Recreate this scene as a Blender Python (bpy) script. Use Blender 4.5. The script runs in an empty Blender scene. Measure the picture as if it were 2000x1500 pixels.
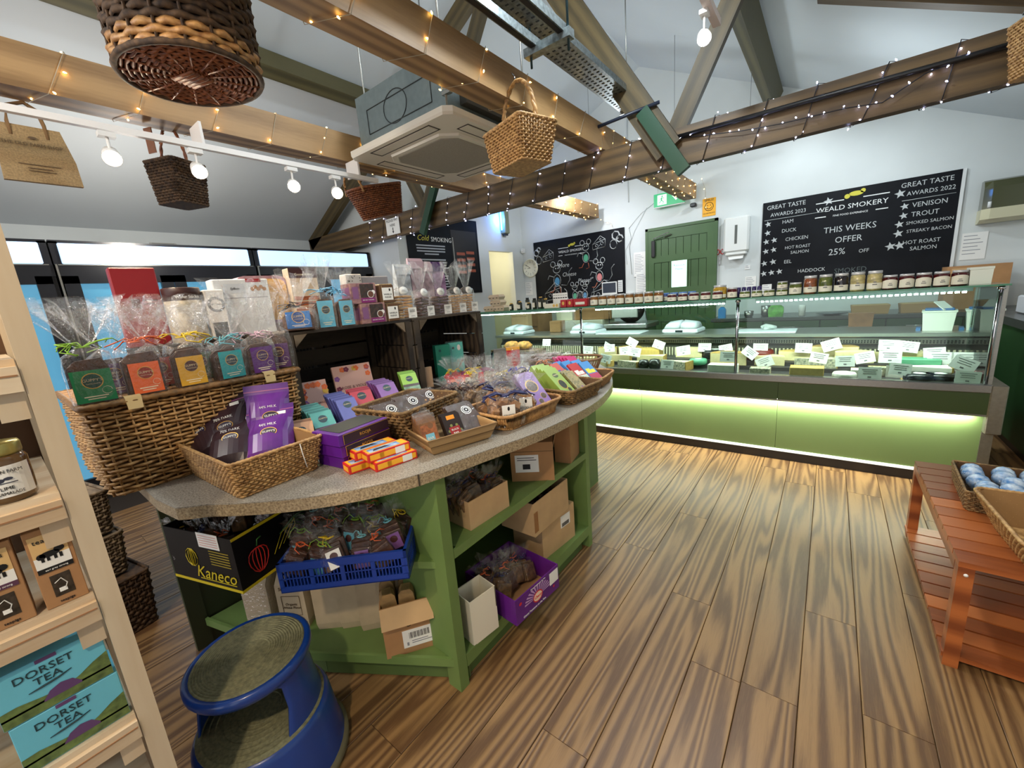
import bpy, bmesh, math, random
from mathutils import Vector, Matrix
random.seed(7)
PI = math.pi
S = bpy.context.scene
COL = S.collection
# ------------------------------------------------------------------ camera
cd = bpy.data.cameras.new('camera'); cam = bpy.data.objects.new('camera', cd); COL.objects.link(cam)
YAW, PITCH, ROLL = -0.66957, -0.211903, -0.080766
_cy, _sy = math.cos(YAW), math.sin(YAW)
_f = Vector((_sy*math.cos(PITCH), _cy*math.cos(PITCH), math.sin(PITCH)))
_r0 = Vector((_cy, -_sy, 0)); _u0 = _r0.cross(_f)
_r = _r0*math.cos(ROLL) + _u0*math.sin(ROLL); _u = -_r0*math.sin(ROLL) + _u0*math.cos(ROLL)
cam.matrix_world = Matrix(((_r.x, _u.x, -_f.x, 0), (_r.y, _u.y, -_f.y, 0), (_r.z, _u.z, -_f.z, 1.42), (0, 0, 0, 1)))
cd.sensor_width = 36; cd.lens = 790.92/2000*36; cd.clip_start = 0.02; cd.clip_end = 60
S.camera = cam
# ------------------------------------------------------------------ look
S.view_settings.view_transform = 'Standard'; S.view_settings.look = 'None'
S.view_settings.exposure = 0.42; S.view_settings.gamma = 1; S.view_settings.use_curve_mapping = False
S.cycles.max_bounces = 7; S.cycles.diffuse_bounces = 4; S.cycles.glossy_bounces = 3
S.cycles.transmission_bounces = 4; S.cycles.transparent_max_bounces = 14
S.cycles.caustics_reflective = False; S.cycles.caustics_refractive = False
S.cycles.sample_clamp_indirect = 4
W = bpy.data.worlds.new('soft_fill'); S.world = W; W.use_nodes = True
W.node_tree.nodes['Background'].inputs[0].default_value = (0.94, 0.94, 0.96, 1)
W.node_tree.nodes['Background'].inputs[1].default_value = 1.15  # even world light, added as soft fill
# ------------------------------------------------------------------ lamps in view and added fill
def lamp(name, kind, loc, energy, color=(1, 1, 1), size=0.05, aim=None, spot=100, sx=None, sy=None):
    ld = bpy.data.lights.new(name, kind); ld.energy = energy; ld.color = color
    if kind == 'SPOT': ld.spot_size = math.radians(spot); ld.spot_blend = 0.6; ld.shadow_soft_size = size
    elif kind == 'POINT': ld.shadow_soft_size = size
    elif kind == 'AREA':
        ld.shape = 'RECTANGLE'; ld.size = sx; ld.size_y = sy
    o = bpy.data.objects.new(name, ld); COL.objects.link(o); o.location = loc
    if aim is not None:
        o.rotation_euler = (Vector(aim)-Vector(loc)).to_track_quat('-Z', 'Y').to_euler()
    return o
WARM, COOL = (1.0, 0.80, 0.56), (0.86, 0.95, 1.0)
# first four match fittings in view; other spots unseen, point lamps added as fill
lamp('spot_or_fill_lamp', 'SPOT', (-2.62, 0.53, 2.16), 46, WARM, .04, (-1.3, 0.6, .9), 130)
lamp('spot_or_fill_lamp', 'SPOT', (-2.62, 1.34, 2.16), 46, WARM, .04, (-1.3, 1.2, .9), 130)
lamp('spot_or_fill_lamp', 'SPOT', (-2.62, 1.62, 2.16), 34, WARM, .04, (-3.4, 2.2, .4), 120)
lamp('spot_or_fill_lamp', 'SPOT', (-.62, 2.66, 2.62), 40, COOL, .05, (-.5, 1.8, .2), 90)
lamp('spot_or_fill_lamp', 'POINT', (-.9, 1.9, 3.1), 62, COOL, .08)  # added fill to brighten the ceiling
lamp('spot_or_fill_lamp', 'POINT', (-4.35, 1.0, 2.15), 24, (1, .93, .84), .08)  # added fill for the left roof slope
lamp('spot_or_fill_lamp', 'POINT', (-2.0, -.7, 2.45), 36, (1, .95, .88), .08)  # added fill behind the camera
lamp('spot_or_fill_lamp', 'POINT', (.1, 4.7, 2.3), 13, COOL, .08)  # added fill at the right rear
lamp('spot_or_fill_lamp', 'SPOT', (0.0, -.9, 2.7), 80, WARM, .05, (-.35, 1.0, 0), 105)
lamp('spot_or_fill_lamp', 'SPOT', (-1.0, -1.2, 2.7), 80, WARM, .06, (-1.5, 1.0, .6), 100)
lamp('spot_or_fill_lamp', 'SPOT', (1.3, .4, 2.6), 70, (1, .72, .42), .05, (.8, 1.6, .2), 70)
lamp('spot_or_fill_lamp', 'SPOT', (-.3, 4.9, 2.9), 34, COOL, .06, (-.4, 5.8, 1.2), 150)  # unseen spot added to light the rear wall
lamp('spot_or_fill_lamp', 'POINT', (-2.0, 4.75, 2.5), 22, COOL, .08)  # added fill for the space behind the counter
lamp('spot_or_fill_lamp', 'SPOT', (-2.6, 4.7, 2.7), 45, (.9, .93, 1), .06, (-3.2, 5.6, 1.0), 160)

# ------------------------------------------------------------------ helpers
def lin(c):
    return tuple((v/255/12.92 if v/255 <= .04045 else ((v/255+.055)/1.055)**2.4) for v in c[:3]) + (1,)
MATS = {}
def mat(name, c, rough=.6, metal=0, noise=0, nscale=20, bump=0, emit=0, spec=.5, coat=0, c2=None, stretch=None):
    if name in MATS: return MATS[name]
    m = bpy.data.materials.new(name); m.use_nodes = True; MATS[name] = m
    nt = m.node_tree; b = nt.nodes['Principled BSDF']
    b.inputs['Base Color'].default_value = lin(c); b.inputs['Roughness'].default_value = rough
    b.inputs['Metallic'].default_value = metal; b.inputs['Specular IOR Level'].default_value = spec
    b.inputs['Coat Weight'].default_value = coat
    if emit: b.inputs['Emission Color'].default_value = lin(c); b.inputs['Emission Strength'].default_value = emit
    if noise or bump:
        tc = nt.nodes.new('ShaderNodeTexCoord'); mp = nt.nodes.new('ShaderNodeMapping')
        nt.links.new(tc.outputs['Object'], mp.inputs[0])
        if stretch: mp.inputs['Scale'].default_value = stretch
        n = nt.nodes.new('ShaderNodeTexNoise'); n.inputs['Scale'].default_value = nscale; n.inputs['Detail'].default_value = 4
        nt.links.new(mp.outputs[0], n.inputs[0])
        if noise:
            mx = nt.nodes.new('ShaderNodeMix'); mx.data_type = 'RGBA'
            cr = nt.nodes.new('ShaderNodeValToRGB'); cr.color_ramp.elements[0].position = .32; cr.color_ramp.elements[1].position = .68
            nt.links.new(n.outputs[0], cr.inputs[0]); nt.links.new(cr.outputs[0], mx.inputs[0])
            d = c2 or tuple(v*(1-noise) for v in c)
            mx.inputs[6].default_value = lin(c); mx.inputs[7].default_value = lin(d)
            nt.links.new(mx.outputs[2], b.inputs['Base Color'])
        if bump:
            bp = nt.nodes.new('ShaderNodeBump'); bp.inputs['Strength'].default_value = bump; bp.inputs['Distance'].default_value = .004
            nt.links.new(n.outputs[0], bp.inputs['Height']); nt.links.new(bp.outputs[0], b.inputs['Normal'])
    return m
def wood(name, c1, c2, axis='Y', rough=.55, bands=18, dist=5, bump=.25, fine=.35, lines=6.0, var=(.86, 1.1), st=.09):
    """long-grained timber; axis = direction of the grain in object space"""
    if name in MATS: return MATS[name]
    m = bpy.data.materials.new(name); m.use_nodes = True; MATS[name] = m
    nt = m.node_tree; N = nt.nodes.new; L = nt.links.new; b = nt.nodes['Principled BSDF']
    tc = N('ShaderNodeTexCoord'); mp = N('ShaderNodeMapping'); L(tc.outputs['Object'], mp.inputs[0])
    sc = {'X': (st, 1, 1), 'Y': (1, st, 1), 'Z': (1, 1, st)}[axis]; mp.inputs['Scale'].default_value = sc
    oi = N('ShaderNodeObjectInfo'); cb = N('ShaderNodeCombineXYZ')
    ma = N('ShaderNodeMath'); ma.operation = 'MULTIPLY'; ma.inputs[1].default_value = 37
    L(oi.outputs['Random'], ma.inputs[0])
    for i in range(3): L(ma.outputs[0], cb.inputs[i])
    L(cb.outputs[0], mp.inputs['Location'])
    w = N('ShaderNodeTexNoise'); w.inputs['Scale'].default_value = bands*.22; w.inputs['Detail'].default_value = 1.5; w.inputs['Distortion'].default_value = .35
    L(mp.outputs[0], w.inputs[0])
    mul = N('ShaderNodeMath'); mul.operation = 'MULTIPLY'; mul.inputs[1].default_value = dist*6; L(w.outputs[0], mul.inputs[0])
    sx = N('ShaderNodeSeparateXYZ'); L(mp.outputs[0], sx.inputs[0]); li = N('ShaderNodeMath'); li.operation = 'MULTIPLY_ADD'; li.inputs[1].default_value = bands*lines
    L(sx.outputs[{'X': 2, 'Y': 0, 'Z': 0}[axis]], li.inputs[0]); L(mul.outputs[0], li.inputs[2])
    sn = N('ShaderNodeMath'); sn.operation = 'SINE'; L(li.outputs[0], sn.inputs[0])
    r1 = N('ShaderNodeMapRange'); r1.inputs[1].default_value = -1; r1.inputs[2].default_value = 1; L(sn.outputs[0], r1.inputs[0])
    n2 = N('ShaderNodeTexNoise'); n2.inputs['Scale'].default_value = bands*7; n2.inputs['Detail'].default_value = 3; L(mp.outputs[0], n2.inputs[0])
    mxf = N('ShaderNodeMix'); mxf.inputs[0].default_value = fine; L(r1.outputs[0], mxf.inputs[2]); L(n2.outputs[0], mxf.inputs[3])
    cr = N('ShaderNodeValToRGB'); cr.color_ramp.elements[0].position = .22; cr.color_ramp.elements[1].position = .78
    cr.color_ramp.elements[0].color = lin(c2); cr.color_ramp.elements[1].color = lin(c1); L(mxf.outputs[0], cr.inputs[0])
    hv = N('ShaderNodeHueSaturation'); L(cr.outputs[0], hv.inputs['Color'])
    mr = N('ShaderNodeMapRange'); mr.inputs[3].default_value = var[0]; mr.inputs[4].default_value = var[1]; L(oi.outputs['Random'], mr.inputs[0]); L(mr.outputs[0], hv.inputs['Value'])
    L(hv.outputs[0], b.inputs['Base Color']); b.inputs['Roughness'].default_value = rough
    bp = N('ShaderNodeBump'); bp.inputs['Strength'].default_value = bump; bp.inputs['Distance'].default_value = .002
    L(mxf.outputs[0], bp.inputs['Height']); L(bp.outputs[0], b.inputs['Normal'])
    return m
def film(name, tint=(235, 240, 245), fac=.2, k=.42):
    if name in MATS: return MATS[name]
    m = bpy.data.materials.new(name); m.use_nodes = True; MATS[name] = m
    nt = m.node_tree; N = nt.nodes.new; L = nt.links.new; nt.nodes.clear()
    out = N('ShaderNodeOutputMaterial'); tr = N('ShaderNodeBsdfTransparent'); gl = N('ShaderNodeBsdfGlossy'); df = N('ShaderNodeBsdfTranslucent'); d2 = N('ShaderNodeBsdfDiffuse')
    gl.inputs['Roughness'].default_value = .07; gl.inputs[0].default_value = (1, 1, 1, 1)
    for q in (df, d2): q.inputs[0].default_value = lin(tint)
    m0 = N('ShaderNodeMixShader'); m0.inputs[0].default_value = .5; L(df.outputs[0], m0.inputs[1]); L(d2.outputs[0], m0.inputs[2])
    m1 = N('ShaderNodeMixShader'); m1.inputs[0].default_value = .78; L(m0.outputs[0], m1.inputs[1]); L(gl.outputs[0], m1.inputs[2])
    lw = N('ShaderNodeLayerWeight'); lw.inputs[0].default_value = .35
    ad = N('ShaderNodeMath'); ad.operation = 'MULTIPLY_ADD'; ad.inputs[1].default_value = k; ad.inputs[2].default_value = fac; L(lw.outputs['Facing'], ad.inputs[0])
    m2 = N('ShaderNodeMixShader'); L(ad.outputs[0], m2.inputs[0]); L(tr.outputs[0], m2.inputs[1]); L(m1.outputs[0], m2.inputs[2]); L(m2.outputs[0], out.inputs[0])
    tc = N('ShaderNodeTexCoord'); n = N('ShaderNodeTexNoise'); n.inputs['Scale'].default_value = 70; n.inputs['Detail'].default_value = 2; L(tc.outputs['Object'], n.inputs[0])
    bp = N('ShaderNodeBump'); bp.inputs['Strength'].default_value = .9; bp.inputs['Distance'].default_value = .01; L(n.outputs[0], bp.inputs['Height']); L(bp.outputs[0], gl.inputs['Normal'])
    return m
def glass(name, tint=(225, 240, 235), fac=.04):
    if name in MATS: return MATS[name]
    m = bpy.data.materials.new(name); m.use_nodes = True; MATS[name] = m
    nt = m.node_tree; N = nt.nodes.new; L = nt.links.new; nt.nodes.clear()
    out = N('ShaderNodeOutputMaterial'); tr = N('ShaderNodeBsdfTransparent'); gl = N('ShaderNodeBsdfGlossy')
    tr.inputs[0].default_value = lin(tint); gl.inputs['Roughness'].default_value = .02
    fr = N('ShaderNodeFresnel'); fr.inputs[0].default_value = 1.45
    m2 = N('ShaderNodeMixShader'); L(fr.outputs[0], m2.inputs[0]); L(tr.outputs[0], m2.inputs[1]); L(gl.outputs[0], m2.inputs[2]); L(m2.outputs[0], out.inputs[0])
    return m

class MB:
    def __init__(s): s.v = []; s.f = []; s.m = []; s.sm = []
    def add(s, vs, fs, mi=0, smooth=False, T=None):
        b = len(s.v)
        s.v += [tuple(T @ Vector(p)) for p in vs] if T is not None else [tuple(p) for p in vs]
        s.f += [tuple(b+i for i in f) for f in fs]; s.m += [mi]*len(fs); s.sm += [smooth]*len(fs); return s
    def box(s, x0, x1, y0, y1, z0, z1, mi=0, T=None, bev=0):
        if bev:
            e = bev
            pr = [(x0+e, y0), (x1-e, y0), (x1, y0+e), (x1, y1-e), (x1-e, y1), (x0+e, y1), (x0, y1-e), (x0, y0+e)]
            return s.loft([[(x, y, z) for x, y in [((x0+x1)/2+(p[0]-(x0+x1)/2)*k, (y0+y1)/2+(p[1]-(y0+y1)/2)*k2) for p in pr]] for z, k, k2 in
                           ((z0, 1-2*e/(x1-x0), 1-2*e/(y1-y0)), (z0+e, 1, 1), (z1-e, 1, 1), (z1, 1-2*e/(x1-x0), 1-2*e/(y1-y0)))], mi, caps=True, T=T)
        v = [(x0, y0, z0), (x1, y0, z0), (x1, y1, z0), (x0, y1, z0), (x0, y0, z1), (x1, y0, z1), (x1, y1, z1), (x0, y1, z1)]
        return s.add(v, [(3, 2, 1, 0), (4, 5, 6, 7), (0, 1, 5, 4), (1, 2, 6, 5), (2, 3, 7, 6), (3, 0, 4, 7)], mi, False, T)
    def loft(s, rings, mi=0, smooth=False, caps=False, T=None, closed=True):
        n = len(rings[0]); v = [p for r in rings for p in r]; f = []
        for k in range(len(rings)-1):
            for i in range(n if closed else n-1):
                j = (i+1) % n; f.append((k*n+i, k*n+j, (k+1)*n+j, (k+1)*n+i))
        if caps: f.append(tuple(range(n-1, -1, -1))); f.append(tuple((len(rings)-1)*n+i for i in range(n)))
        return s.add(v, f, mi, smooth, T)
    def prism(s, pts, z0, z1, mi=0, T=None):
        return s.loft([[(x, y, z0) for x, y in pts], [(x, y, z1) for x, y in pts]], mi, caps=True, T=T)
    def lathe(s, prof, n=20, mi=0, smooth=True, T=None, caps=True):
        return s.loft([[(r*math.cos(2*PI*i/n), r*math.sin(2*PI*i/n), z) for i in range(n)] for r, z in prof], mi, smooth, caps, T)
    def tube(s, pts, r, n=6, mi=0, smooth=True, closed=False, caps=True, T=None):
        pts = [Vector(p) for p in pts]; rings = []; N = len(pts)
        for i, p in enumerate(pts):
            a = pts[(i-1) % N] if (closed or i) else p; c = pts[(i+1) % N] if (closed or i < N-1) else p
            t = (c-a).normalized() if (c-a).length > 1e-9 else Vector((0, 0, 1))
            up = Vector((0, 0, 1)) if abs(t.z) < .9 else Vector((1, 0, 0))
            x = t.cross(up).normalized(); y = x.cross(t)
            rr = r[i] if isinstance(r, (list, tuple)) else r
            rings.append([tuple(p + x*rr*math.cos(2*PI*k/n) + y*rr*math.sin(2*PI*k/n)) for k in range(n)])
        if closed: rings.append(rings[0])
        return s.loft(rings, mi, smooth, caps and not closed, T)
    def bar(s, a, b, w, h, mi=0, up=(0, 0, 1)):
        a, b = Vector(a), Vector(b); t = (b-a).normalized(); x = t.cross(Vector(up)).normalized(); y = x.cross(t)
        R = [[tuple(p + x*w/2*i + y*h/2*j) for i, j in ((-1, -1), (1, -1), (1, 1), (-1, 1))] for p in (a, b)]
        return s.loft(R, mi, caps=True)
    def disc(s, c, r, n=16, mi=0, ry=None, T=None):   # faces -Y
        ry = ry or r
        return s.add([(c[0]+r*math.cos(2*PI*i/n), c[1], c[2]+ry*math.sin(2*PI*i/n)) for i in range(n)], [tuple(range(n))], mi, False, T)
    def quad(s, p, mi=0, T=None): return s.add(p, [tuple(range(len(p)))], mi, False, T)
    def build(s, name, mats, parent=None, loc=(0, 0, 0), rot=(0, 0, 0)):
        me = bpy.data.meshes.new(name); me.from_pydata(s.v, [], s.f)
        for m in (mats if isinstance(mats, (list, tuple)) else [mats]): me.materials.append(m)
        me.polygons.foreach_set('material_index', s.m); me.polygons.foreach_set('use_smooth', s.sm); me.update()
        o = bpy.data.objects.new(name, me); COL.objects.link(o); o.location = loc; o.rotation_euler = rot
        if parent is not None: o.parent = parent
        return o
def tag(o, label=None, cat=None, group=None, kind=None):
    if label: o['label'] = label
    if cat: o['category'] = cat
    if group: o['group'] = group
    if kind: o['kind'] = kind
    return o
def thing(name, label, cat, loc=(0, 0, 0), rz=0, group=None, rot=None):
    o = bpy.data.objects.new(name, None); COL.objects.link(o); o.location = loc; o.rotation_euler = rot or (0, 0, math.radians(rz)); o.empty_display_size = .05
    return tag(o, label, cat, group)
KIDS = {}
def dup(o, loc=None, rz=None, label=None, parent=None, rot=None):
    c = o.copy(); COL.objects.link(c)
    if parent is not None: c.parent = parent
    for ch in [k for k in bpy.data.objects if k.parent == o] if o.name not in KIDS else KIDS[o.name]: dup(ch, parent=c)
    if loc is not None: c.location = loc
    if rz is not None: c.rotation_euler = (0, 0, math.radians(rz))
    if rot is not None: c.rotation_euler = rot
    if label: c['label'] = label
    return c
def keep(o):  # remember a prototype's family once so that copies are quick
    def rec(x):
        KIDS[x.name] = [k for k in bpy.data.objects if k.parent == x]
        for k in KIDS[x.name]: rec(k)
    rec(o); return o
FONTS = bpy.data.fonts
def text(body, size, m, parent=None, loc=(0, 0, 0), rot=(PI/2, 0, 0), align='CENTER', name='lettering', ext=.0004, shear=0, sx=1, label=None, line=1.0):
    c = bpy.data.curves.new(name, 'FONT'); c.body = body; c.size = size; c.align_x = align; c.align_y = 'CENTER'; c.extrude = ext; c.shear = shear; c.space_line = line
    c.resolution_u = 2; c.materials.append(m)
    o = bpy.data.objects.new(name, c); COL.objects.link(o); o.location = loc; o.rotation_euler = rot; o.scale = (sx, 1, 1)
    if parent is not None: o.parent = parent
    if label: o['label'] = label
    return o
def aim(x, y): return math.degrees(math.atan2(-x, y))      # turns a thing's front (-Y) to the shop's open floor side
def T_(loc=(0, 0, 0), rot=(0, 0, 0), sc=(1, 1, 1)):
    from mathutils import Euler
    return Matrix.LocRotScale(Vector(loc), Euler(rot), Vector(sc))
# ------------------------------------------------------------------ shared materials
white = mat('white_paint', (226, 228, 226), .8, noise=.03, nscale=3, bump=.05)
wall_m = mat('wall_paint', (214, 219, 218), .85, noise=.04, nscale=1.5, bump=.12)
ceil_m = mat('ceiling_paint', (206, 213, 217), .85, noise=.03, nscale=1.2)
card_w = mat('white_card', (236, 236, 232), .6)
ink = mat('black_ink', (22, 22, 26), .7)
black = mat('black_plastic', (18, 18, 20), .35)
chalk = mat('chalk', (196, 200, 200), .9)
steel = mat('brushed_steel', (168, 168, 162), .32, 1, noise=.1, nscale=60, stretch=(1, 1, 12))
chrome = mat('chrome', (200, 200, 205), .12, 1)
galv = mat('galvanised_steel', (150, 160, 162), .4, .85, noise=.25, nscale=50)
LED = mat('led_white', (250, 255, 250), emit=22)
choc = mat('chocolate', (84, 50, 34), .45, noise=.5, nscale=40, c2=(48, 26, 18), bump=.6)
choc_l = mat('milk_chocolate', (120, 78, 52), .45, noise=.4, nscale=35, bump=.5)
brd = mat('cardboard', (176, 132, 88), .85, noise=.08, nscale=12)
brd2 = mat('pale_cardboard', (200, 166, 122), .85, noise=.06, nscale=12)
film_m = film('cellophane', fac=.07); film_d = film('cellophane_dark', (190, 180, 165), .02, .25); film_s = film('thin_film', (170, 165, 160), .015, .12)
glass_m = glass('clear_glass'); glass_g = glass('green_edge_glass', (150, 205, 180))
green_cab = mat('sage_green_paint', (92, 122, 62), .4, noise=.06, nscale=5)
green_dark = mat('dark_green_paint', (46, 84, 44), .45, noise=.06, nscale=6)
gold = mat('gold_foil', (214, 170, 84), .35, .6)
# ================================================================== SETTING
def struct(name, mb, m, loc=(0, 0, 0)): return tag(mb.build(name, m, loc=loc), kind='structure')
floor = struct('floor', MB().box(-6.1, 1.75, -2.6, 6.1, -.12, -.02), mat('subfloor', (40, 30, 22), .9))
plank_m = wood('floor_timber', (148, 114, 73), (98, 70, 44), 'Y', rough=.42, bands=46, dist=7.0, bump=.3, fine=.42, lines=2.6, var=(.88, 1.06), st=.055)
rnd = random.Random(3); ends = {}
k0 = -20
for k in range(-27, 12):
    x0 = -.16 + k*.1685; x1 = x0 + .1665
    if x0 < -4.4 or x1 > 1.75: continue
    y = -2.5 + rnd.random()*-1.0
    while y < 6.0:
        L_ = rnd.uniform(1.5, 2.9); y1 = min(y+L_, 6.05)
        if y1 > -2.5:
            a = max(y, -2.5)
            mb = MB(); mb.loft([[(-.0833, 0, -.022), (.0833, 0, -.022), (.0833, 0, -.0015), (.0815, 0, 0), (-.0815, 0, 0), (-.0833, 0, -.0015)],
                                [(-.0833, y1-a-.002, -.022), (.0833, y1-a-.002, -.022), (.0833, y1-a-.002, -.0015), (.0815, y1-a-.002, 0), (-.0815, y1-a-.002, 0), (-.0833, y1-a-.002, -.0015)]], caps=True)
            o = mb.build('floor_board', plank_m, floor, ((x0+x1)/2, a, 0)); 
        y = y1 + .0
def roofz(x): return 4.24 - .479*abs(x+2.19)
struct('wall_left', MB().box(-6.07, -5.97, -2.6, 3.45, -.02, 2.60), wall_m)
struct('wall_inner', MB().loft([[(-5.97, y, -.02), (-4.28, y, -.02), (-4.28, y, roofz(-4.28)), (-5.97, y, roofz(-5.97))] for y in (3.36, 3.46)], caps=True), wall_m)
mb = MB()  # wall with the lit opening
mb.box(-4.38, -4.28, 3.46, 5.09, -.02, roofz(-4.33)); mb.box(-4.38, -4.28, 5.71, 6.0, -.02, roofz(-4.33)); mb.box(-4.38, -4.28, 5.09, 5.71, 2.15, roofz(-4.33))
struct('wall_partition', mb, wall_m)
struct('wall_back', MB().loft([[(-6.0, y, -.02), (1.69, y, -.02), (1.69, y, roofz(1.69)), (-2.19, y, roofz(-2.19)), (-6.0, y, roofz(-6.0))] for y in (6.0, 6.1)], caps=True), wall_m)
struct('wall_right', MB().box(1.6, 1.7, -2.6, 6.0, -.02, 2.45), wall_m)
for nm, xa, xb in (('ceiling_left', -6.07, -2.19), ('ceiling_right', -2.19, 1.7)):
    struct(nm, MB().loft([[(xa, y, roofz(xa)), (xb, y, roofz(xb)), (xb, y, roofz(xb)+.1), (xa, y, roofz(xa)+.1)] for y in (-2.6, 6.1)], caps=True), ceil_m)
struct('wall_side_room', MB().box(-5.6, -5.5, 4.2, 6, 0, 2.4).box(-5.5, -4.38, 4.2, 4.3, 0, 2.4).box(-5.5, -4.38, 4.2, 6, 2.3, 2.4), mat('cream_paint', (238, 228, 190), .8))
lamp('side_room_lamp', 'POINT', (-4.75, 5.3, 2.1), 11, (1, .90, .62), .08)
# grey canister on the side room wall and papers
o = thing('wall_dispenser', 'grey rounded dispenser hanging inside the lit doorway', 'dispenser', (-5.44, 5.62, 1.83)); MB().box(-.06, .2, -.22, .22, 0, .28, bev=.03).build('casing', mat('grey_plastic', (150, 150, 140), .5), o)
MB().box(-.06, .12, -.16, .16, -.02, .0).build('outlet', mat('dark_grey', (70, 70, 68), .5), o)
o = thing('notice_sheet', 'white printed sheets pinned below the grey dispenser in the doorway', 'paper', (-5.49, 5.62, 1.5)); MB().box(0, .004, -.22, .2, -.15, .2).build('sheet', card_w, o)
MB().box(.004, .005, -.2, -.02, 0, .15).box(.004, .005, .02, .18, -.1, .12).build('printed_block', mat('pale_ink', (170, 160, 175), .7), o)

beam_m = wood('roof_timber', (172, 136, 90), (124, 92, 54), 'Y', bands=14, dist=2.6, bump=.3, fine=.4)
olive_b = wood('olive_timber', (88, 82, 52), (66, 62, 38), 'Y', bands=12, dist=1.5, bump=.2)
beam_x = wood('truss_timber', (100, 78, 46), (68, 52, 30), 'X', bands=14, dist=2.0, bump=.3, fine=.5)
beam_z = wood('strut_timber', (88, 74, 44), (62, 52, 30), 'Z', bands=14, dist=2.0, bump=.3, fine=.5)
def trim(n, mb, m): return struct('trim_%d' % n, mb, m)
tA = tag(MB().box(-.075, .075, -2.6, 5.80, -.085, .085).build('ceiling_joist', beam_m, loc=(-1.485, 0, 2.525)), 'broad pale timber joist nearest the middle, holding the handled wicker basket', 'beam', 'roof timbers')
tB = tag(MB().box(-.075, .075, -2.6, 5.78, -.09, .09).build('ceiling_joist', beam_m, loc=(-2.80, 0, 2.52)), 'pale timber joist on the left carrying the white lamp track', 'beam', 'roof timbers')
tie = thing('roof_truss', 'dark timber roof truss wrapped in white fairy lights', 'roof truss', (0, 3.15, 0))
MB().box(-5.95, 1.58, -.03, .04, 2.20, 2.433).build('tie_beam', beam_x, tie)
def strut(a, b, w=.13, d=.05, m=None, name='strut', parent=tie, y=0):
    a = Vector((a[0], y, a[1])); b = Vector((b[0], y, b[1])); L_ = (b-a).length; ang = math.atan2(b.x-a.x, b.z-a.z)
    return MB().box(-w/2, w/2, -d/2, d/2, 0, L_).build(name, m or beam_z, parent, tuple(a), (0, ang, 0))
strut((-.93, 2.30), (-2.04, 4.08), .18, .05, y=-.055)
strut((-.93, 2.36), (-.40, 3.40), .12, .05, y=.0)
strut((-3.45, 2.30), (-2.26, 4.05), .13, .05, y=-.055)
strut((-3.45, 2.36), (-3.98, 3.36), .12, .05)
strut((-5.93, 2.36), (-2.19, 4.15), .17, .06, name='rafter'); strut((1.57, 2.36), (-2.19, 4.15), .17, .06, name='rafter')
gm = mat('green_enamel', (12, 62, 38), .4)
ang = math.atan2(-2.04+.93, 4.08-2.3)
for x_, l_, w_ in ((-.85, .52, .088), (-3.42, .52, .075)):
    s_ = 1 if x_ > -2 else -1
    a = Vector((x_+.03*s_, 0, 2.14)); dr = Vector((math.sin(ang)*s_, 0, math.cos(ang)))
    MB().box(-w_/2, w_/2, -.02, .02, 0, l_).build('green_bracket', gm, tie, (a.x, -.10, a.z), (0, ang*s_, 0))
MB().tube([(-.88, -.06, 2.37), (1.55, -.06, 2.335)], .014, 8).build('cable_pipe', black, tie)
MB().tube([(-1.55, -.13, 2.56), (-.98, -.10, 2.60)], .012, 8).build('tie_rod', mat('navy_paint', (24, 34, 52), .4), tie)
for nm, x_, y0_, y1_, lb in (('roof_purlin', -3.72, -2.6, 3.3, 'olive painted purlin under the left roof slope behind the cassette unit'), ('roof_purlin', -.61, -2.6, 5.99, 'brown timber purlin under the right roof slope running to the back wall')):
    z_ = roofz(x_)
    tag(MB().box(-.055, .055, y0_, y1_, -.17, 0).build(nm, olive_b, loc=(x_, 0, z_-.045), rot=(0, .445*(1 if x_ > -2 else -1), 0)), lb, 'beam', 'roof timbers')
o = tag(MB().box(-1.9, .0, -.04, .04, -.08, .08).build('roof_rafter', beam_x, loc=(1.55, 3.87, 2.44), rot=(0, .447, 0)), 'dark rafter along the right roof slope at the top edge', 'beam', 'roof timbers')

# ------------------------------------------------------------------ cable trays
tray = thing('cable_tray', 'galvanised perforated cable tray hung beside the middle joist', 'cable tray', (-1.30, 0, 2.75))
mb = MB(); mb.box(-.085, .085, .4, 4.95, 0, .004); mb.box(-.088, -.085, .4, 4.95, 0, .04); mb.box(.085, .088, .4, 4.95, 0, .04); mb.build('tray', galv, tray)
mb = MB()
for i in range(110):
    for j in range(4): mb.box(-.07+j*.038, -.052+j*.038, .45+i*.04, .46+i*.04, -.0012, .0)
mb.build('perforation', mat('hole_dark', (40, 44, 46), .8), tray)['kind'] = 'stuff'
for y_ in (2.2, 3.4, 4.3): MB().box(-.1, .1, y_, y_+.03, -.01, 0).build('joint_plate', steel, tray)
for y_ in (1.0, 3.3):
    MB().tube([(0, y_, 0), (0, y_, 1.15)], .004, 6).build('hanger_rod', steel, tray)
fr = thing('strut_channel_frame', 'grey steel channel frame hanging above the middle joist', 'frame', (-1.12, 1.75, 2.62))
for x_ in (-.16, .0):
    mb = MB().box(x_-.02, x_+.02, -1.5, .32, .03, .07); mb.box(x_-.012, x_+.012, -1.5, .32, .027, .03, 1); mb.build('channel', [galv, ink], fr)
MB().box(-.22, .05, .26, .31, 0, .04).build('cross_channel', galv, fr); MB().box(-.22, .05, -.75, -.70, 0, .04).build('cross_channel', galv, fr)
for x_ in (-.19, .03): MB().tube([(x_, .285, -.05), (x_, .285, 1.25)], .006, 6).build('threaded_rod', mat('dark_rod', (40, 62, 66), .4, .6), fr)
hs = thing('black_hose', 'pair of black insulated pipes dropping through the cable tray', 'pipe', (-1.36, .95, 2.62))
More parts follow.
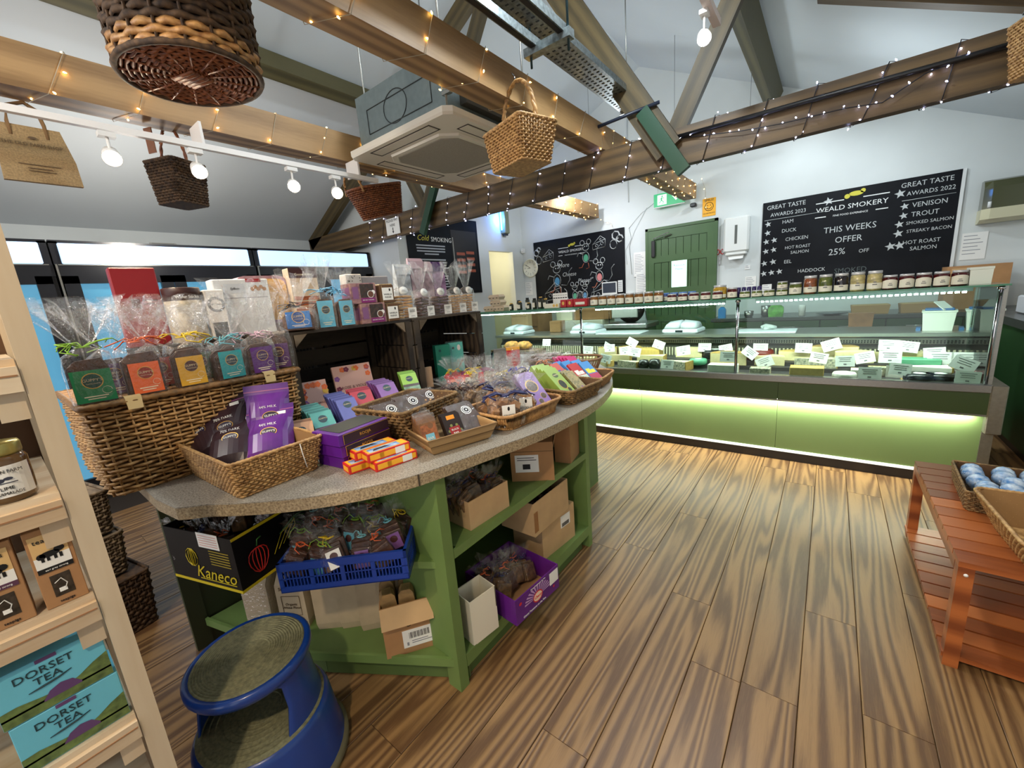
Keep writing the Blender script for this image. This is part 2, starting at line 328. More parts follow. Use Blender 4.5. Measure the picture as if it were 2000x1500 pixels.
for i, dx in enumerate((0, .07)): MB().tube([(dx*.3, -.25+dx, .75), (dx, -.15+dx, .35), (dx, 0+dx, .15), (dx, .02+dx, -.02)], .024, 10).build('hose', mat('dark_rubber', (30, 34, 42), .6), hs)
rl = thing('hanging_rail', 'long white rail hung on thin wires beneath the back roof', 'rail', (0, 4.9, 2.86))
MB().box(-3.0, -.62, -.015, .015, 0, .03).build('rail_bar', mat('grey_rail', (188, 188, 186), .4), rl)
for x_ in (-2.4, -1.42, -.72): MB().tube([(x_, 0, .03), (x_, 0, roofz(x_)-2.86)], .0022, 5).build('wire', mat('wire_grey', (120, 124, 126), .5), rl)

# ------------------------------------------------------------------ ceiling cassette air conditioner
ac = thing('air_conditioner', 'white square ceiling cassette air conditioner with grey metal body', 'air conditioner', (-2.14, 2.22, 2.40))
pl = mat('cream_plastic', (224, 216, 200), .45)
P = [(-.44, -.48), (.44, -.48), (.48, -.44), (.48, .44), (.44, .48), (-.44, .48), (-.48, .44), (-.48, -.44)]
MB().loft([[(x*.985, y*.985, 0) for x, y in P], [(x, y, .012) for x, y in P], [(x, y, .04) for x, y in P]], caps=True).build('panel', pl, ac)
g = [(-.22, -.30), (.22, -.30), (.30, -.22), (.30, .22), (.22, .30), (-.22, .30), (-.30, .22), (-.30, -.22)]
MB().loft([[(x*1.06, y*1.06, .0) for x, y in g], [(x*1.04, y*1.04, -.012) for x, y in g]], caps=True).build('grille_frame', pl, ac)
MB().loft([[(x*.94, y*.94, -.012) for x, y in g], [(x*.92, y*.92, -.015) for x, y in g]], caps=True).build('grille', mat('grille_grey', (168, 160, 146), .7, noise=.12, nscale=220), ac)
for r_ in range(4):
    q = MB(); q.box(-.27, .27, -.43, -.36, -.002, .004); q.build('louvre', mat('louvre_white', (214, 205, 188), .4), ac, rot=(0, 0, r_*PI/2))
    q = MB(); q.box(-.285, .285, -.442, -.434, -.0015, .001); q.box(-.285, .285, -.358, -.350, -.0015, .001); q.box(-.285, -.277, -.44, -.352, -.0015, .001); q.box(.277, .285, -.44, -.352, -.0015, .001)
    q.build('louvre_gap', mat('gap_dark', (60, 54, 46), .7), ac, rot=(0, 0, r_*PI/2))
bm_ = mat('ac_sheet_metal', (128, 142, 144), .45, .5, noise=.06, nscale=30)
q = MB().box(-.41, .41, -.41, .41, .04, .36); q.build('body', bm_, ac)
q = MB(); dk = mat('line_dark', (50, 56, 56), .6)
for a, b in (((-.3, .12), (.3, .12)), ((-.3, .26), (.3, .26)), ((-.3, .12), (-.3, .26)), ((.3, .12), (.3, .26))): q.tube([(a[0], -.412, a[1]), (b[0], -.412, b[1])], .003, 4)
q.tube([(.11*math.cos(2*PI*i/24)-.02, -.412, .2+.09*math.sin(2*PI*i/24)) for i in range(24)], .003, 4, closed=True); q.build('pressed_line', dk, ac)
MB().box(.41, .46, -.3, .1, .1, .32).box(.41, .44, .14, .36, .12, .3, bev=.01).build('pipe_cover', mat('dark_casing', (62, 58, 50), .6), ac)
for x_, y_ in ((-.45, -.30), (.44, -.44), (-.45, .3), (.44, .3)):
    q = MB().tube([(x_, y_, .04), (x_, y_, roofz(-2.14+x_)-2.42)], .006, 6); q.box(x_-.02, x_+.04, y_-.012, y_+.012, .10, .116); q.build('hanger_rod', steel, ac)

# ------------------------------------------------------------------ spot lamps and track
def spot_head(loc, label, aim_at, warm=True, drop=.1):
    r = thing('track_spotlight', label, 'spotlight', loc, group='ceiling spotlights')
    wm = mat('white_fitting', (230, 226, 220), .4)
    MB().box(-.02, .02, -.03, .03, drop-.02, drop).tube([(0, 0, 0), (0, 0, drop)], .006, 6).build('bracket', wm, r)
    d = (Vector(aim_at)-Vector(loc)).normalized(); q = d.to_track_quat('-Z', 'Y').to_euler()
    MB().lathe([(.012, .06), (.03, .05), (.036, -.02), (.034, -.02), (.028, 0)], 16).build('housing', wm, r, rot=q)
    MB().lathe([(.0, -.022), (.024, -.020), (.029, -.008), (.024, 0)], 16, caps=False).build('bulb', mat('bulb_warm' if warm else 'bulb_cool', (255, 236, 205) if warm else (225, 240, 255), emit=60), r, rot=q)
    return r
tk = thing('lamp_track', 'white lighting track running under the left joist', 'light track', (-2.62, 0, 2.30)); MB().box(-.014, .014, -2.0, 1.95, -.012, .015).build('rail', mat('track_white', (232, 226, 220), .4), tk)
for y_ in (-.2, .9, 1.8): MB().box(-.13, .01, y_, y_+.012, .015, .12).build('clip', mat('track_white', (1, 1, 1)), tk)
spot_head((-2.62, .53, 2.18), 'bright ceiling spotlight between the jute bag and small square basket', (-1.3, 0.3, 1.3))
spot_head((-2.62, .86, 2.18), 'spotlight shining behind the small square hanging basket', (-1.3, 0.6, 1.3))
spot_head((-2.62, 1.34, 2.18), 'brightest starburst spotlight on the left track', (-1.0, 0.6, 1.3))
spot_head((-2.62, 1.62, 2.18), 'amber spotlight just left of the round-ended wicker basket', (-1.0, 0.8, 1.3))
tk2 = thing('lamp_track', 'pinkish lighting track above the green bracket at top', 'light track', (-.60, 0, 2.80)); MB().box(-.02, .02, 1.2, 2.86, 0, .035).build('rail', mat('track_pink', (214, 196, 186), .4), tk2)
for y_ in (1.6, 2.7): MB().tube([(0, y_, .03), (0, y_, roofz(-.6)-2.8)], .003, 5).build('wire', mat('wire_grey', (1, 1, 1)), tk2)
spot_head((-.62, 2.66, 2.68), 'cool white spotlight on the pinkish track near the roof struts', (-.1, 1.0, 1.3), False, .12)
spot_head((-.66, 2.0, 2.70), 'cool white spotlight cut off by the top edge', (-.2, .9, 1.6), False, .1)
# ================================================================== SERVE-OVER COUNTER
YF = 3.56
ctr = thing('display_counter', 'long glass fronted chilled counter with glowing green front panel', 'display counter', (0, 0, 0))
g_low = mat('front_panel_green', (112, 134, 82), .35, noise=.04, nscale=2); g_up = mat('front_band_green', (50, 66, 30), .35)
XL, XR = -3.45, .80
MB().box(XL, XR-.02, YF+.05, YF+1.0, .0, .075).build('kick_plate', mat('kick_dark', (34, 30, 28), .4), ctr)
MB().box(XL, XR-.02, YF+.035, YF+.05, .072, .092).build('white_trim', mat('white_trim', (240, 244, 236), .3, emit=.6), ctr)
for i in range(4):
    a = XL + i*(XR-XL)/4; MB().box(a+.001, a+(XR-XL)/4-.001, YF+.04, YF+.06, .092, .50).build('front_panel', g_low, ctr)
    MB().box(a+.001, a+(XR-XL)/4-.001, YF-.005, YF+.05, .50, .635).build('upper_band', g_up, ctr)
MB().box(XL, XR, YF-.012, YF+.05, .635, .685, bev=.004).box(XL, XR, YF-.005, YF+.0, .488, .50).build('deck_edge', steel, ctr)
mb = MB()
for i in range(140): a = XL+.02+i*.03; mb.box(a, a+.012, YF+.008, YF+.02, .488, .497)
mb.build('led_strip', LED, ctr)['kind'] = 'stuff'
MB().box(XL, XR-.02, YF+.022, YF+.034, .490, .498).build('led_diffuser', mat('led_glow', (250, 255, 238), emit=7), ctr)
MB().box(XR-.005, XR+.065, YF-.012, YF+.95, .38, .685, bev=.006).box(XR-.005, XR+.045, YF+.03, YF+.95, .0, .38).build('end_panel', mat('champagne_steel', (150, 146, 132), .35, .9, noise=.08, nscale=40), ctr)
MB().box(XL, XR, YF+.02, YF+.62, .63, .65).build('deck', steel, ctr)
for i in range(6):
    a = XL+.03+i*.70; MB().box(a, a+.69, YF+.06, YF+.60, .65, .662, bev=.003).build('slate_tray', mat('slate', (62, 60, 62), .45, noise=.2, nscale=30), ctr)
# sloping vented back of the well
mb = MB()
st = [(.62, .66), (.62, .80), (.66, .835), (.66, .88)]
mb.loft([[(x, YF+y, z) for y, z in st] + [(x, YF+y+.02, z) for y, z in reversed(st)] for x in (XL, XR)], caps=True); mb.build('well_back', steel, ctr)
mb = MB()
for i in range(150): a = XL+.03+i*.0282; mb.box(a, a+.011, YF+.606, YF+.622, .69, .80)
mb.build('vent_slats', mat('vent_cream', (208, 200, 172), .5), ctr)['kind'] = 'stuff'
mb = MB()
for i in range(230):
    a = XL+.03+i*.0183
    for k in range(2): mb.box(a, a+.009, YF+.652, YF+.662, .842+k*.013, .850+k*.013)
mb.build('vent_holes', mat('hole_dark', (1, 1, 1)), ctr)['kind'] = 'stuff'
MB().box(XL, XR, YF+.52, YF+1.0, .905, .935, bev=.004).build('work_shelf', mat('work_steel', (190, 190, 180), .3, .9), ctr)
MB().box(XL, XR, YF+.9, YF+1.0, .08, .905).build('rear_panel', steel, ctr)
for xa, xb in ((XL, -1.909), (-1.901, -.558), (-.550, .768)):
    MB().box(xa, xb, YF-.003, YF+.003, .687, 1.262).build('front_glass', glass_m, ctr)
MB().box(.772, .778, YF, YF+.55, .69, 1.25).build('end_glass', glass_m, ctr)
MB().loft([[(x, y, z) for x, y in ((XL, YF-.03), (.80, YF-.03), (.80, YF+.44), (XL, YF+.44))] for z in (1.262, 1.272)], caps=True).build('glass_shelf', mat('shelf_glass', (70, 128, 100), .06, spec=.8), ctr)
for x_ in (-1.905, -.554, .772): 
    MB().tube([(x_, YF+.01, .685), (x_, YF+.01, 1.262)], .011, 8).build('post', chrome, ctr)
    MB().lathe([(.018, 0), (.018, .012), (.011, .02)], 12).build('post_cap', chrome, ctr, (x_, YF+.01, 1.242))
MB().box(.782, .802, YF+.02, YF+.06, .685, 1.262).build('corner_post', steel, ctr)
for k, (xa, xb) in enumerate(((XL+.05, -2.0), (-1.80, -.66), (-.45, .68))):
    MB().box(xa, xb, YF+.10, YF+.13, 1.235, 1.262).build('lamp_housing', mat('lamp_alu', (200, 205, 205), .3, .6), ctr)
    mb = MB()
    for i in range(int((xb-xa)/.03)): a = xa+.008+i*.03; mb.box(a, a+.017, YF+.098, YF+.118, 1.226, 1.236)
    mb.build('led_strip', LED, ctr)['kind'] = 'stuff'
    lamp('counter_led', 'AREA', ((xa+xb)/2, YF+.13, 1.225), 11, (1, .99, .93), sx=xb-xa, sy=.03, aim=((xa+xb)/2, YF+.27, .7))
lamp('counter_low_led', 'AREA', ((XL+XR)/2, YF+.015, .487), 26, (.95, 1, .86), sx=XR-XL-.1, sy=.015, aim=((XL+XR)/2, YF+.032, .1))

# ------------------------------------------------------------------ scales, boards, tubs on the work shelf
def scale(x, y, lb):
    r = thing('shop_scale', lb, 'scale', (x, y, .935), -4, 'white shop scales'); wp = mat('scale_white', (226, 232, 238), .35)
    MB().box(-.17, .17, -.13, .13, 0, .045, bev=.012).build('body', wp, r)
    MB().box(-.035, .035, -.133, -.128, .014, .034).build('display', mat('lcd', (40, 48, 52), .2), r)
    for s in (-1, 1):
        MB().loft([[(s*.008, -.12, .05+.0), (s*.15, -.12, .05), (s*.13, -.12, .085), (s*.02, -.12, .10)], [(s*.008, .0, .055), (s*.16, .0, .055), (s*.13, .0, .11), (s*.015, .0, .125)], [(s*.008, .13, .05), (s*.14, .13, .05), (s*.12, .13, .09), (s*.02, .13, .10)]], caps=True, smooth=True).build('weighing_pan', wp, r)
    return r
scale(-2.20, 4.28, 'white twin-dish shop scale by the cardboard boxes')
scale(-1.14, 4.28, 'white twin-dish shop scale in front of the green door')
scale(-3.2, 4.28, 'white shop scale behind the bread at the left end')
for x, w, lb in ((-1.78, .5, 'white chopping board beside the left scale'), (-.43, .45, 'white chopping board near the blue bottle')):
    tag(MB().box(-w/2, w/2, -.14, .14, 0, .012, bev=.004).build('chopping_board', mat('board_white', (225, 232, 235), .4), loc=(x, 4.26, .935)), lb, 'chopping board')
o = tag(MB().tube([(-.05, 0, .02), (-.02, .02, .035), (.02, -.01, .03), (.05, .01, .02), (.03, .03, .015), (-.03, -.02, .015)], .018, 7).build('folded_cloth', mat('cloth_grey', (190, 198, 196), .9), loc=(-.42, 4.3, .947)), 'crumpled pale cloth on the board near the blue bottle', 'cloth')
def tub(x, y, lb):
    r = thing('wipe_tub', lb, 'tub', (x, y, .935), -8, 'white wipe tubs'); w = mat('tub_white', (226, 230, 218), .5); bl = mat('tub_blue', (52, 106, 160), .4)
    MB().loft([[(-.085*k, -.06*k, z), (.085*k, -.06*k, z), (.085*k, .06*k, z), (-.085*k, .06*k, z)] for z, k in ((0, .88), (.13, 1), (.134, 1.06), (.145, 1.06))], caps=True).build('body', w, r)
    MB().box(-.075, .075, -.055, .055, .145, .160, bev=.004).build('rim', bl, r)
    MB().bar((.045, -.04, .15), (-.01, .02, .205), .07, .006).build('flap_lid', w, r)
    MB().box(-.11, -.085, -.05, .05, .0, .02).build('blue_corner', bl, r)
tub(.64, 4.25, 'left white wipe tub with its flap lid up'); tub(.86, 4.25, 'right white wipe tub with its flap lid up, at the counter end')

# ------------------------------------------------------------------ cheeses with price cards
rc = random.Random(11)
rind = mat('cheese_rind', (196, 158, 84), .6, noise=.2, nscale=40); pale = mat('cheese_pale', (232, 214, 164), .55, noise=.06, nscale=60)
yel = mat('cheese_yellow', (222, 186, 104), .55, noise=.08, nscale=50); blu_c = mat('cheese_blue', (222, 212, 182), .55, noise=.4, nscale=70, c2=(120, 124, 110)); brie = mat('cheese_white_rind', (240, 236, 224), .7, noise=.05, nscale=30)
wax_g = mat('wax_green', (94, 164, 128), .4); wax_b = mat('wax_black', (28, 26, 26), .25); wax_r = mat('wax_red', (110, 34, 26), .35)
def price_card(x, y, z, lb, rz=0, tilt=0, s=1.0):
    r = thing('price_card', lb, 'price card', (x, y, z), group='cheese price cards', rot=(math.radians(-14), math.radians(tilt), math.radians(rz)))
    MB().box(-.052*s, .052*s, -.001, .001, 0, .074*s).build('card', card_w, r)
    q = MB()
    for k, l in enumerate((.035, .028, .03)): q.box(-l*s, l*s, -.0016, -.001, (.058-k*.012)*s, (.0615-k*.012)*s)
    q.box(-.008*s, .008*s, -.0016, -.001, .012*s, .020*s); q.build('printed_line', mat('card_ink', (110, 110, 112), .7), r)
def cheese(kind, x, y, lb, rz=0, s=1.0, m=None, z=.662):
    r = thing('cheese', lb, 'cheese', (x, y, z), rz, 'cheeses in the chilled counter')
    if kind == 'wedge':
        MB().loft([[(-.10*s, 0, zz), (.10*s, -.04*s, zz), (.10*s, .05*s, zz)] for zz in (0, .055*s)], caps=True).build('paste', m or pale, r)
        MB().loft([[(.10*s, -.042*s, zz), (.106*s, -.042*s, zz), (.106*s, .052*s, zz), (.10*s, .052*s, zz)] for zz in (-.0, .057*s)], caps=True).build('rind', rind, r)
    elif kind == 'block':
        MB().box(-.07*s, .07*s, -.035*s, .035*s, 0, .05*s, bev=.003).build('paste', m or yel, r); MB().box(-.071*s, .071*s, .031*s, .037*s, 0, .051*s).build('rind', rind, r)
    elif kind == 'half':
        pts = [(.10*s*math.cos(a), .10*s*math.sin(a)) for a in [PI*i/12 for i in range(13)]]
        MB().prism(pts, 0, .075*s).build('rind', m or rind, r); MB().box(-.098*s, .098*s, -.003, .0, .003, .072*s).build('cut_face', pale, r)
    elif kind == 'round':
        MB().lathe([(.001, 0), (.07*s, 0), (.078*s, .012), (.078*s, .04*s), (.07*s, .052*s), (.001, .052*s)], 24).build('rind', m or brie, r); MB().lathe([(.03*s, .0525*s), (.03*s, .054*s), (.001, .054*s)], 16).build('label', card_w, r)
    elif kind == 'ball':
        MB().lathe([(.001, 0), (.03*s, .005), (.042*s, .035*s), (.03*s, .066*s), (.001, .072*s)], 16).build('wax', m or wax_b, r)
    return r
PC = ['left of the first glass post', 'just right of the first glass post', 'below the first scale', 'in front of the chopping board', 'under the second scale', 'left of the middle post', 'right of the middle post', 'below the lidded bottles', 'in the middle bay', 'by the green waxed cheese', 'near the woven mat', 'at the meat end']
desc = {'wedge': 'pale cheese wedge', 'block': 'yellow cheese block', 'half': 'half wheel of cheese', 'round': 'small round white cheese', 'ball': 'black waxed cheese ball'}
CH = [  # x, y, kind, scale, material, rz
 (-2.02, 3.80, 'wedge', 1.1, None, 20, 'large pale wedge left of the first post'), (-1.86, 4.02, 'half', .9, yel, 0, 'yellow half wheel behind the first post'), (-1.78, 3.74, 'wedge', .9, None, -20, 'pale wedge with two cards near the basket'),
 (-1.62, 4.04, 'half', 1.0, yel, 4, 'tall golden half wheel under the tilted card'), (-1.66, 3.88, 'wedge', 1.0, pale, 10, 'cream wedge in front of the golden half wheel'), (-1.50, 3.72, 'wedge', 1.0, blu_c, -12, 'long low cream slab left of the black balls'),
 (-1.40, 4.0, 'block', 1.4, yel, 0, 'big yellow block at the back of the first bay'), (-1.33, 3.86, 'wedge', 1.1, pale, 5, 'sliced wedge leaning behind the black balls'),
 (-1.33, 3.68, 'ball', 1.1, wax_b, 0, 'left black waxed cheese ball'), (-1.23, 3.68, 'ball', 1.2, wax_b, 0, 'right black waxed cheese ball'),
 (-1.08, 3.76, 'wedge', 1.15, blu_c, -15, 'long blue-veined slab beside the black balls'), (-1.02, 3.98, 'half', 1.0, pale, 0, 'pale half wheel at the back'), (-.90, 3.86, 'round', .8, wax_g, 0, 'small mint green round cheese'),
 (-.80, 4.04, 'round', 1.25, wax_b, 0, 'flat black waxed round at the back'), (-.66, 3.86, 'half', 1.2, rind, 0, 'tan half wheel left of the middle post'), (-.66, 3.66, 'block', 1.3, brie, 0, 'flat white bar in front of the tan half wheel'),
 (-.46, 4.02, 'round', 1.3, wax_r, 0, 'dark red waxed wheel behind the middle post'), (-.40, 3.70, 'block', .85, blu_c, 0, 'little white block right of the middle post'), (-.36, 3.90, 'half', .9, pale, 0, 'pale half wheel behind the little white block'),
 (-.24, 4.04, 'block', .8, yel, 80, 'upright yellow slice at the back'), (-.20, 3.96, 'half', .9, yel, 0, 'yellow cut wheel beneath the upright slice'), (-.10, 3.68, 'block', 1.25, yel, 0, 'twin yellow blocks with herbs at the front'), (-.06, 3.90, 'wedge', 1.1, blu_c, 10, 'blue-veined wedge behind the herb blocks'),
 (.06, 4.04, 'half', 1.25, rind, 0, 'large tan cut wheel in the right bay'), (.18, 3.92, 'half', 1.0, pale, 15, 'pale cut wheel beside the tan wheel'), (.12, 3.66, 'round', .75, brie, 0, 'small white round at the front edge'), (.24, 3.74, 'block', 1.0, brie, 0, 'white soft block near the low card'),
 (.42, 4.0, 'wedge', 1.2, pale, 0, 'pale wedge by the green waxed block'), (.50, 3.90, 'block', 1.5, wax_g, 0, 'green wrapped cheese block'), (.50, 3.78, 'wedge', 1.3, brie, 0, 'long white log below the green block'), (.34, 3.84, 'block', 1.0, blu_c, 0, 'mottled block left of the green one'),
 (.50, 3.66, 'round', .85, wax_b, 0, 'left black rimmed round on the woven mat'), (.60, 3.68, 'round', .85, wax_b, 0, 'right black rimmed round on the woven mat'), (.62, 3.94, 'half', .9, pale, 0, 'pale half wheel right of the green block')]
mat_w = mat('straw_mat', (196, 160, 96), .8)
o = thing('woven_mat', 'straw mat under the two black rimmed cheeses', 'mat', (.55, 3.67, .662)); q = MB()
for i in range(16): q.box(-.13, .13, -.07+i*.009, -.064+i*.009, 0, .006)
q.build('straw', mat_w, o)['kind'] = 'stuff'
for k_, (y0_, y1_, h_) in enumerate(((3.845, 3.93, .03), (3.93, 4.15, .06))): tag(MB().box(XL+.05, XR-.1, y0_, y1_, .662, .662+h_).build('display_step', mat('slate', (1, 1, 1))), ['lower', 'upper'][k_]+' dark step under the back cheeses in the counter', 'riser')
step = lambda y: .6625+(.0605 if y > 3.93 else .0305 if y > 3.845 else 0)
for x, y, k, s, m, rz, lb in CH: cheese(k, x, y+(.03 if y > 3.9 else 0), lb, rz, s*1.18, m, .6685 if abs(x-.55) < .07 and y < 3.7 else step(y+(.03 if y > 3.9 else 0)))
# cards: (x, y, z, rz, tilt)
for i, (x, y, z, rz, t, wh) in enumerate([(-1.99, 3.86, .73, 0, 5, 'left of the first glass post'), (-1.84, 4.0, .76, -40, 10, 'turned sideways behind the first post'), (-1.76, 3.92, .75, 0, -4, 'upright behind the basket rim'), (-1.72, 3.70, .70, 0, 12, 'leaning over the pale wedge with two cards'),
    (-1.58, 4.02, .80, 0, 28, 'tilted like a diamond above the golden half wheel'), (-1.56, 3.84, .74, 0, -10, 'in front of the golden half wheel'), (-1.46, 3.80, .73, 0, 8, 'beside the sliced wedge'), (-1.30, 4.0, .78, 0, 20, 'tilted above the big yellow block'), (-1.10, 3.64, .68, 0, 3, 'low beside the right black ball'),
    (-1.02, 3.88, .74, 0, -10, 'leaning on the blue-veined slab'), (-.88, 4.03, .75, 0, 0, 'large upright near the mint round'), (-.70, 4.04, .74, 0, -12, 'on the flat black round'), (-.62, 3.66, .73, 0, 0, 'over the flat white bar'), (-.52, 3.88, .74, 0, 38, 'tilted left of the middle post'), (-.44, 4.04, .75, 0, 0, 'on the dark red waxed wheel'),
    (-.36, 3.78, .70, 0, -25, 'tilted above the little white block'), (-.14, 4.0, .76, 0, 2, 'beside the upright yellow slice'), (-.04, 3.78, .72, 0, 10, 'over the herb blocks'), (.05, 4.03, .78, 0, -20, 'tilted on the large tan wheel'), (.12, 3.72, .71, 0, -3, 'over the small white round'), (.24, 3.84, .72, 0, -14, 'leaning on the pale cut wheel'),
    (.25, 3.62, .668, 0, 0, 'lowest, on the tray edge'), (.36, 3.98, .79, 0, 2, 'upper left of the pair by the green block'), (.46, 3.98, .78, 0, 8, 'upper right of the pair by the green block'), (.36, 3.80, .73, 0, 0, 'in front of the mottled block'), (.40, 3.66, .70, 0, 5, 'standing left of the straw mat'), (.60, 3.96, .74, 0, -5, 'right of the green block'),
    (.68, 3.72, .71, 0, 25, 'tilted above the lowest right card'), (.70, 3.62, .67, 0, 4, 'lowest right, hanging over the tray'), (-2.55, 3.95, .80, 0, 0, 'small one behind the red leaflet box')]):
    price_card(x, y-.035, z+(.035 if z > .7 else .01), 'white price card ' + wh, rz, t, 1.05 if i % 3 else 1.15)
for x, lb in ((.62, 'vacuum packed red meat left on the steel tray'), (.735, 'vacuum packed red meat at the very end of the counter')):
    o = thing('meat_pack', lb, 'meat', (x, 3.80, .668), 0, 'vacuum packed meats'); MB().box(-.05, .05, -.04, .04, .0, .055, bev=.012).build('meat', mat('cured_meat', (122, 30, 30), .3, noise=.4, nscale=30, c2=(190, 130, 120)), o)
    MB().box(-.058, .058, -.05, .05, .0, .062, bev=.01).build('film', film_m, o); price_card(x, 3.88, .74, 'white price card standing behind the ' + ('left' if x < .7 else 'last') + ' red meat pack', 0, 0, 1.2)
# bread and packs at the left end of the counter
for x, lb in ((-3.0, 'round crusty loaf inside the counter left end'), (-2.82, 'second crusty loaf beside the red leaflet box')):
    o = thing('bread_loaf', lb, 'bread', (x, 3.85, .80), 0, 'loaves'); MB().lathe([(.001, 0), (.09, .01), (.10, .05), (.06, .09), (.001, .10)], 18).build('crust', mat('crust', (200, 140, 66), .7, noise=.35, nscale=25, bump=.5), o)
tag(MB().box(-.35, .30, -.12, .12, 0, .135).build('bread_stand', mat('wood_riser', (120, 96, 66), .6), loc=(-2.9, 3.86, .664)), 'low riser under the loaves', 'stand')
o = thing('wicker_tray', 'wicker tray heaped with small wrapped sausages', 'tray', (-2.25, 3.84, .664)); MB().box(-.30, .30, -.16, .16, 0, .05, bev=.01).build('tray', mat('wicker_dull', (150, 118, 76), .8, noise=.4, nscale=60), o)
for i in range(26):
    x, y = rc.uniform(-.27, .27), rc.uniform(-.13, .13); a = rc.uniform(0, 3)
    o = thing('wrapped_sausage', 'small cling wrapped sausage in the wicker tray', 'sausage', (-2.25+x, 3.84+y, .722+rc.uniform(0, .05)), math.degrees(a), 'sausages in the wicker tray')
    MB().tube([(-.055, 0, 0), (-.03, 0, .004), (.03, 0, .004), (.055, 0, 0)], [.004, .014, .014, .004], 7).build('skin', mat('sausage_skin', (112, 78, 68), .3, noise=.5, nscale=50, c2=(205, 196, 190)), o)

# ------------------------------------------------------------------ jars on top of the counter
lidm = mat('jar_lid', (196, 196, 196), .3, .3); paper = mat('jar_label', (226, 220, 202), .7)
def make_jar(r, h, c, lid=lidm, wrap=.5, name='jar', cat='jar', label='', group='', oval=False):
    t = thing('preserve_jar', label, cat, (0, 0, 0), group=group)
    MB().lathe([(r*.9, 0), (r, .004), (r, h*.78), (r*.86, h*.86), (.001, h*.86)], 16).build('contents', c, t)
    MB().lathe([(r*.90, h*.85), (r*.93, h*.87), (r*.93, h*.98), (r*.88, h), (.001, h)], 16).build('lid', lid, t)
    a0, a1 = (-1.25, 1.25); n = 10
    lo, hi = (h*.08, h*.08+h*wrap)
    pts = [(-PI/2+a0+(a1-a0)*i/n) for i in range(n+1)]
    f_ = (lambda i: (hi + (h*.12*math.sin(PI*i/n) if oval else 0)))
    MB().loft([[((r+.0008)*math.cos(a), (r+.0008)*math.sin(a), lo) for a in pts], [((r+.0008)*math.cos(a), (r+.0008)*math.sin(a), f_(i)) for i, a in enumerate(pts)]], closed=False).build('paper_label', paper, t)
    q = MB(); q.box(-r*.3, r*.3, -r-.0022, -r-.0012, h*.28, h*.33); q.box(-r*.2, r*.2, -r-.0022, -r-.0012, h*.40, h*.44); q.build('printed_line', mat('card_ink', (1, 1, 1)), t)
    return keep(t)
def row(proto, xs, y, z, labels):
    for i, x in enumerate(xs):
        (dup(proto, (x, y, z), rc.uniform(-8, 8), labels[i]) if i else (setattr(proto, 'location', (x, y, z)), proto.__setitem__('label', labels[i])))
J = lambda r, h, c, l='', g='', **k: make_jar(r, h, mat(*c[:2], .12, noise=.3, nscale=30, coat=.3) if isinstance(c, tuple) else c, label=l, group=g, **k)
ZT = 1.2725
def names(n, what, frm='from the left'):
    o_ = ['first', 'second', 'third', 'fourth', 'fifth', 'sixth', 'seventh', 'eighth', 'ninth', 'tenth', 'eleventh', 'twelfth']
    return ['%s %s, %s %s' % (what[0], what[1], o_[i], frm) for i in range(n)]
amber = ('jam_amber', (150, 96, 34)); dkred = ('jam_red', (84, 18, 20)); olive_c = ('olive_green', (98, 110, 44)); dark_c = ('olive_black', (28, 20, 24)); garl = ('pickled_garlic', (206, 190, 130)); onion = ('pickled_onion', (150, 84, 50)); honey = ('honey', (196, 156, 50))
row(J(.040, .095, amber, g='chutney jars in the tall row'), [-1.80+i*.088 for i in range(8)], 3.66, ZT, names(8, ('tall chutney jar', 'of the row right of the red tins')))
row(J(.038, .062, dkred, g='low relish jars'), [-1.06+i*.088 for i in range(6)][:5], 3.62, ZT, names(5, ('low relish jar', 'of the row under the green door')))
row(J(.036, .07, mat('blue_lid_jar', (60, 80, 130), .3), g='blue lidded jars', lid=mat('blue_lid', (96, 140, 210), .3)), [-1.16+i*.075 for i in range(4)], 3.76, ZT, names(4, ('blue lidded jar', 'behind the low relish jars')))
row(J(.050, .105, honey, g='honey jars', wrap=.25), [-.70], 3.66, ZT, ['golden honey jar before the paper towel dispenser'])
row(J(.036, .08, dkred, g='small jam jars'), [-.61], 3.66, ZT, ['small dark jam jar next to the honey jar'])
for i in range(7): 
    tag(MB().lathe([(.001, 0), (.016, 0), (.016, .075), (.001, .075)], 10).build('blue_pot', mat('purple_pot', (52, 40, 88), .3), loc=(-.66+i*.036, 3.80, ZT)), ['first', 'second', 'third', 'fourth', 'fifth', 'sixth', 'seventh'][i]+' little navy pot from the left behind the honey jar', 'pot', 'little navy pots')
row(J(.036, .048, olive_c, g='low pate jars'), [-.52, -.44, -.36, -.28], 3.64, ZT, names(4, ('low dark pate jar', 'right of the honey jar')))
row(J(.033, .05, olive_c, g='stacked green jars'), [-.28], 3.64, ZT+.049, ['small green jar stacked on a low pate jar'])
row(J(.038, .085, olive_c, g='stacked green jars'), [-.20], 3.64, ZT, ['dark lidded green jar left of the tall olive jars'])
for i, (c, n_) in enumerate(((onion, 'tall jar of brown pickled onions'), (olive_c, 'tall jar of green olives'), (dark_c, 'tall jar of black olives'), (garl, 'tall jar of stuffed yellow peppers'), (garl, 'tall jar of pale garlic cloves'))):
    row(J(.039, .125, c, g='tall antipasti jars', wrap=.3), [-.115+i*.086], 3.66, ZT, [n_ + ' on the counter top'])
row(J(.037, .09, dkred, g='red jam jars', oval=True), [.305+i*.078 for i in range(5)], 3.66, ZT, names(5, ('red jam jar', 'with white oval label')))
q = thing('white_tub', 'white lidded plastic tub at the right end of the counter top', 'tub', (.70, 3.68, ZT)); MB().loft([[(x*k, y*k, z) for x, y in ((-.048, -.04), (.048, -.04), (.048, .04), (-.048, .04))] for z, k in ((0, .92), (.085, .97), (.087, 1.02), (.1, 1.02))], caps=True).build('body', mat('tub_white', (1, 1, 1)), q)
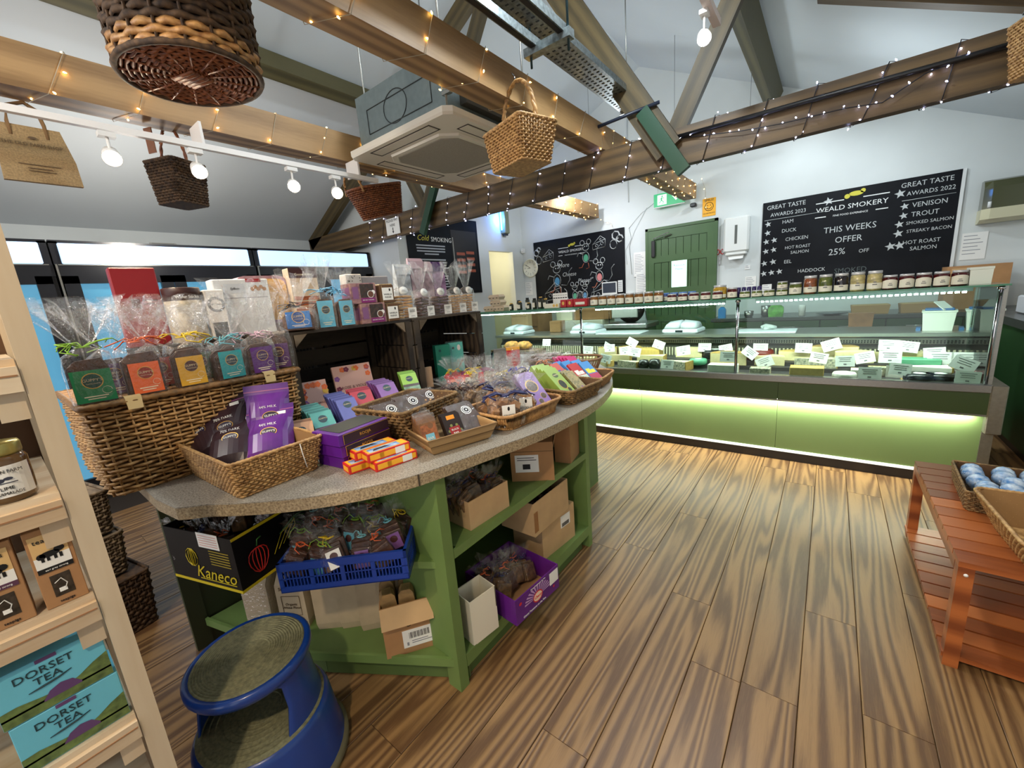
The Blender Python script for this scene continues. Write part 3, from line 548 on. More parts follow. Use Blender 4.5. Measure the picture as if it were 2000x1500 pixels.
# eggs, bottles, cards, red tins at the left
pulp = mat('egg_pulp', (196, 176, 150), .9, bump=.4, nscale=60)
for k, (x, z) in enumerate(((-3.16, 0), (-2.99, 0), (-3.02, .062), (-3.02, .124))):
    o = thing('egg_box', ['bottom left egg box', 'bottom egg box of the stack', 'middle egg box of the stack', 'top egg box of the stack'][k] + ' on the counter left end', 'egg box', (x, 3.72-.02*k, ZT+z), 0, 'egg boxes')
    MB().loft([[(a*k2, b*k2, zz) for a, b in ((-.08, -.055), (.08, -.055), (.08, .055), (-.08, .055))] for zz, k2 in ((0, .85), (.03, 1), (.032, 1.03), (.058, .85))], caps=True).build('carton', pulp, o)
    q = MB()
    for j in range(3): q.box(-.06+j*.05, -.045+j*.05, -.0585, -.056, .018, .026)
    q.build('vent_slot', mat('hole_dark', (1, 1, 1)), o)
bt = mat('dark_bottle', (40, 44, 30), .15, coat=.5)
for i, (x, y, h, lb) in enumerate(((-2.80, 3.64, .075, 'dark green squat jar beside the egg boxes'), (-2.74, 3.7, .10, 'small dark bottle behind the squat jar'), (-2.68, 3.64, .09, 'purple patterned pot right of the squat jar'), (-2.62, 3.70, .12, 'tall dark spice bottle with pale label'), (-2.56, 3.64, .07, 'cream topped little jar'), (-2.50, 3.66, .11, 'white labelled herb bottle'), (-2.46, 3.72, .12, 'slim brown bottle at the back'), (-2.42, 3.66, .11, 'slim brown bottle in front'), (-2.36, 3.66, .10, 'white labelled dark bottle by the gift cards'))):
    o = thing('small_bottle', lb, 'bottle', (x, y, ZT), 0, 'small bottles by the egg boxes'); MB().lathe([(.022, 0), (.024, .004), (.024, h*.8), (.016, h*.88), (.016, h), (.001, h)], 12).build('glass', bt, o); MB().box(-.016, .016, -.0262, -.0235, h*.15, h*.6).build('paper_label', paper, o); MB().lathe([(.0175, h*.88), (.0175, h*1.02), (.001, h*1.02)], 12).build('cap', ink if i % 2 else gold, o)
for i in range(6):
    o = thing('gift_card', ['first', 'second', 'third', 'fourth', 'fifth', 'sixth'][i]+' white printed card from the left in the row by the red tins', 'card', (-2.31+i*.028, 3.76, ZT), 8, 'white cards in a row'); MB().box(-.018, .018, -.001, .001, 0, .145).build('card', card_w, o); MB().box(-.012, .012, -.002, -.001, .09, .10).box(-.012, .012, -.002, -.001, .12, .124).build('printed_line', ink, o)
o = thing('cream_box', 'cream carton with two gold seals before the white cards', 'box', (-2.26, 3.64, ZT)); MB().box(-.09, .09, -.03, .03, 0, .045, bev=.002).build('carton', mat('cream_card', (222, 214, 196), .6), o); MB().disc((.03, -.0312, .024), .014).disc((.066, -.0312, .024), .014).build('gold_seal', gold, o)
red_t = mat('red_tin', (168, 22, 30), .3)
for i, x in enumerate((-2.12, -2.045)):
    o = thing('red_tin', ['left', 'right'][i] + ' red tin with gold emblem by the cream carton', 'tin', (x, 3.64, ZT), 0, 'red tins'); MB().box(-.034, .034, -.03, .03, 0, .075, bev=.004).build('tin', red_t, o); MB().disc((0, -.0312, .04), .014, ry=.018).build('emblem', gold, o)
o = thing('red_box', 'long red gift box wrapped in crinkled film', 'box', (-1.93, 3.64, ZT)); MB().box(-.075, .075, -.03, .03, 0, .075, bev=.004).build('carton', red_t, o); MB().box(-.05, .05, -.0316, -.031, .02, .045).build('label_panel', paper, o)
MB().loft([[(-.075+.15*i/11, .0, .075) for i in range(12)], [(-.06+.12*i/11, .01*math.sin(i*2), .10) for i in range(12)], [(-.08+.16*i/11, .018*math.sin(i*3), .125+.008*math.sin(i*5)) for i in range(12)]], closed=False).build('film_tuft', film_m, o)
# ================================================================== BACK WALL
YB = 5.998
def star(q, x, z, r, y, mi=0, rot=0):
    pts = []
    for i in range(10):
        a = PI/2+rot+i*PI/5; rr = r if i % 2 == 0 else r*.42; pts.append((x+rr*math.cos(a), y, z+rr*math.sin(a)))
    q.add(pts+[(x, y, z)], [(i, (i+1) % 10, 10) for i in range(10)], mi)
def poly(q, pts, y, r=.004, mi=0, closed=False):
    q.tube([(x, y, z) for x, z in pts], r, 4, mi, closed=closed)
slate_m = mat('chalkboard', (6, 8, 14), .6, noise=.5, nscale=6, c2=(12, 15, 22), spec=.2)
def logo(r, x, z, s, y, fish=True):
    text('WEALD SMOKERY', .057*s, mat('print_white', (232, 234, 232), .6), r, (x, y, z), sx=1.06)
    text('FINE FOOD EXPERIENCE', .022*s, mat('print_white', (1, 1, 1)), r, (x, y, z-.062*s))
    q = MB()
    for a, b, zz in ((-.25, -.05, .062), (.08, .25, .062), (-.25, -.17, -.060), (.17, .25, -.060)): q.box(x+a*s, x+b*s, y-.0005, y+.0005, z+zz*s-.004*s, z+zz*s+.004*s)
    q.build('logo_rule', mat('print_white', (1, 1, 1)), r)
    q = MB(); q.disc((x+.03*s, y-.001, z+.10*s), .05*s, 14, ry=.02*s); q.disc((x-.03*s, y-.001, z+.085*s), .02*s, 10); q.disc((x+.075*s, y-.001, z+.115*s), .018*s, 8); q.build('emblem', mat('emblem_yellow', (206, 196, 60), .6), r)
# right board
bR = thing('chalkboard', 'large chalkboard listing great taste awards and 25% off offer', 'chalkboard', (0, YB-.012, 0))
MB().box(-.70, .925, -.006, .006, 1.16, 2.266).build('board', slate_m, bR); MB().box(.925, .95, -.01, .006, 1.16, 2.266).build('white_edge', white, bR)
y = -.0075
logo(bR, .115, 2.085, 1.22, y)
def ch(b, s, x, z, p=bR, al='LEFT', sh=.0, c=chalk): text(b, s*.77, c, p, (x, y, z), align=al, shear=sh, sx=.92)
ch('GREAT TASTE', .085, -.66, 2.20); ch('AWARDS 2023', .075, -.62, 2.115)
for i, (t, dx) in enumerate((('HAM', .2), ('DUCK', .2), ('CHICKEN', .24), ('HOT ROAST', .24), ('SALMON', .30), ('EEL', .24), ('HADDOCK', .38))):
    ch(t, .072 if i not in (3, 4) else .062, -.66+dx-.04, 2.02-[0, .10, .20, .295, .355, .455, .575][i])
faint = mat('chalk_faint', (84, 92, 92), .9)
ch('THIS WEEKS', .115, .12, 1.86, al='CENTER'); ch('OFFER', .115, .12, 1.745, al='CENTER'); ch('25%', .125, .03, 1.62, al='CENTER'); ch('OFF', .07, .26, 1.605, al='CENTER')
ch('SMOKED', .10, .16, 1.41, al='CENTER', c=faint); ch('TROUT', .10, .14, 1.28, al='CENTER', c=faint)
ch('GREAT TASTE', .085, .50, 2.20); ch('AWARDS 2022', .075, .55, 2.115)
for t, x_, z_, s_ in (('VENISON', .60, 2.00, .085), ('TROUT', .60, 1.91, .085), ('SMOKED SALMON', .57, 1.83, .058), ('STREAKY BACON', .58, 1.75, .058), ('HOT ROAST', .56, 1.64, .07), ('SALMON', .62, 1.575, .07)): ch(t, s_, x_, z_)
q = MB()
for x_, z_, r_ in ((-.08, 2.17, .045), (-.64, 2.02, .035), (-.64, 1.92, .035), (-.65, 1.82, .035), (-.57, 1.83, .035), (-.65, 1.71, .035), (-.57, 1.72, .035), (-.66, 1.57, .036), (-.57, 1.58, .038), (-.66, 1.45, .036), (-.58, 1.455, .036), (-.50, 1.46, .036),
                   (.50, 2.13, .045), (.545, 2.0, .036), (.545, 1.91, .036), (.52, 1.83, .038), (.52, 1.74, .042), (.47, 1.62, .045), (.54, 1.62, .045)): star(q, x_, z_, r_, y, rot=.2)
poly(q, [(-.68, 2.065), (-.1, 2.07)], y, .003); poly(q, [(.52, 2.055), (.90, 2.06)], y, .003)
q.build('chalk_star', chalk, bR)
# left board
bL = thing('chalkboard', 'chalkboard drawn with mice and cheese saying more cheese please', 'chalkboard', (0, YB-.012, 0))
MB().box(-4.03, -2.43, -.006, .006, 1.20, 2.275).build('board', slate_m, bL)
logo(bL, -3.32, 2.06, .93, y)
ch('"More', .13, -3.60, 1.85, bL, sh=.2); ch('Cheese', .12, -3.50, 1.70, bL, sh=.2); ch('Please!"', .12, -3.22, 1.58, bL, sh=.2)
cw = mat('chalk', (1, 1, 1)); cs = [cw, mat('chalk_orange', (196, 106, 76), .9), mat('chalk_blue', (78, 142, 186), .9), mat('chalk_mint', (92, 176, 140), .9), mat('chalk_pink', (206, 128, 128), .9)]
def wedge_art(x, z, s):
    q = MB(); poly(q, [(x-.09*s, z-.06*s), (x-.09*s, z+.0*s), (x+.03*s, z+.10*s), (x+.10*s, z+.05*s), (x+.10*s, z-.05*s), (x-.09*s, z-.07*s)], y, .005); poly(q, [(x-.09*s, z), (x+.10*s, z+.05*s)], y, .004)
    for a, b, r_ in ((-.03, -.02, .018), (.05, .0, .022), (.03, .055, .012)): poly(q, [(x+a*s+r_*s*math.cos(i), z+b*s+r_*s*math.sin(i)) for i in range(6)], y, .004, closed=True)
    q.build('cheese_drawing', cw, bL)
wedge_art(-3.76, 2.02, 1.1); wedge_art(-2.84, 2.10, 1.1); wedge_art(-3.70, 1.42, 1.7); wedge_art(-2.82, 1.38, 1.8)
def mouse_art(x, z, s, c, flip=1, seed=0):
    q = MB(); R_ = random.Random(seed)
    el = lambda cx, cz, rx, rz_: [(x+flip*(cx+rx*math.cos(2*PI*i/14))*s, z+(cz+rz_*math.sin(2*PI*i/14))*s) for i in range(14)]
    poly(q, el(0, .12, .045, .04), y, .005, closed=True); poly(q, el(-.045, .175, .03, .03), y, .005, closed=True); poly(q, el(.045, .18, .028, .03), y, .005, closed=True)
    q.disc((x, y-.001, z-.01*s), .032*s, 14, c, ry=.045*s); poly(q, el(0, 0, .045, .065), y, .004, closed=True)
    poly(q, [(x+flip*a*s, z+b*s) for a, b in ((.05, -.05), (.12, -.06), (.16, .0), (.15, .08), (.19, .12))], y, .005)
    poly(q, [(x+flip*a*s, z+b*s) for a, b in ((-.04, .04), (-.10, .06), (-.12, .02))], y, .005); poly(q, [(x+flip*a*s, z+b*s) for a, b in ((-.03, -.07), (-.06, -.12), (-.10, -.12))], y, .006, c and 1); poly(q, [(x+flip*a*s, z+b*s) for a, b in ((.03, -.07), (.04, -.13), (.0, -.14))], y, .006, 1)
    q.disc((x-.012*s, y-.001, z+.13*s), .008*s, 8); q.disc((x+.018*s, y-.001, z+.13*s), .008*s, 8)
    q.build('mouse_drawing', cs, bL)
mouse_art(-3.60, 1.62, 1.5, 2, 1, 1); mouse_art(-3.06, 1.93, 1.25, 3, 1, 2); mouse_art(-2.84, 1.62, 1.3, 4, 1, 3); mouse_art(-3.28, 1.36, 1.0, 3, -1, 4); mouse_art(-3.10, 1.36, 1.0, 2, 1, 5)
q = MB()
for cx, cz, r_ in ((-3.98, 2.10, .05), (-3.93, 2.15, .035), (-2.56, 2.18, .06), (-2.50, 2.13, .05)): poly(q, [(cx+r_*math.cos(i*.9), cz+r_*math.sin(i*.9)) for i in range(7)], y, .011, closed=True)
for cx, cz in ((-3.94, 1.98), (-2.60, 2.06)): poly(q, [(cx+.055*math.cos(i*.6), cz+.065*math.sin(i*.6)) for i in range(10)], y, .005, closed=True)
q.build('onion_drawing', cw, bL)
o = thing('card_terminal', 'small white bordered screen standing against the mice chalkboard', 'screen', (-2.66, 5.93, 1.33)); MB().box(-.12, .12, -.008, .008, 0, .19, bev=.003).build('frame', white, o); MB().box(-.105, .105, -.0095, -.008, .03, .175).build('display', mat('screen_dark', (52, 58, 70), .2), o)
o = thing('key_pad', 'narrow white keypad beside the bordered screen', 'keypad', (-2.49, 5.94, 1.36)); MB().box(-.035, .035, -.006, .006, 0, .17, bev=.002).build('pad', white, o)
q = MB(); [q.box(-.025+i*.018, -.013+i*.018, -.0075, -.006, .02+j*.028, .036+j*.028) for i in range(3) for j in range(5)]; q.build('key', mat('key_grey', (140, 144, 150), .5), o)
# ledge those stand on
tag(MB().box(-2.80, -2.30, -.05, 0, 0, .03).build('wall_ledge', white, loc=(0, 5.999, 1.30)), 'small white ledge under the bordered screen', 'shelf')
# door
dr = tag(thing('door_1', 'green boarded door with a bright paper notice on its small pane', 'door', (-1.652, 6.0, 0)), kind='structure')
gd = mat('door_green', (66, 96, 54), .5, noise=.06, nscale=4); gdd = mat('door_groove', (34, 54, 30), .7)
for x_ in (-.46, .43): MB().box(x_, x_+.035, -.05, 0, 0, 2.19).build('door_frame', gd, dr)
MB().box(-.46, .465, -.05, 0, 2.155, 2.19).build('door_frame', gd, dr); MB().box(-.425, .43, -.025, 0, 0, 2.155).build('door_back', gdd, dr)
for i in range(7):
    a = -.34+i*.0975; MB().box(a+.003, a+.094, -.034, -.025, .1, 2.06).build('door_board', gd, dr)
for x_ in (-.425, .345): MB().box(x_, x_+.085, -.045, -.02, 0, 2.15).build('stile', gd, dr)
for z_ in (2.03, 1.72, 1.28, .9, .05): MB().box(-.34, .345, -.045, -.02, z_, z_+.09 if z_ < 2 else 2.15).build('rail', gd, dr)
for x_ in (-.10, .10): MB().box(x_-.012 if x_ < 0 else x_, x_ if x_ < 0 else x_+.012, -.05, -.03, 1.37, 1.72).build('pane_bead', gd, dr)
MB().box(-.10, .10, -.048, -.04, 1.37, 1.72).build('pane', mat('pane_glow', (206, 255, 232), .3, emit=1.0), dr)
text('Restock', .045, mat('green_ink', (60, 150, 110), .6), dr, (0, -.049, 1.66)); text('Please', .04, mat('green_ink', (1, 1, 1)), dr, (0, -.049, 1.61))
MB().box(-.37, -.32, -.075, -.045, 1.80, 2.02, bev=.006).build('door_closer', black, dr); MB().bar((-.34, -.08, 2.04), (-.12, -.10, 2.10), .02, .008).bar((-.10, -.05, 2.07), (-.20, -.08, 2.05), .02, .008).build('closer_arm', chrome, dr)
# signs
o = thing('exit_sign', 'green running man exit sign under the joist end', 'sign', (-1.77, 5.90, 2.44)); MB().box(-.20, .20, -.012, .012, 0, .165, bev=.003).build('panel', mat('exit_green', (28, 150, 92), .4, emit=.5), o)
MB().box(-.20, .20, -.014, .016, -.012, 0).build('lamp_bar', white, o); MB().tube([(-.15, 0, .165), (-.15, 0, .24), (-.15, .1, .24)], .006, 5).tube([(.15, 0, .165), (.15, 0, .24), (.15, .1, .24)], .006, 5).build('bracket', white, o)
MB().box(-.15, -.03, -.0135, -.012, .02, .145).build('doorway_symbol', mat('sign_white', (220, 255, 235), emit=.6), o)
q = MB(); gg = -.0145
q.disc((-.088, gg, .125), .011, 10); q.bar((-.092, gg, .112), (-.098, gg, .075), .014, .001, up=(0, 1, 0)); q.bar((-.098, gg, .078), (-.07, gg, .055), .009, .001, up=(0, 1, 0)); q.bar((-.07, gg, .055), (-.08, gg, .03), .008, .001, up=(0, 1, 0)); q.bar((-.098, gg, .078), (-.118, gg, .05), .009, .001, up=(0, 1, 0)); q.bar((-.118, gg, .05), (-.135, gg, .052), .008, .001, up=(0, 1, 0)); q.bar((-.092, gg, .108), (-.06, gg, .10), .007, .001, up=(0, 1, 0)); q.bar((-.094, gg, .106), (-.12, gg, .088), .007, .001, up=(0, 1, 0))
q.build('running_figure', mat('exit_green', (1, 1, 1)), o)
q = MB(); q.quad([(.03, gg, .12), (.15, gg, .12), (.09, gg, .045)]); q.box(.08, .10, gg-.0005, gg, .10, .14); q.build('arrow', mat('sign_white', (1, 1, 1)), o)
o = thing('smile_sign', 'yellow smiling face camera notice beside the exit sign', 'sign', (-1.30, YB-.004, 2.23)); MB().box(-.078, .078, -.002, .004, 0, .215).build('panel', mat('sign_yellow', (232, 168, 28), .5), o)
q = MB(); yy = -.004; q.tube([(.05*math.cos(2*PI*i/20), yy, .115+.05*math.sin(2*PI*i/20)) for i in range(20)], .003, 4, closed=True); q.tube([(.03*math.cos(PI+PI*i/8), yy, .112+.025*math.sin(PI+PI*i/8)) for i in range(9)], .003, 4)
q.disc((-.016, yy, .13), .006, 8); q.disc((.016, yy, .13), .006, 8); q.build('face', ink, o); text('SMILE!', .04, ink, o, (0, yy, .192)); text('YOU ARE ON CCTV', .016, ink, o, (0, yy, .035))
o = thing('towel_dispenser', 'white paper towel dispenser on the wall right of the green door', 'dispenser', (-.965, 5.998, 1.66)); MB().box(-.14, .14, -.11, 0, .08, .50, bev=.02).build('casing', mat('dispenser_white', (226, 228, 224), .3), o)
MB().box(-.014, .014, -.113, -.108, .18, .40).build('sight_window', mat('window_grey', (90, 94, 90), .3), o); MB().box(-.12, .12, -.10, -.0, .045, .08, bev=.01).build('chute', mat('dispenser_white', (1, 1, 1)), o)
q = MB(); q.loft([[(-.09, -.06, .05), (.09, -.06, .05)], [(-.085, -.075, .02), (.085, -.075, .025)], [(-.07, -.09, -.005), (.08, -.085, 0)]], closed=False); q.build('paper_towel', card_w, o)
o = thing('scissors', 'red handled scissors hung between the door and the dispenser', 'scissors', (-1.155, 5.985, 1.70))
q = MB(); rd = mat('scissor_red', (190, 40, 40), .4)
for s in (-1, 1): q.tube([(s*.028+.022*math.cos(2*PI*i/12), 0, .07+.03*math.sin(2*PI*i/12)) for i in range(12)], .006, 6, closed=True)
q.build('handle', rd, o); MB().bar((-.008, 0, .04), (.006, 0, -.09), .012, .002).bar((.008, 0, .04), (-.004, 0, -.09), .012, .002).build('blade', chrome, o)
o = thing('hand_towel_cabinet', 'olive fronted rounded dispenser at the far right of the back wall', 'dispenser', (1.30, 5.998, 1.74))
MB().loft([[(x, yv*k, z) for x, yv in ((-.235, 0), (-.235, -.12), (-.19, -.17), (.25, -.17), (.25, 0))] for z, k in ((.12, 1), (.30, 1), (.36, .8), (.375, .55))], caps=True).build('tinted_cover', mat('olive_tint', (70, 72, 44), .15, coat=.6), o)
MB().loft([[(x, yv*k, z) for x, yv in ((-.24, 0), (-.24, -.14), (-.19, -.185), (.25, -.185), (.25, 0))] for z, k in ((-.0, .5), (.03, .9), (.12, 1))], caps=True).build('lower_casing', mat('cream_casing', (206, 202, 170), .4), o)
MB().lathe([(.012, 0), (.012, .05), (.001, .05)], 10).build('paper_end', white, o, (-.20, -.175, .13))
def sheet(x, z, w, h, lb, y=YB, n=5, rz=0, m=None, cat='paper'):
    o = thing('notice_sheet', lb, cat, (x, y-.003, z)); MB().box(-w/2, w/2, -.0015, .0015, 0, h).build('sheet', m or card_w, o)
    q = MB()
    for i in range(n): q.box(-w*.42, w*(.1+.3*((i*7) % 5)/5), -.0022, -.0015, h*(.9-i*.8/n)-.006, h*(.9-i*.8/n))
    q.build('printed_line', mat('pale_ink2', (140, 142, 150), .7), o); return o
sheet(1.07, 1.42, .17, .25, 'white instruction sheet with dots right of the awards chalkboard', n=6)
sheet(-2.21, 1.56, .17, .34, 'upper white list hung left of the green door', n=12, y=5.99); sheet(-2.17, 1.26, .19, .36, 'lower white list hung left of the green door', n=12, y=5.985)
sheet(-4.19, 1.42, .15, .22, 'white sheet below the clock', n=6); sheet(-.62, 1.20, .10, .12, 'small sheet at the lower left of the awards chalkboard', n=4, y=5.98)
sheet(-.84, 1.52, .06, .05, 'tiny label under the towel dispenser', n=2); sheet(-.80, 1.30, .12, .13, 'small calendar near the towel dispenser', n=5)
o = thing('wall_clock', 'round white wall clock above the white sheet', 'clock', (-4.12, 5.998, 1.875)); 
MB().lathe([(.001, 0), (.15, 0), (.155, .015), (.15, .035), (.138, .038), (.137, .025), (.001, .025)], 32).build('case', mat('clock_white', (238, 236, 216), .4), o, rot=(PI/2, 0, 0))
q = MB()
for i in range(12): a = i*PI/6; q.bar((.118*math.sin(a), -.0262, .118*math.cos(a)), (.13*math.sin(a), -.0262, .13*math.cos(a)), .004, .001, up=(0, 1, 0))
q.build('hour_mark', ink, o); 
for n_ in range(1, 13): text(str(n_), .028, ink, o, (.098*math.sin(n_*PI/6), -.0265, .098*math.cos(n_*PI/6)), name='numeral')
MB().bar((0, -.028, 0), (-.062, -.028, -.005), .006, .001, up=(0, 1, 0)).build('hour_hand', ink, o); MB().bar((0, -.029, 0), (-.085, -.029, .055), .005, .001, up=(0, 1, 0)).build('minute_hand', ink, o)
# cardboard box and fittings on the right worktop
o = thing('camera', 'small black camera under the joist end', 'camera', (-1.47, 5.93, 2.36)); MB().box(-.035, .035, -.05, .03, 0, .05, bev=.01).build('casing', black, o); MB().tube([(0, .03, .03), (0, .068, .03)], .012, 6).build('mount', black, o)
q = MB(); q.tube([(-2.40, 0, 1.75), (-2.42, 0, 1.95), (-2.33, 0, 2.10), (-2.36, 0, 2.25), (-2.18, 0, 2.42), (-2.0, 0, 2.52)], .003, 5); q.tube([(-2.33, 0, 1.6), (-2.36, 0, 2.0), (-2.28, 0, 2.2), (-2.1, 0, 2.48)], .003, 5); q.tube([(-2.36, 0, 2.6), (-2.37, 0, 3.2), (-2.36, 0, 3.8)], .008, 6)
tag(q.build('wall_cable', mat('cable_white', (196, 200, 200), .5), loc=(0, 5.99, 0)), 'thin pale cables looping down the wall between chalkboard and door', 'cable')
# left wall: cold smoking board, fly killer
cb = thing('information_board', 'black information board headed cold smoking with photo of racks', 'sign', (-4.278, 0, 0), rot=(0, 0, PI/2))
# local x = world y, faces +X
MB().box(3.50, 4.84, -.012, -.002, 1.52, 2.56).build('board', slate_m, cb)
text('Cold', .10, mat('script_yellow', (200, 190, 60), .6), cb, (3.66, -.0135, 2.26), align='LEFT', shear=.3); text('SMOKING', .085, mat('print_white', (1, 1, 1)), cb, (3.90, -.0135, 2.25), align='LEFT')
q = MB(); R_ = random.Random(5)
for k in range(17):
    if k in (4, 10): continue
    z_ = 2.16-k*.036; w_ = .56-R_.random()*.08 if k not in (3, 9, 16) else .25; q.box(3.86-w_/2+.03, 3.86+w_/2+.03, -.0132, -.012, z_, z_+.016)
q.build('printed_line', mat('board_text', (176, 180, 186), .6), cb)
q = MB(); q.box(4.28, 4.80, -.0135, -.012, 1.56, 2.40, 0)
for i in range(4):
    for j, xx in enumerate((4.36, 4.56)):
        q.box(xx, xx+.17, -.0142, -.0135, 2.06-i*.085+j*.02, 2.10-i*.085+j*.02, 1)
q.box(4.30, 4.315, -.0142, -.0135, 1.95, 2.30, 2); q.build('photograph', [mat('photo_dark', (16, 15, 20), .3), mat('photo_salmon', (150, 74, 50), .5), steel], cb)
fk = thing('insect_killer', 'tall grey insect killer glowing blue beside the lit doorway', 'insect killer', (-4.278, 5.38, 2.42)); MB().box(.0, .10, .05, .17, 0, .42, bev=.01).build('casing', mat('fk_casing', (128, 134, 110), .5), fk)
MB().tube([(.05, .02, .05), (.05, .02, .38)], .012, 8).build('blue_tube', mat('uv_tube', (70, 150, 255), emit=14), fk); MB().box(.03, .08, .06, .14, -.03, 0).build('foot', black, fk)
lamp('insect_killer_glow', 'POINT', (-4.20, 5.36, 2.62), 5, (.10, .30, 1.0), .04)
o = thing('motion_sensor', 'small white sensor in the corner above the clock', 'sensor', (-4.24, 5.96, 2.17)); MB().box(-.03, .03, -.03, .03, -.04, .04, bev=.008).build('casing', white, o); MB().lathe([(.001, 0), (.02, .0), (.014, .014), (.001, .018)], 10).build('lens', card_w, o, (.0, -.03, 0), (PI/2, 0, 0))

# ------------------------------------------------------------------ back worktop and green cabinets
wt = tag(MB().box(-1.12, 1.58, 5.38, 5.995, .925, .965, bev=.004).build('worktop', mat('dark_worktop', (78, 80, 78), .25, noise=.15, nscale=60)), 'dark worktop along the back wall right of the door', 'worktop')
hd = steel
for i in range(5):
    a = -1.10+i*.52; o = thing('base_cabinet', ['first', 'second', 'third', 'fourth', 'fifth'][i] + ' dark green base cabinet right of the door', 'cabinet', (a, 5.42, 0), group='dark green base cabinets')
    MB().box(0, .515, .02, .57, .1, .924).build('carcass', green_dark, o); MB().box(0, .515, .06, .57, 0, .1).build('plinth', black, o)
    d = MB().box(.004, .511, 0, .02, .76, .92, bev=.002).build('drawer', green_dark, o); MB().tube([(.14, -.02, .85), (.37, -.02, .85)], .006, 6).build('handle', hd, d)
    d = MB().box(.004, .511, 0, .02, .105, .755, bev=.002).build('door', green_dark, o); MB().tube([(.14, -.02, .70), (.37, -.02, .70)], .006, 6).build('handle', hd, d)
# right side run
o = thing('side_cabinet', 'tall dark green cabinet side at the right beyond the counter end', 'cabinet', (1.13, 3.95, 0)); MB().box(0, .45, 0, 1.35, .08, .90).build('carcass', green_dark, o); MB().box(.03, .45, .03, 1.35, 0, .08).build('plinth', black, o)
tag(MB().box(1.10, 1.595, 3.93, 5.36, .905, .965).build('worktop', mat('dark_worktop', (1, 1, 1))), 'dark worktop on the right-hand cabinet', 'worktop')
tag(MB().box(.2, .45, -.6, .6, 0, .14, bev=.01).build('white_carton', mat('white_carton', (196, 204, 210), .6), loc=(1.02, 4.6, .967)), 'long pale carton on the right-hand worktop', 'box')
o = thing('cardboard_box', 'brown cardboard box on the back worktop below the instruction sheet', 'box', (1.06, 5.75, .967)); MB().box(-.2, .2, -.12, .12, 0, .40).build('carton', brd, o); MB().box(-.17, .0, -.1205, -.12, .33, .38).build('tape', brd2, o)
bb = thing('spray_bottle', 'blue cleaner bottle on the worktop', 'bottle', (-1.02, 5.5, .965)); MB().loft([[(x*k, y_*k, z) for x, y_ in ((-.04, -.025), (.04, -.025), (.04, .025), (-.04, .025))] for z, k in ((0, 1), (.10, 1), (.13, .5), (.135, .35))], caps=True).build('bottle', mat('cleaner_blue', (60, 130, 190), .25), bb); MB().box(-.02, .02, -.015, .015, .135, .165).build('cap', white, bb)
gb = thing('wipes_pack', 'bright green wipes pack on the worktop', 'pack', (-.47, 5.5, .965)); MB().loft([[(x*k, y_*k, z) for x, y_ in ((-.075, -.03), (.075, -.03), (.075, .03), (-.075, .03))] for z, k in ((0, .9), (.05, 1), (.10, .95), (.125, .6))], caps=True).build('pack', mat('pack_green', (106, 190, 70), .35, noise=.35, nscale=20), gb)
for x, y_, h, lb in ((-.58, 5.6, .12, 'clear glass jug beside the green wipes pack'), (-.74, 5.52, .07, 'small steel bowl by the blue bottle')):
    tag(MB().lathe([(.03, 0), (.045, .01), (.05, h), (.047, h), (.04, .014), (.001, .012)], 14).build('bowl', steel, loc=(x, y_, .965)), lb, 'bowl')
tag(MB().lathe([(.03, 0), (.033, .10), (.03, .115), (.001, .115)], 14).build('paper_cup_stack', card_w, loc=(-.23, 5.52, .965)), 'stack of white paper cups on the worktop', 'cup')
tag(MB().lathe([(.05, 0), (.13, .015), (.14, .02), (.001, .016)], 20).build('plate', mat('dark_plate', (64, 74, 78), .3), loc=(.03, 5.5, .965)), 'dark shallow plate on the worktop', 'plate')
for x, w, lb in ((.33, .30, 'left shallow brown crate on the worktop'), (.68, .26, 'right shallow brown crate on the worktop')):
    o = thing('shallow_crate', lb, 'crate', (x, 5.55, .966), 0, 'shallow crates'); q = MB().loft([[(a*k, b*k, z) for a, b in ((-w/2, -.1), (w/2, -.1), (w/2, .1), (-w/2, .1))] for z, k in ((0, .92), (.085, 1))], caps=True); q.build('crate', mat('crate_tan', (164, 128, 78), .7), o); MB().box(-w*.46, w*.46, -.09, .09, .085, .088).build('lining', mat('paper_tan', (190, 160, 110), .8), o)
o = thing('paper_bag', 'brown paper carrier standing behind the counter', 'bag', (.24, 4.95, .62)); MB().loft([[(-.09*k, -.05, z), (.09*k, -.05, z), (.09*k, .05, z), (-.09*k, .05, z)] for z, k in ((0, .7), (.40, 1))], caps=True).build('bag', mat('kraft', (176, 126, 84), .8, noise=.15, nscale=15), o)
tag(MB().box(.0, .5, 4.8, 5.1, 0, .618).build('stool_crate', brd), 'plain brown carton under the paper carrier', 'box')
# boxes, scanner and slicer behind the left half
for k, (x, y_, z, w, d, h, m_, lb) in enumerate(((-3.30, 4.49, .937, .28, .10, .27, brd2, 'tall brown carton at the far left of the work shelf'), (-2.75, 5.3, 0, .7, .4, 1.02, mat('freezer_white', (224, 222, 196), .5), 'cream appliance cabinet behind the left scale'), (-2.58, 5.3, 1.023, .55, .3, .15, brd, 'flat brown carton on the cream appliance'), (-3.65, 5.3, 0, .42, .4, 1.2, brd, 'tall stack of brown cartons in the corner'), (-2.72, 4.46, .937, .16, .12, .14, brd, 'small brown carton left of the scale'), (-3.02, 5.3, 1.023, .26, .3, .2, mat('cream_lid', (232, 228, 196), .6), 'pale box on the cream appliance'))):
    o = thing('storage_box', lb, 'box', (x, y_, z)); MB().box(-w/2, w/2, -d/2, d/2, 0, h, bev=.004).build('carton', m_, o); MB().box(-w/2+.02, w/2-.02, -d/2-.001, -d/2, h*.78, h*.80).build('seam', mat('seam_brown', (120, 92, 62), .8), o)
o = thing('plastic_bag', 'crumpled clear bag beside the left scale', 'bag', (-2.52, 4.42, .937)); q = MB(); 
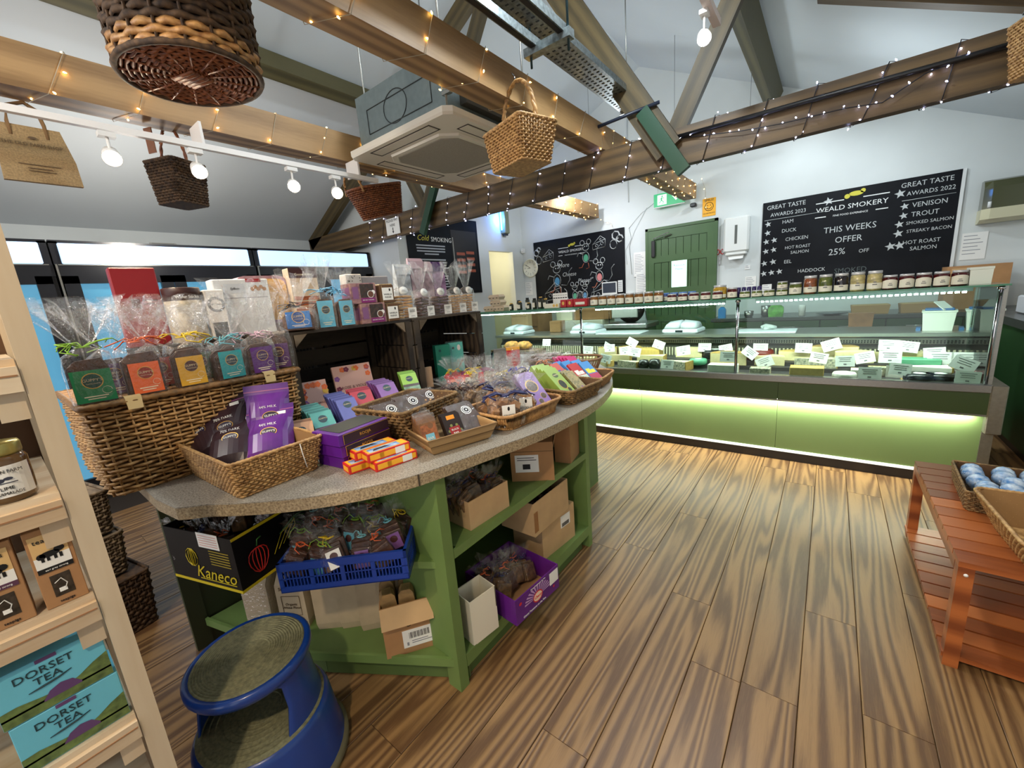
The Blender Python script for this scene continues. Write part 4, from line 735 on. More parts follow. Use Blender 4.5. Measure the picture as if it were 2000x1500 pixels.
q.loft([[((.09+.02*math.sin(i*3+k))*s_*math.cos(2*PI*i/12), (.06+.01*math.cos(i*5+k))*s_*math.sin(2*PI*i/12), z) for i in range(12)] for k, (z, s_) in enumerate(((0, .9), (.05, 1.1), (.10, .8), (.14, .35)))], caps=True); q.build('film', film_m, o)
o = thing('meat_slicer', 'steel framed meat slicer with dark hood behind the counter', 'slicer', (-1.95, 4.95, 0)); MB().box(-.25, .25, -.2, .2, 0, .93).build('stand', green_dark, o); MB().box(-.28, .28, -.22, .22, .93, .99, bev=.01).build('base', steel, o); MB().lathe([(.001, -.03), (.17, -.03), (.18, 0), (.17, .03), (.001, .03)], 24).build('blade_guard', mat('slicer_dark', (48, 40, 38), .25, .5), o, (0, 0, 1.16), (PI/2, 0, 0)); MB().box(-.22, .12, -.08, -.04, 1.05, 1.2, bev=.01).build('carriage', steel, o)
MB().tube([(-.24, -.1, .99), (-.24, -.1, 1.26), (.2, -.1, 1.28), (.24, -.1, .99)], .008, 6).build('guard_rail', chrome, o)

# ================================================================== FRIDGES on the left wall
XFR = -4.85; blk = mat('fridge_black', (20, 22, 28), .3)
glow = mat('canopy_glow', (176, 208, 246), emit=.95); inner = mat('backlit_night_blind', (120, 178, 226), .5, emit=.75, noise=.12, nscale=3)  # blind's own emission stands in for light behind it
for k, (ya, yb, lb) in enumerate(((-1.0, .455, 'nearest black glass door fridge with lit canopy, mostly hidden by the cream shelves'), (.465, 1.915, 'middle black glass door fridge behind the red box, with lit canopy'), (1.925, 3.33, 'farthest black glass door fridge, its lit canopy ending by the white wall'))):
    o = thing('glass_door_fridge', lb, 'fridge', (XFR, ya, 0), rot=(0, 0, PI/2), group='glass door fridges'); w = yb-ya   # local x along world y, front faces +X (local -Y)
    MB().box(0, w, .03, 1.05, .08, .12).box(0, w, .98, 1.05, .1, 2.13).box(0, .05, .02, 1.0, .1, 2.13).box(w-.05, w, .02, 1.0, .1, 2.13).box(0, w, .02, 1.0, 2.115, 2.14).box(0, w, .02, .3, 1.86, 1.9).build('cabinet', blk, o)
    MB().box(.05, w-.05, .05, .056, .12, 1.86).build('backlit_night_blind', inner, o)
    MB().box(.05, w-.05, .049, .05, 1.62, 1.624).build('blind_seam', mat('seam_blue', (150, 190, 220), .5), o)
    MB().box(.045, w-.045, -.005, .022, 1.955, 2.115, bev=.006).build('canopy_panel', glow, o); MB().box(0, w, 0, .03, 1.86, 1.95).build('canopy_trim', blk, o)
    MB().box(.02, w-.02, -.004, 0, 1.945, 1.952).build('steel_line', steel, o)
    for j in range(2):
        xa = .02+j*(w-.04)/2; xb = xa+(w-.04)/2-.006
        d = MB().box(xa, xa+.09, -.02, .02, .12, 1.86).box(xb-.09, xb, -.02, .02, .12, 1.86).box(xa, xb, -.02, .02, 1.80, 1.86).box(xa, xb, -.02, .02, .12, .2).build('door', blk, o)
        MB().box(xa+.09, xb-.09, -.004, .004, .2, 1.80).build('pane', glass_m, d); hx = xb-.03 if j == 0 else xa+.03
        MB().tube([(hx, -.04, 1.0), (hx, -.04, 1.5)], .01, 8).build('handle', steel, d)
    MB().box(0, .012, -.024, .02, .12, 1.95).build('edge_strip', steel, o)
o = thing('wall_vent', 'small white vent cover on the slope above the fridges', 'vent', (-5.965, 1.45, 2.28), rot=(0, 0, PI/2)); MB().box(-.12, .12, -.012, 0, -.035, .035, bev=.003).build('cover', mat('vent_grey', (188, 186, 180), .6), o)
q = MB(); [q.box(-.10, .10, -.0145, -.012, -.024+i*.012, -.019+i*.012) for i in range(5)]; q.build('slot', mat('slot_grey', (120, 118, 112), .6), o)
# ================================================================== BASKETS (woven)
def perim(w, d, r, n):
    r = min(r, w/2-.001, d/2-.001); raw = []
    for cx, cy, a0 in ((w/2-r, -d/2+r, -PI/2), (w/2-r, d/2-r, 0), (-w/2+r, d/2-r, PI/2), (-w/2+r, -d/2+r, PI)):
        for i in range(7): a = a0+i*PI/12; raw.append((cx+r*math.cos(a), cy+r*math.sin(a)))
    seg = [math.hypot(raw[(i+1) % len(raw)][0]-raw[i][0], raw[(i+1) % len(raw)][1]-raw[i][1]) for i in range(len(raw))]
    tot = sum(seg); out = []; k = 0; acc = 0
    for i in range(n):
        t = tot*i/n
        while k < len(seg)-1 and acc+seg[k] < t: acc += seg[k]; k += 1
        f = (t-acc)/max(seg[k], 1e-9); p, q = raw[k], raw[(k+1) % len(raw)]; out.append((p[0]+(q[0]-p[0])*f, p[1]+(q[1]-p[1])*f))
    nor = []
    for i in range(n):
        a, b = out[i-1], out[(i+1) % n]; tx, ty = b[0]-a[0], b[1]-a[1]; l = math.hypot(tx, ty) or 1; nor.append((ty/l, -tx/l))
    return out, nor
wick_l = mat('wicker_honey', (196, 150, 92), .55, noise=.35, nscale=45, c2=(136, 92, 50)); wick_p = mat('wicker_pale', (198, 158, 102), .5, noise=.35, nscale=50, c2=(132, 94, 52))
wick_r = mat('wicker_red', (150, 88, 48), .5, noise=.35, nscale=50, c2=(92, 46, 24)); wick_d = mat('wicker_dark', (92, 68, 44), .8, noise=.4, nscale=45, c2=(44, 30, 20)); wick_g = mat('wicker_grey', (140, 122, 98), .7, noise=.3, nscale=45, c2=(84, 70, 52))
inn = mat('wicker_shade', (86, 60, 34), .8)  # dark shell inside the weave, shade of the gaps put into its colour
def basket(root, w0, d0, w1, d1, h, rad=.03, rows=16, pitch=.016, rw=.0035, m=wick_l, amp=.004, rim=.008, mode='weave', base=True, shell=True, mi=None, z0=0, rimm=None, wob=0, thin=.5):
    tot = 2*(w1+d1); ns = int(tot/pitch/2)*2; n = ns*2
    def ring(t, off=0, n=n): 
        P_, N_ = perim(w0+(w1-w0)*t, d0+(d1-d0)*t, rad, n); return [(p[0]+q[0]*off, p[1]+q[1]*off) for p, q in zip(P_, N_)], N_
    if mode == 'weave':
        q = MB()
        for k in range(rows):
            t = (k+.5)/rows; P_, N_ = perim(w0+(w1-w0)*t, d0+(d1-d0)*t, rad, n); z = z0+h*t
            pts = []
            for i in range(n):
                o_ = amp*(1 if (i//2+k) % 2 else -1) if i % 2 == 0 else 0; wz = wob*math.sin(i*.7+k*1.3)
                pts.append((P_[i][0]+N_[i][0]*o_, P_[i][1]+N_[i][1]*o_, z+wz))
            R_ = []
            for i, p in enumerate(pts): nx, ny = N_[i]; hh = h/rows*thin; R_.append([(p[0]+nx*rw, p[1]+ny*rw, p[2]), (p[0], p[1], p[2]+hh), (p[0]-nx*rw, p[1]-ny*rw, p[2]), (p[0], p[1], p[2]-hh)])
            R_.append(R_[0]); q.loft(R_, 0, True)
        q.build('weave', m, root)['kind'] = 'stuff'
        q = MB()
        for i in range(0, n, 2):
            P0, _ = ring(0); 
            break
        A_, _ = ring(0); B_, _ = ring(1)
        for i in range(0, n, 2): q.tube([(A_[i][0], A_[i][1], z0), (B_[i][0], B_[i][1], z0+h)], rw*.7, 4)
        q.build('stakes', m, root)['kind'] = 'stuff'
    else:  # upright ribs side by side
        q = MB(); A_, NA = ring(0); M_, NM = ring(.5, -amp); B_, _ = ring(1)
        for i in range(0, n, 1): q.tube([(A_[i][0], A_[i][1], z0), (M_[i][0], M_[i][1], z0+h*.5), (B_[i][0], B_[i][1], z0+h)], rw, 5)
        q.build('ribs', m, root)['kind'] = 'stuff'
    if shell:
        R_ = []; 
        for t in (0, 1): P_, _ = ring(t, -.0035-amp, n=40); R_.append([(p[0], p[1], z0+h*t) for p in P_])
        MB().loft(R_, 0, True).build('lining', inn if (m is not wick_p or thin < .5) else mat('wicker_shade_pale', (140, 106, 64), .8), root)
    if base:
        P_, _ = ring(0, 0, n=40); MB().prism(P_, z0, z0+.006).build('base', m, root)
    if rim:
        for z_, r_ in ((z0+h, rim), (z0+.004, rim*.75)):
            q = MB()
            P_, N_ = perim(w1 if z_ > z0+.1*h else w0, d1 if z_ > z0+.1*h else d0, rad, n)
            q.tube([(p[0], p[1], z_) for p in P_], [r_*(1 if i % 2 else .78) for i in range(n)], 6, closed=True)
            q.build('rim', rimm or m, root)
def loop_handle(root, pts, r, m, name='handle'):
    pts = [Vector(p) for p in pts]; out = []
    for i in range(len(pts)-1):
        for k in range(5): out.append(pts[i].lerp(pts[i+1], k/5))
    out.append(pts[-1]); q = MB()
    for s in (0, PI): q.tube([p+Vector((math.cos(i*.9+s), math.sin(i*.9+s), 0))*r*.35 for i, p in enumerate(out)], r*.75, 6)
    q.build(name, m, root)
def arch(w, z0, z1, n=10, ax='x', off=0):
    P_ = []
    for i in range(n+1):
        a = PI*i/n; x = -w/2*math.cos(a); z = z0+(z1-z0)*math.sin(a); P_.append((x, off, z) if ax == 'x' else (off, x, z))
    return P_
# hanging baskets
b = thing('hanging_basket', 'large dark round wicker basket overhead cut by the top edge', 'basket', (-1.80, .635, 2.25), 18, 'wicker baskets hung from the joists')
def oval_basket(root, rx, ry, top, h, m, mb_, rows=22):
    n = 72; q = MB()
    for k in range(rows):
        t = (k+.5)/rows; pts = []
        for i in range(n):
            a = 2*PI*i/n; s_ = 1+(top-1)*t; o_ = .006*(1 if (i//2+k) % 2 else -1) if i % 2 == 0 else 0
            pts.append(((rx*s_+o_)*math.cos(a), (ry*s_+o_)*math.sin(a), h*t))
        R_ = []
        for i, p in enumerate(pts):
            a = 2*PI*i/n; hh = h/rows*.58; nx, ny = math.cos(a)*.006, math.sin(a)*.006
            R_.append([(p[0]+nx, p[1]+ny, p[2]), (p[0], p[1], p[2]+hh), (p[0]-nx, p[1]-ny, p[2]), (p[0], p[1], p[2]-hh)])
        R_.append(R_[0]); q.loft(R_, 1 if k < 3 else 0, True)
    q.build('weave', [m, wick_l], root)['kind'] = 'stuff'
    q = MB()
    for i in range(0, n, 4):
        a = 2*PI*i/n; q.tube([(rx*math.cos(a)*1.01, ry*math.sin(a)*1.01, 0), (rx*top*math.cos(a)*1.01, ry*top*math.sin(a)*1.01, h)], .005, 5)
    q.build('stakes', m, root)['kind'] = 'stuff'
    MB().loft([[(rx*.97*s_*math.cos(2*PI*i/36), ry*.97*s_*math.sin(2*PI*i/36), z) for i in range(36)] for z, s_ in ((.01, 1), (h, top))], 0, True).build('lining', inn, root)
    q = MB(); q.lathe([(.001, .004), (1, .004)], 36, T=T_(sc=(rx*.98, ry*.98, 1)))
    for k in range(1, 13):                                   # round woven base
        rr = k/13; q.tube([(rx*rr*math.cos(2*PI*i/48), ry*rr*math.sin(2*PI*i/48), .0+(.004 if (i+k) % 2 else -.003)) for i in range(48)], .0065, 4, closed=True)
    for j in range(5): q.tube([(-.05, -.032+j*.016, -.008), (.05, -.032+j*.016, -.008)], .007, 6)
    for j in range(16): a = PI*j/8+.1; q.tube([(.05*math.cos(a), .04*math.sin(a), -.004), (rx*.97*math.cos(a), ry*.97*math.sin(a), -.004)], .004, 4)
    q.build('woven_base', mb_, root); 
    MB().tube([(rx*math.cos(2*PI*i/48), ry*math.sin(2*PI*i/48), .0) for i in range(48)], .010, 6, closed=True).build('rim', m, root); MB().tube([(rx*top*math.cos(2*PI*i/48), ry*top*math.sin(2*PI*i/48), h) for i in range(48)], .014, 6, closed=True).build('rim', m, root)
oval_basket(b, .222, .195, 1.04, .42, wick_d, wick_r, 20)
loop_handle(b, arch(.40, .42, .78, ax='x'), .014, wick_d); MB().tube([(0, 0, .78), (0, 0, 1.78-.17)], .004, 6).build('cord', mat('cord_dark', (60, 50, 40), .8), b)
b = thing('hanging_basket', 'square honey coloured wicker basket with tall arched handle on the middle joist', 'basket', (-1.345, 1.93, 2.08), -18, 'wicker baskets hung from the joists')
basket(b, .27, .19, .335, .245, .19, .02, 15, .018, .0042, wick_p, .0055, .008)
loop_handle(b, arch(.30, .16, .41, ax='x'), .012, wick_p)
MB().tube([(.0, 0, .40), (-.01, .0, .44), (-.03, .0, .46)], .004, 5).build('hook', chrome, b)
b = thing('hanging_basket', 'small dark square wicker basket hanging before the spotlight', 'basket', (-2.90, .845, 2.06), 24, 'wicker baskets hung from the joists')
basket(b, .165, .165, .20, .20, .215, .02, 16, .014, .004, wick_d, .004, .006)
loop_handle(b, arch(.17, .2, .40, ax='x'), .008, wick_r); MB().box(-.025, .025, -.11, -.105, .24, .36).build('leather_tab', mat('leather_tab', (120, 76, 50), .6), b)
b = thing('hanging_basket', 'round-ended brown wicker basket hanging tilted under the left joist', 'basket', (-2.90, 2.17, 2.13), rot=(math.radians(14), 0, math.radians(4)))
b['group'] = 'wicker baskets hung from the joists'
basket(b, .20, .34, .24, .46, .22, .10, 16, .016, .0045, wick_r, .0045, .009)
loop_handle(b, arch(.20, .19, .34, ax='x', off=-.2), .009, wick_l)
MB().tube([(0, -.2, .34), (.02, -.22, .38)], .004, 5).build('hook', chrome, b)
b = thing('hanging_basket', 'pale square wicker basket cut off by the right edge on the truss', 'basket', (.66, 2.93, 2.16), 20, 'wicker baskets hung from the joists')
basket(b, .16, .16, .20, .20, .22, .02, 18, .012, .0035, wick_p, .004, .006)
loop_handle(b, arch(.17, .2, .34, ax='x'), .008, wick_p); MB().tube([(0, 0, .34), (0, .12, .36), (0, .185, .30)], .004, 5).build('hook', chrome, b)
b = thing('jute_bag', 'flat jute tote bag with faded print hanging from the left joist', 'bag', (-2.89, .33, 2.095), rot=(0, 0, PI/2)); jm = mat('jute', (166, 138, 96), .9, noise=.18, nscale=160, bump=.5)
MB().loft([[(-.125, -.012, 0), (.12, -.012, 0), (.12, .012, 0), (-.125, .012, 0)], [(-.12, -.02, .1), (.115, -.02, .1), (.115, .02, .1), (-.12, .02, .1)], [(-.11, -.008, .235), (.09, -.008, .235), (.09, .008, .235), (-.11, .008, .235)]], caps=True).build('bag', jm, b)
for s in (-1, 1): q = MB(); q.tube([(-.065, s*.01, .19), (-.065, s*.01, .25), (-.055, s*.008, .31), (.0, s*.006, .335), (.035, s*.008, .31), (.045, s*.01, .25), (.045, s*.01, .19)], .006, 6); q.build('handle', mat('jute_dark', (126, 96, 62), .9), b)
text('THE OLD FARM SHOP', .019, mat('print_brown', (96, 76, 54), .9), b, (-.01, -.0205, .155)); q = MB(); q.disc((-.005, -.0195, .185), .014, 10, ry=.006); q.box(-.07, .06, -.0215, -.0205, .07, .073); q.box(-.045, .03, -.021, -.0205, .055, .058); q.box(-.045, .04, -.0205, -.020, .044, .047); q.build('printed_line', mat('print_brown', (1, 1, 1)), b)
o = thing('pay_here_sign', 'small white please pay here sign with arrow on the truss', 'sign', (-4.0, 3.105, 2.22)); MB().box(-.12, .12, -.004, .002, 0, .175).build('card', card_w, o)
text('PLEASE PAY', .04, ink, o, (0, -.005, .15)); text('HERE', .04, ink, o, (0, -.005, .10)); MB().box(-.006, .006, -.005, -.004, .03, .075).quad([(-.018, -.005, .035), (0, -.005, .012), (.018, -.005, .035)]).build('arrow', ink, o)

# ================================================================== FAIRY LIGHTS
warm_b = mat('fairy_warm', (255, 206, 110), emit=26); cool_b = mat('fairy_cool', (200, 205, 255), emit=26)
def bulb_mesh(m, nm):
    q = MB(); q.lathe([(.001, -.004), (.0042, 0), (.0042, .005), (.001, .012)], 6); me = bpy.data.meshes.new(nm); me.from_pydata([tuple(c*.82 for c in v) for v in q.v], [], q.f); me.materials.append(m); return me
bw, bc = bulb_mesh(warm_b, 'fairy_bulb_warm'), bulb_mesh(cool_b, 'fairy_bulb_cool')
def fairy(label, pts, bulbs, me, wm, r=.0016):
    root = thing('fairy_light_string', label, 'fairy lights', pts[0], group='fairy light strings'); o0 = Vector(pts[0])
    MB().tube([Vector(p)-o0 for p in pts], r, 4).build('wire', wm, root)
    for p in bulbs:
        o = bpy.data.objects.new('bulb', me); COL.objects.link(o); o.parent = root; o.location = Vector(p)-o0
        o.rotation_euler = (rf.uniform(0, 6), rf.uniform(0, 6), 0)
rf = random.Random(21)
def wrap_y(x0, x1, z0, z1, ya, yb, pitch, jit=.015, step=.12):   # spiral round a joist that runs along Y
    pts = []; y = ya
    while y < yb:
        for (x, z) in ((x1+.006, z0-.005), (x1+.006, z1+.005), (x0-.006, z1+.005), (x0-.006, z0-.005)):
            pts.append((x, min(y+rf.uniform(-jit, jit), yb), z)); y += pitch/4
    return pts
def along(pts, step, off=0):
    out = []; acc = off
    for a, b in zip(pts, pts[1:]):
        a, b = Vector(a), Vector(b); L_ = (b-a).length
        while acc < L_: out.append(a.lerp(b, acc/L_)+Vector((rf.uniform(-.012, .012), rf.uniform(-.02, .02), rf.uniform(-.012, .012)))); acc += step
        acc -= L_
    return out
wirec = mat('wire_clear', (170, 160, 140), .4); wirek = mat('wire_black', (20, 22, 30), .5)
pA = wrap_y(-1.56, -1.41, 2.44, 2.61, .35, 3.1, .34); fairy('warm fairy lights wound loosely round the middle joist', pA, along(pA, .125), bw, wirec)
pA2 = wrap_y(-1.56, -1.41, 2.44, 2.61, 3.25, 5.78, .22); fairy('dense warm fairy lights on the far end of the middle joist', pA2, along(pA2, .085), bw, wirec)
pB = wrap_y(-2.875, -2.725, 2.43, 2.61, .1, 3.05, .30); fairy('warm fairy lights wound round the left joist above the track', pB, along(pB, .11), bw, wirec)
pB2 = wrap_y(-2.875, -2.725, 2.43, 2.61, 3.25, 5.76, .22); fairy('dense warm fairy lights on the far end of the left joist', pB2, along(pB2, .085), bw, wirec)
def wrap_x(xa, xb, pitch):
    pts = []; x = xa
    while x < xb:
        for (y, z) in ((3.112, 2.195), (3.112, 2.44), (3.197, 2.44), (3.197, 2.195)): pts.append((x+rf.uniform(-.02, .02), y, z)); x += pitch/4 if y < 3.15 or z > 2.3 else pitch/4
    return pts
pT = wrap_x(-4.5, 1.5, .27); bl = [p for p in along(pT, .075) ]
fairy('cool white fairy lights spiralling along the truss tie beam', pT, bl, bc, wirek, .0028)
p_ = [(-.85, 3.10, 2.36), (-.5, 3.09, 2.30), (-.3, 3.09, 2.28), (0.0, 3.09, 2.27), (.15, 3.09, 2.25), (.3, 3.09, 2.33), (.5, 3.09, 2.36)]; fairy('sagging cool fairy lights across the right part of the tie beam', p_, along(p_, .07), bc, wirek, .0028)
p_ = [(-1.42, 5.8, 2.56), (-1.36, 5.85, 2.66), (-1.33, 5.9, 2.55), (-1.33, 5.95, 2.40), (-1.32, 5.96, 2.30)]; fairy('warm wire tail hanging off the middle joist end', p_, along(p_, .12), bw, wirec)
p_ = [(-2.75, 5.78, 2.45), (-2.7, 5.9, 2.38), (-2.62, 5.95, 2.36), (-2.6, 5.97, 2.30)]; fairy('warm wire tail with three bulbs at the left joist end', p_, along(p_, .09), bw, wirec)

# ================================================================== ISLAND
isl = thing('island_unit', 'green curved island display unit with speckled stone-effect top', 'display unit', (0, 0, 0))
top_m = mat('speckled_laminate', (178, 172, 160), .32, noise=.35, nscale=190, c2=(104, 98, 88)); edge_m = mat('speckled_edge', (180, 162, 130), .5, noise=.3, nscale=170, c2=(118, 100, 76))
OUT = [(-1.60, .215), (-1.40, .29), (-1.205, .43), (-1.07, .58), (-.984, .74), (-.92, .99), (-.86, 1.24), (-.84, 1.61), (-.88, 1.90), (-.965, 2.16), (-1.16, 2.50), (-1.45, 2.78), (-1.9, 2.95), (-2.4, 2.9), (-2.8, 2.6), (-3.0, 2.0), (-3.02, 1.4), (-2.95, .8), (-2.75, .215)]
def smooth_poly(P_, k=3):
    out = []
    for i in range(len(P_)):
        a, b_, c, d = (Vector(P_[(i+j) % len(P_)]) for j in (-1, 0, 1, 2))
        for t in range(k):
            t /= k; out.append(tuple(.5*((2*b_)+(-a+c)*t+(2*a-5*b_+4*c-d)*t*t+(-a+3*b_-3*c+d)*t**3)))
    return out
curve = smooth_poly(OUT[:])
i0 = 0; pts = [p for p in curve[:-2]]; 
pts = [(p[0], max(p[1], .215)) for k, p in enumerate(curve) if not (p[1] < .30 and -2.74 < p[0] < -1.61)]
q = MB(); q.prism(pts, .897, .900); q.build('tabletop', top_m, isl)
cen = Vector((-1.9, 1.5))
sc_ = lambda s_: [tuple(cen+(Vector(p)-cen)*s_) for p in pts]
MB().prism(pts, .860, .8968).build('edge_band', edge_m, isl)
MB().box(-1.0025, -1.0, 0, .001, .86, .90) 
q = MB(); q.box(-.9865, -.983, .732, .736, .861, .899); q.build('edge_joint', mat('joint_dark', (70, 60, 48), .8), isl)
gp = mat('island_green', (112, 140, 78), .45, noise=.10, nscale=4, bump=.05)
base = [(-2.10, .33), (-1.55, .47), (-1.0, .82), (-1.0, 1.86), (-1.25, 2.45), (-1.9, 2.75), (-2.5, 2.6), (-2.8, 2.0), (-2.8, .6)]
for z_, bs in ((.10, [(-2.10, .34), (-1.56, .485), (-.992, .815), (-.992, 1.84), (-2.1, 1.84)]),):
    MB().prism(bs, z_, z_+.027).build('bottom_shelf', gp, isl)
MB().prism([(-2.10, .34), (-1.55, .50), (-1.03, .80), (-1.6, 1.1), (-2.1, 1.1)], .503, .53).build('left_shelf', gp, isl)
MB().prism([(-1.6, 1.1), (-1.03, .86), (-.992, .86), (-.992, 1.83), (-1.6, 1.83)], .54, .567).build('right_shelf', gp, isl)
# lips
MB().bar((-1.555, .483, .118), (-.998, .808, .118), .012, .035).bar((-2.1, .335, .118), (-1.555, .483, .118), .012, .035).build('shelf_lip', gp, isl)
MB().box(-.993, -.985, .84, 1.83, .535, .569).box(-.993, -.985, .84, 1.83, .076, .13).build('shelf_lip', gp, isl)
MB().bar((-1.50, .56, .05), (-1.0, .86, .05), .015, .09).bar((-2.06, .40, .05), (-1.50, .56, .05), .015, .09).box(-1.03, -1.015, .86, 1.8, .0, .09).build('plinth', mat('island_green_plinth', (84, 108, 58), .5), isl)
MB().box(-1.05, -.985, .795, .838, 0, .86).build('upright', gp, isl); MB().box(-1.6, -1.05, .80, .82, .10, .86).build('divider', gp, isl)
MB().box(-1.06, -.985, 1.83, 1.868, 0, .86).build('upright', gp, isl)
MB().box(-1.6, -1.06, 1.83, 1.85, .10, .86).build('divider', gp, isl)
MB().bar((-2.12, .31, 0), (-2.12, .31, .86), .03, .06, up=(0, 1, 0)).box(-2.13, -2.11, .32, 1.1, 0, .86).build('end_panel', mat('island_dark_panel', (58, 66, 44), .5), isl)
MB().box(-2.1, -1.62, 1.1, 1.13, 0, .86).box(-1.63, -1.6, 1.1, 1.85, .1, .86).box(-2.4, -1.3, 1.9, 2.6, 0, .86).build('back_panel', mat('island_green_plinth', (1, 1, 1)), isl)
# ------------------------------------------------------------------ dark apple crates on the island
cr_w = wood('crate_wood', (74, 62, 48), (34, 26, 20), 'Y', bands=24, dist=2, bump=.5, rough=.75)
def crate(y0, y1, lb, x0=-2.32, x1=-1.90, z0=.9005, z1=1.34, face=1):
    r = thing('apple_crate', lb, 'crate', ((x0+x1)/2, (y0+y1)/2, z0), group='dark wooden apple crates'); w, h, d = (y1-y0)/2, z1-z0, (x1-x0)/2
    for k in range(3):
        a = -d+k*(2*d/3); MB().box(a+.002, a+2*d/3-.004, -w, w, h-.012, h).build('top_board', cr_w, r); MB().box(a+.002, a+2*d/3-.004, -w, w, .0, .012).build('bottom_board', cr_w, r)
    for s in (-1, 1):
        for k in range(3): zz = .012+k*(h-.024)/3; MB().box(-d, d, s*w-(.012 if s > 0 else 0), s*w+(0 if s > 0 else .012), zz+.002, zz+(h-.024)/3-.004).build('side_board', cr_w, r)
        for xx in (-d, d-.035): MB().box(xx, xx+.035, s*w-(.045 if s > 0 else -.012), s*w+(-.012 if s > 0 else .045), .012, h-.012).build('corner_post', cr_w, r)
        MB().loft([[(d-.012, s*(w-.05), h-.013), (d-.012, s*(w-.11), h-.013), (d-.012, s*(w-.05), h-.07)], [(d, s*(w-.05), h-.013), (d, s*(w-.11), h-.013), (d, s*(w-.05), h-.07)]], caps=True).build('gusset', wood('gusset_wood', (120, 104, 84), (80, 66, 50), 'Y'), r)
    for k in range(4): zz = .012+k*(h-.024)/4; MB().box(-d, -d+.01, -w+.013, w-.013, zz+.004, zz+(h-.024)/4-.01).build('back_board', cr_w, r)
    return r
crate(.80, 1.515, 'left dark apple crate on its side below the blue bags'); crate(1.525, 2.12, 'right dark apple crate on its side below the biscuit bags')
crate(.42, 1.20, 'rear dark crate facing the fridges, carrying the tins', -2.76, -2.34, z1=1.33); crate(1.21, 2.1, 'second rear dark crate facing the fridges', -2.76, -2.34, z1=1.33)

# ------------------------------------------------------------------ hamper and table baskets
hm = thing('wicker_hamper', 'large honey wicker hamper on the island end, carrying chocolate bags', 'hamper', (-2.015, .445, .9005), 0)
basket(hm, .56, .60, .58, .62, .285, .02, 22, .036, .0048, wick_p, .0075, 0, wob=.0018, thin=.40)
P_, N_ = perim(.60, .64, .02, 300); q = MB()
q.tube([(p[0], p[1], .296) for p in P_], [.011 if i % 3 else .008 for i in range(300)], 6, closed=True); q.build('lid_rim', mat('wicker_rim', (142, 104, 58), .5, noise=.3, nscale=60), hm)
MB().box(-.295, .295, -.315, .315, .288, .302).build('lid', wick_l, hm)
for y_ in (-.20, .20): MB().loft([[(.290, y_-.02, .312), (.290, y_+.02, .312)], [(.3085, y_-.02, .308), (.3085, y_+.02, .308)], [(.3125, y_-.018, .27), (.3125, y_+.018, .27)]], closed=False).build('leather_strap', mat('leather_cream', (206, 184, 134), .5), hm)
b1 = thing('display_basket', 'square seagrass basket of purple and dark chocolate pouches', 'basket', (-1.53, .472, .9005), 2, 'display baskets on the island')
basket(b1, .38, .235, .44, .28, .118, .012, 15, .0125, .0034, wick_p, .0038, .006)
MB().tube([(.223, .06, .12), (.226, .062, .08), (.222, .07, .03)], .0014, 5).build('loose_string', card_w, b1)
b2 = thing('display_basket', 'brown rope basket of dark chocolate slabs before the left crate', 'basket', (-1.375, 1.02, .9005), 8, 'display baskets on the island')
basket(b2, .21, .22, .28, .34, .13, .02, 9, .018, .006, mat('rope_brown', (146, 112, 66), .7, noise=.35, nscale=50), .004, .008)
b3 = thing('wooden_tray', 'square slatted wooden tray at the table edge', 'tray', (-1.135, 1.010, .9005), -17); wt_ = wood('tray_wood', (172, 138, 92), (128, 98, 60), 'X', bands=20, dist=2.5)
for k in range(2):
    for a in range(4):
        s0, s1 = .118+k*.012, .130+k*.012; z0, z1 = .004+k*.031, .033+k*.031
        MB().loft([[(-s0, -s0, z0), (s0, -s0, z0), (s0-.008, -s0+.008, z0), (-s0+.008, -s0+.008, z0)], [(-s1, -s1, z1), (s1, -s1, z1), (s1-.008, -s1+.008, z1), (-s1+.008, -s1+.008, z1)]], caps=True).build('slat', wt_, b3, rot=(0, 0, a*PI/2))
MB().box(-.112, .112, -.112, .112, 0, .006).build('base', wt_, b3)
b4 = thing('display_basket', 'ribbed willow basket of fudge bags at the table edge', 'basket', (-1.075, 1.355, .9005), -5, 'display baskets on the island')
basket(b4, .24, .34, .28, .385, .062, .05, 8, .019, .0046, wick_l, .006, .008, mode='ribs', rimm=wick_l)
b5 = thing('display_basket', 'light rope basket of green chocolate boxes behind the fudge', 'basket', (-1.045, 1.735, .9005), -4, 'display baskets on the island')
basket(b5, .26, .25, .30, .30, .07, .03, 7, .016, .005, mat('rope_brown', (1, 1, 1)), .004, .008)
b6 = thing('display_basket', 'light basket of blue and red bars near the rounded table end', 'basket', (-1.085, 2.05, .9005), 8, 'display baskets on the island')
basket(b6, .24, .22, .28, .27, .055, .05, 8, .014, .004, wick_l, .004, .007)
b7 = thing('wire_basket', 'oval open wicker basket at the far right end of the table', 'basket', (-1.33, 2.42, .9005), 10); 
q = MB(); P0, _ = perim(.26, .20, .09, 40); P1, _ = perim(.32, .25, .11, 40)
for a, c in zip(P0, P1): q.tube([(a[0], a[1], 0), (c[0], c[1], .075)], .0028, 4)
q.tube([(p[0], p[1], .078) for p in P1], .008, 6, closed=True); q.tube([(p[0], p[1], .006) for p in P0], .006, 6, closed=True); q.prism(P0, 0, .005); q.build('wicker_frame', mat('wicker_brown_open', (130, 96, 66), .6), b7)
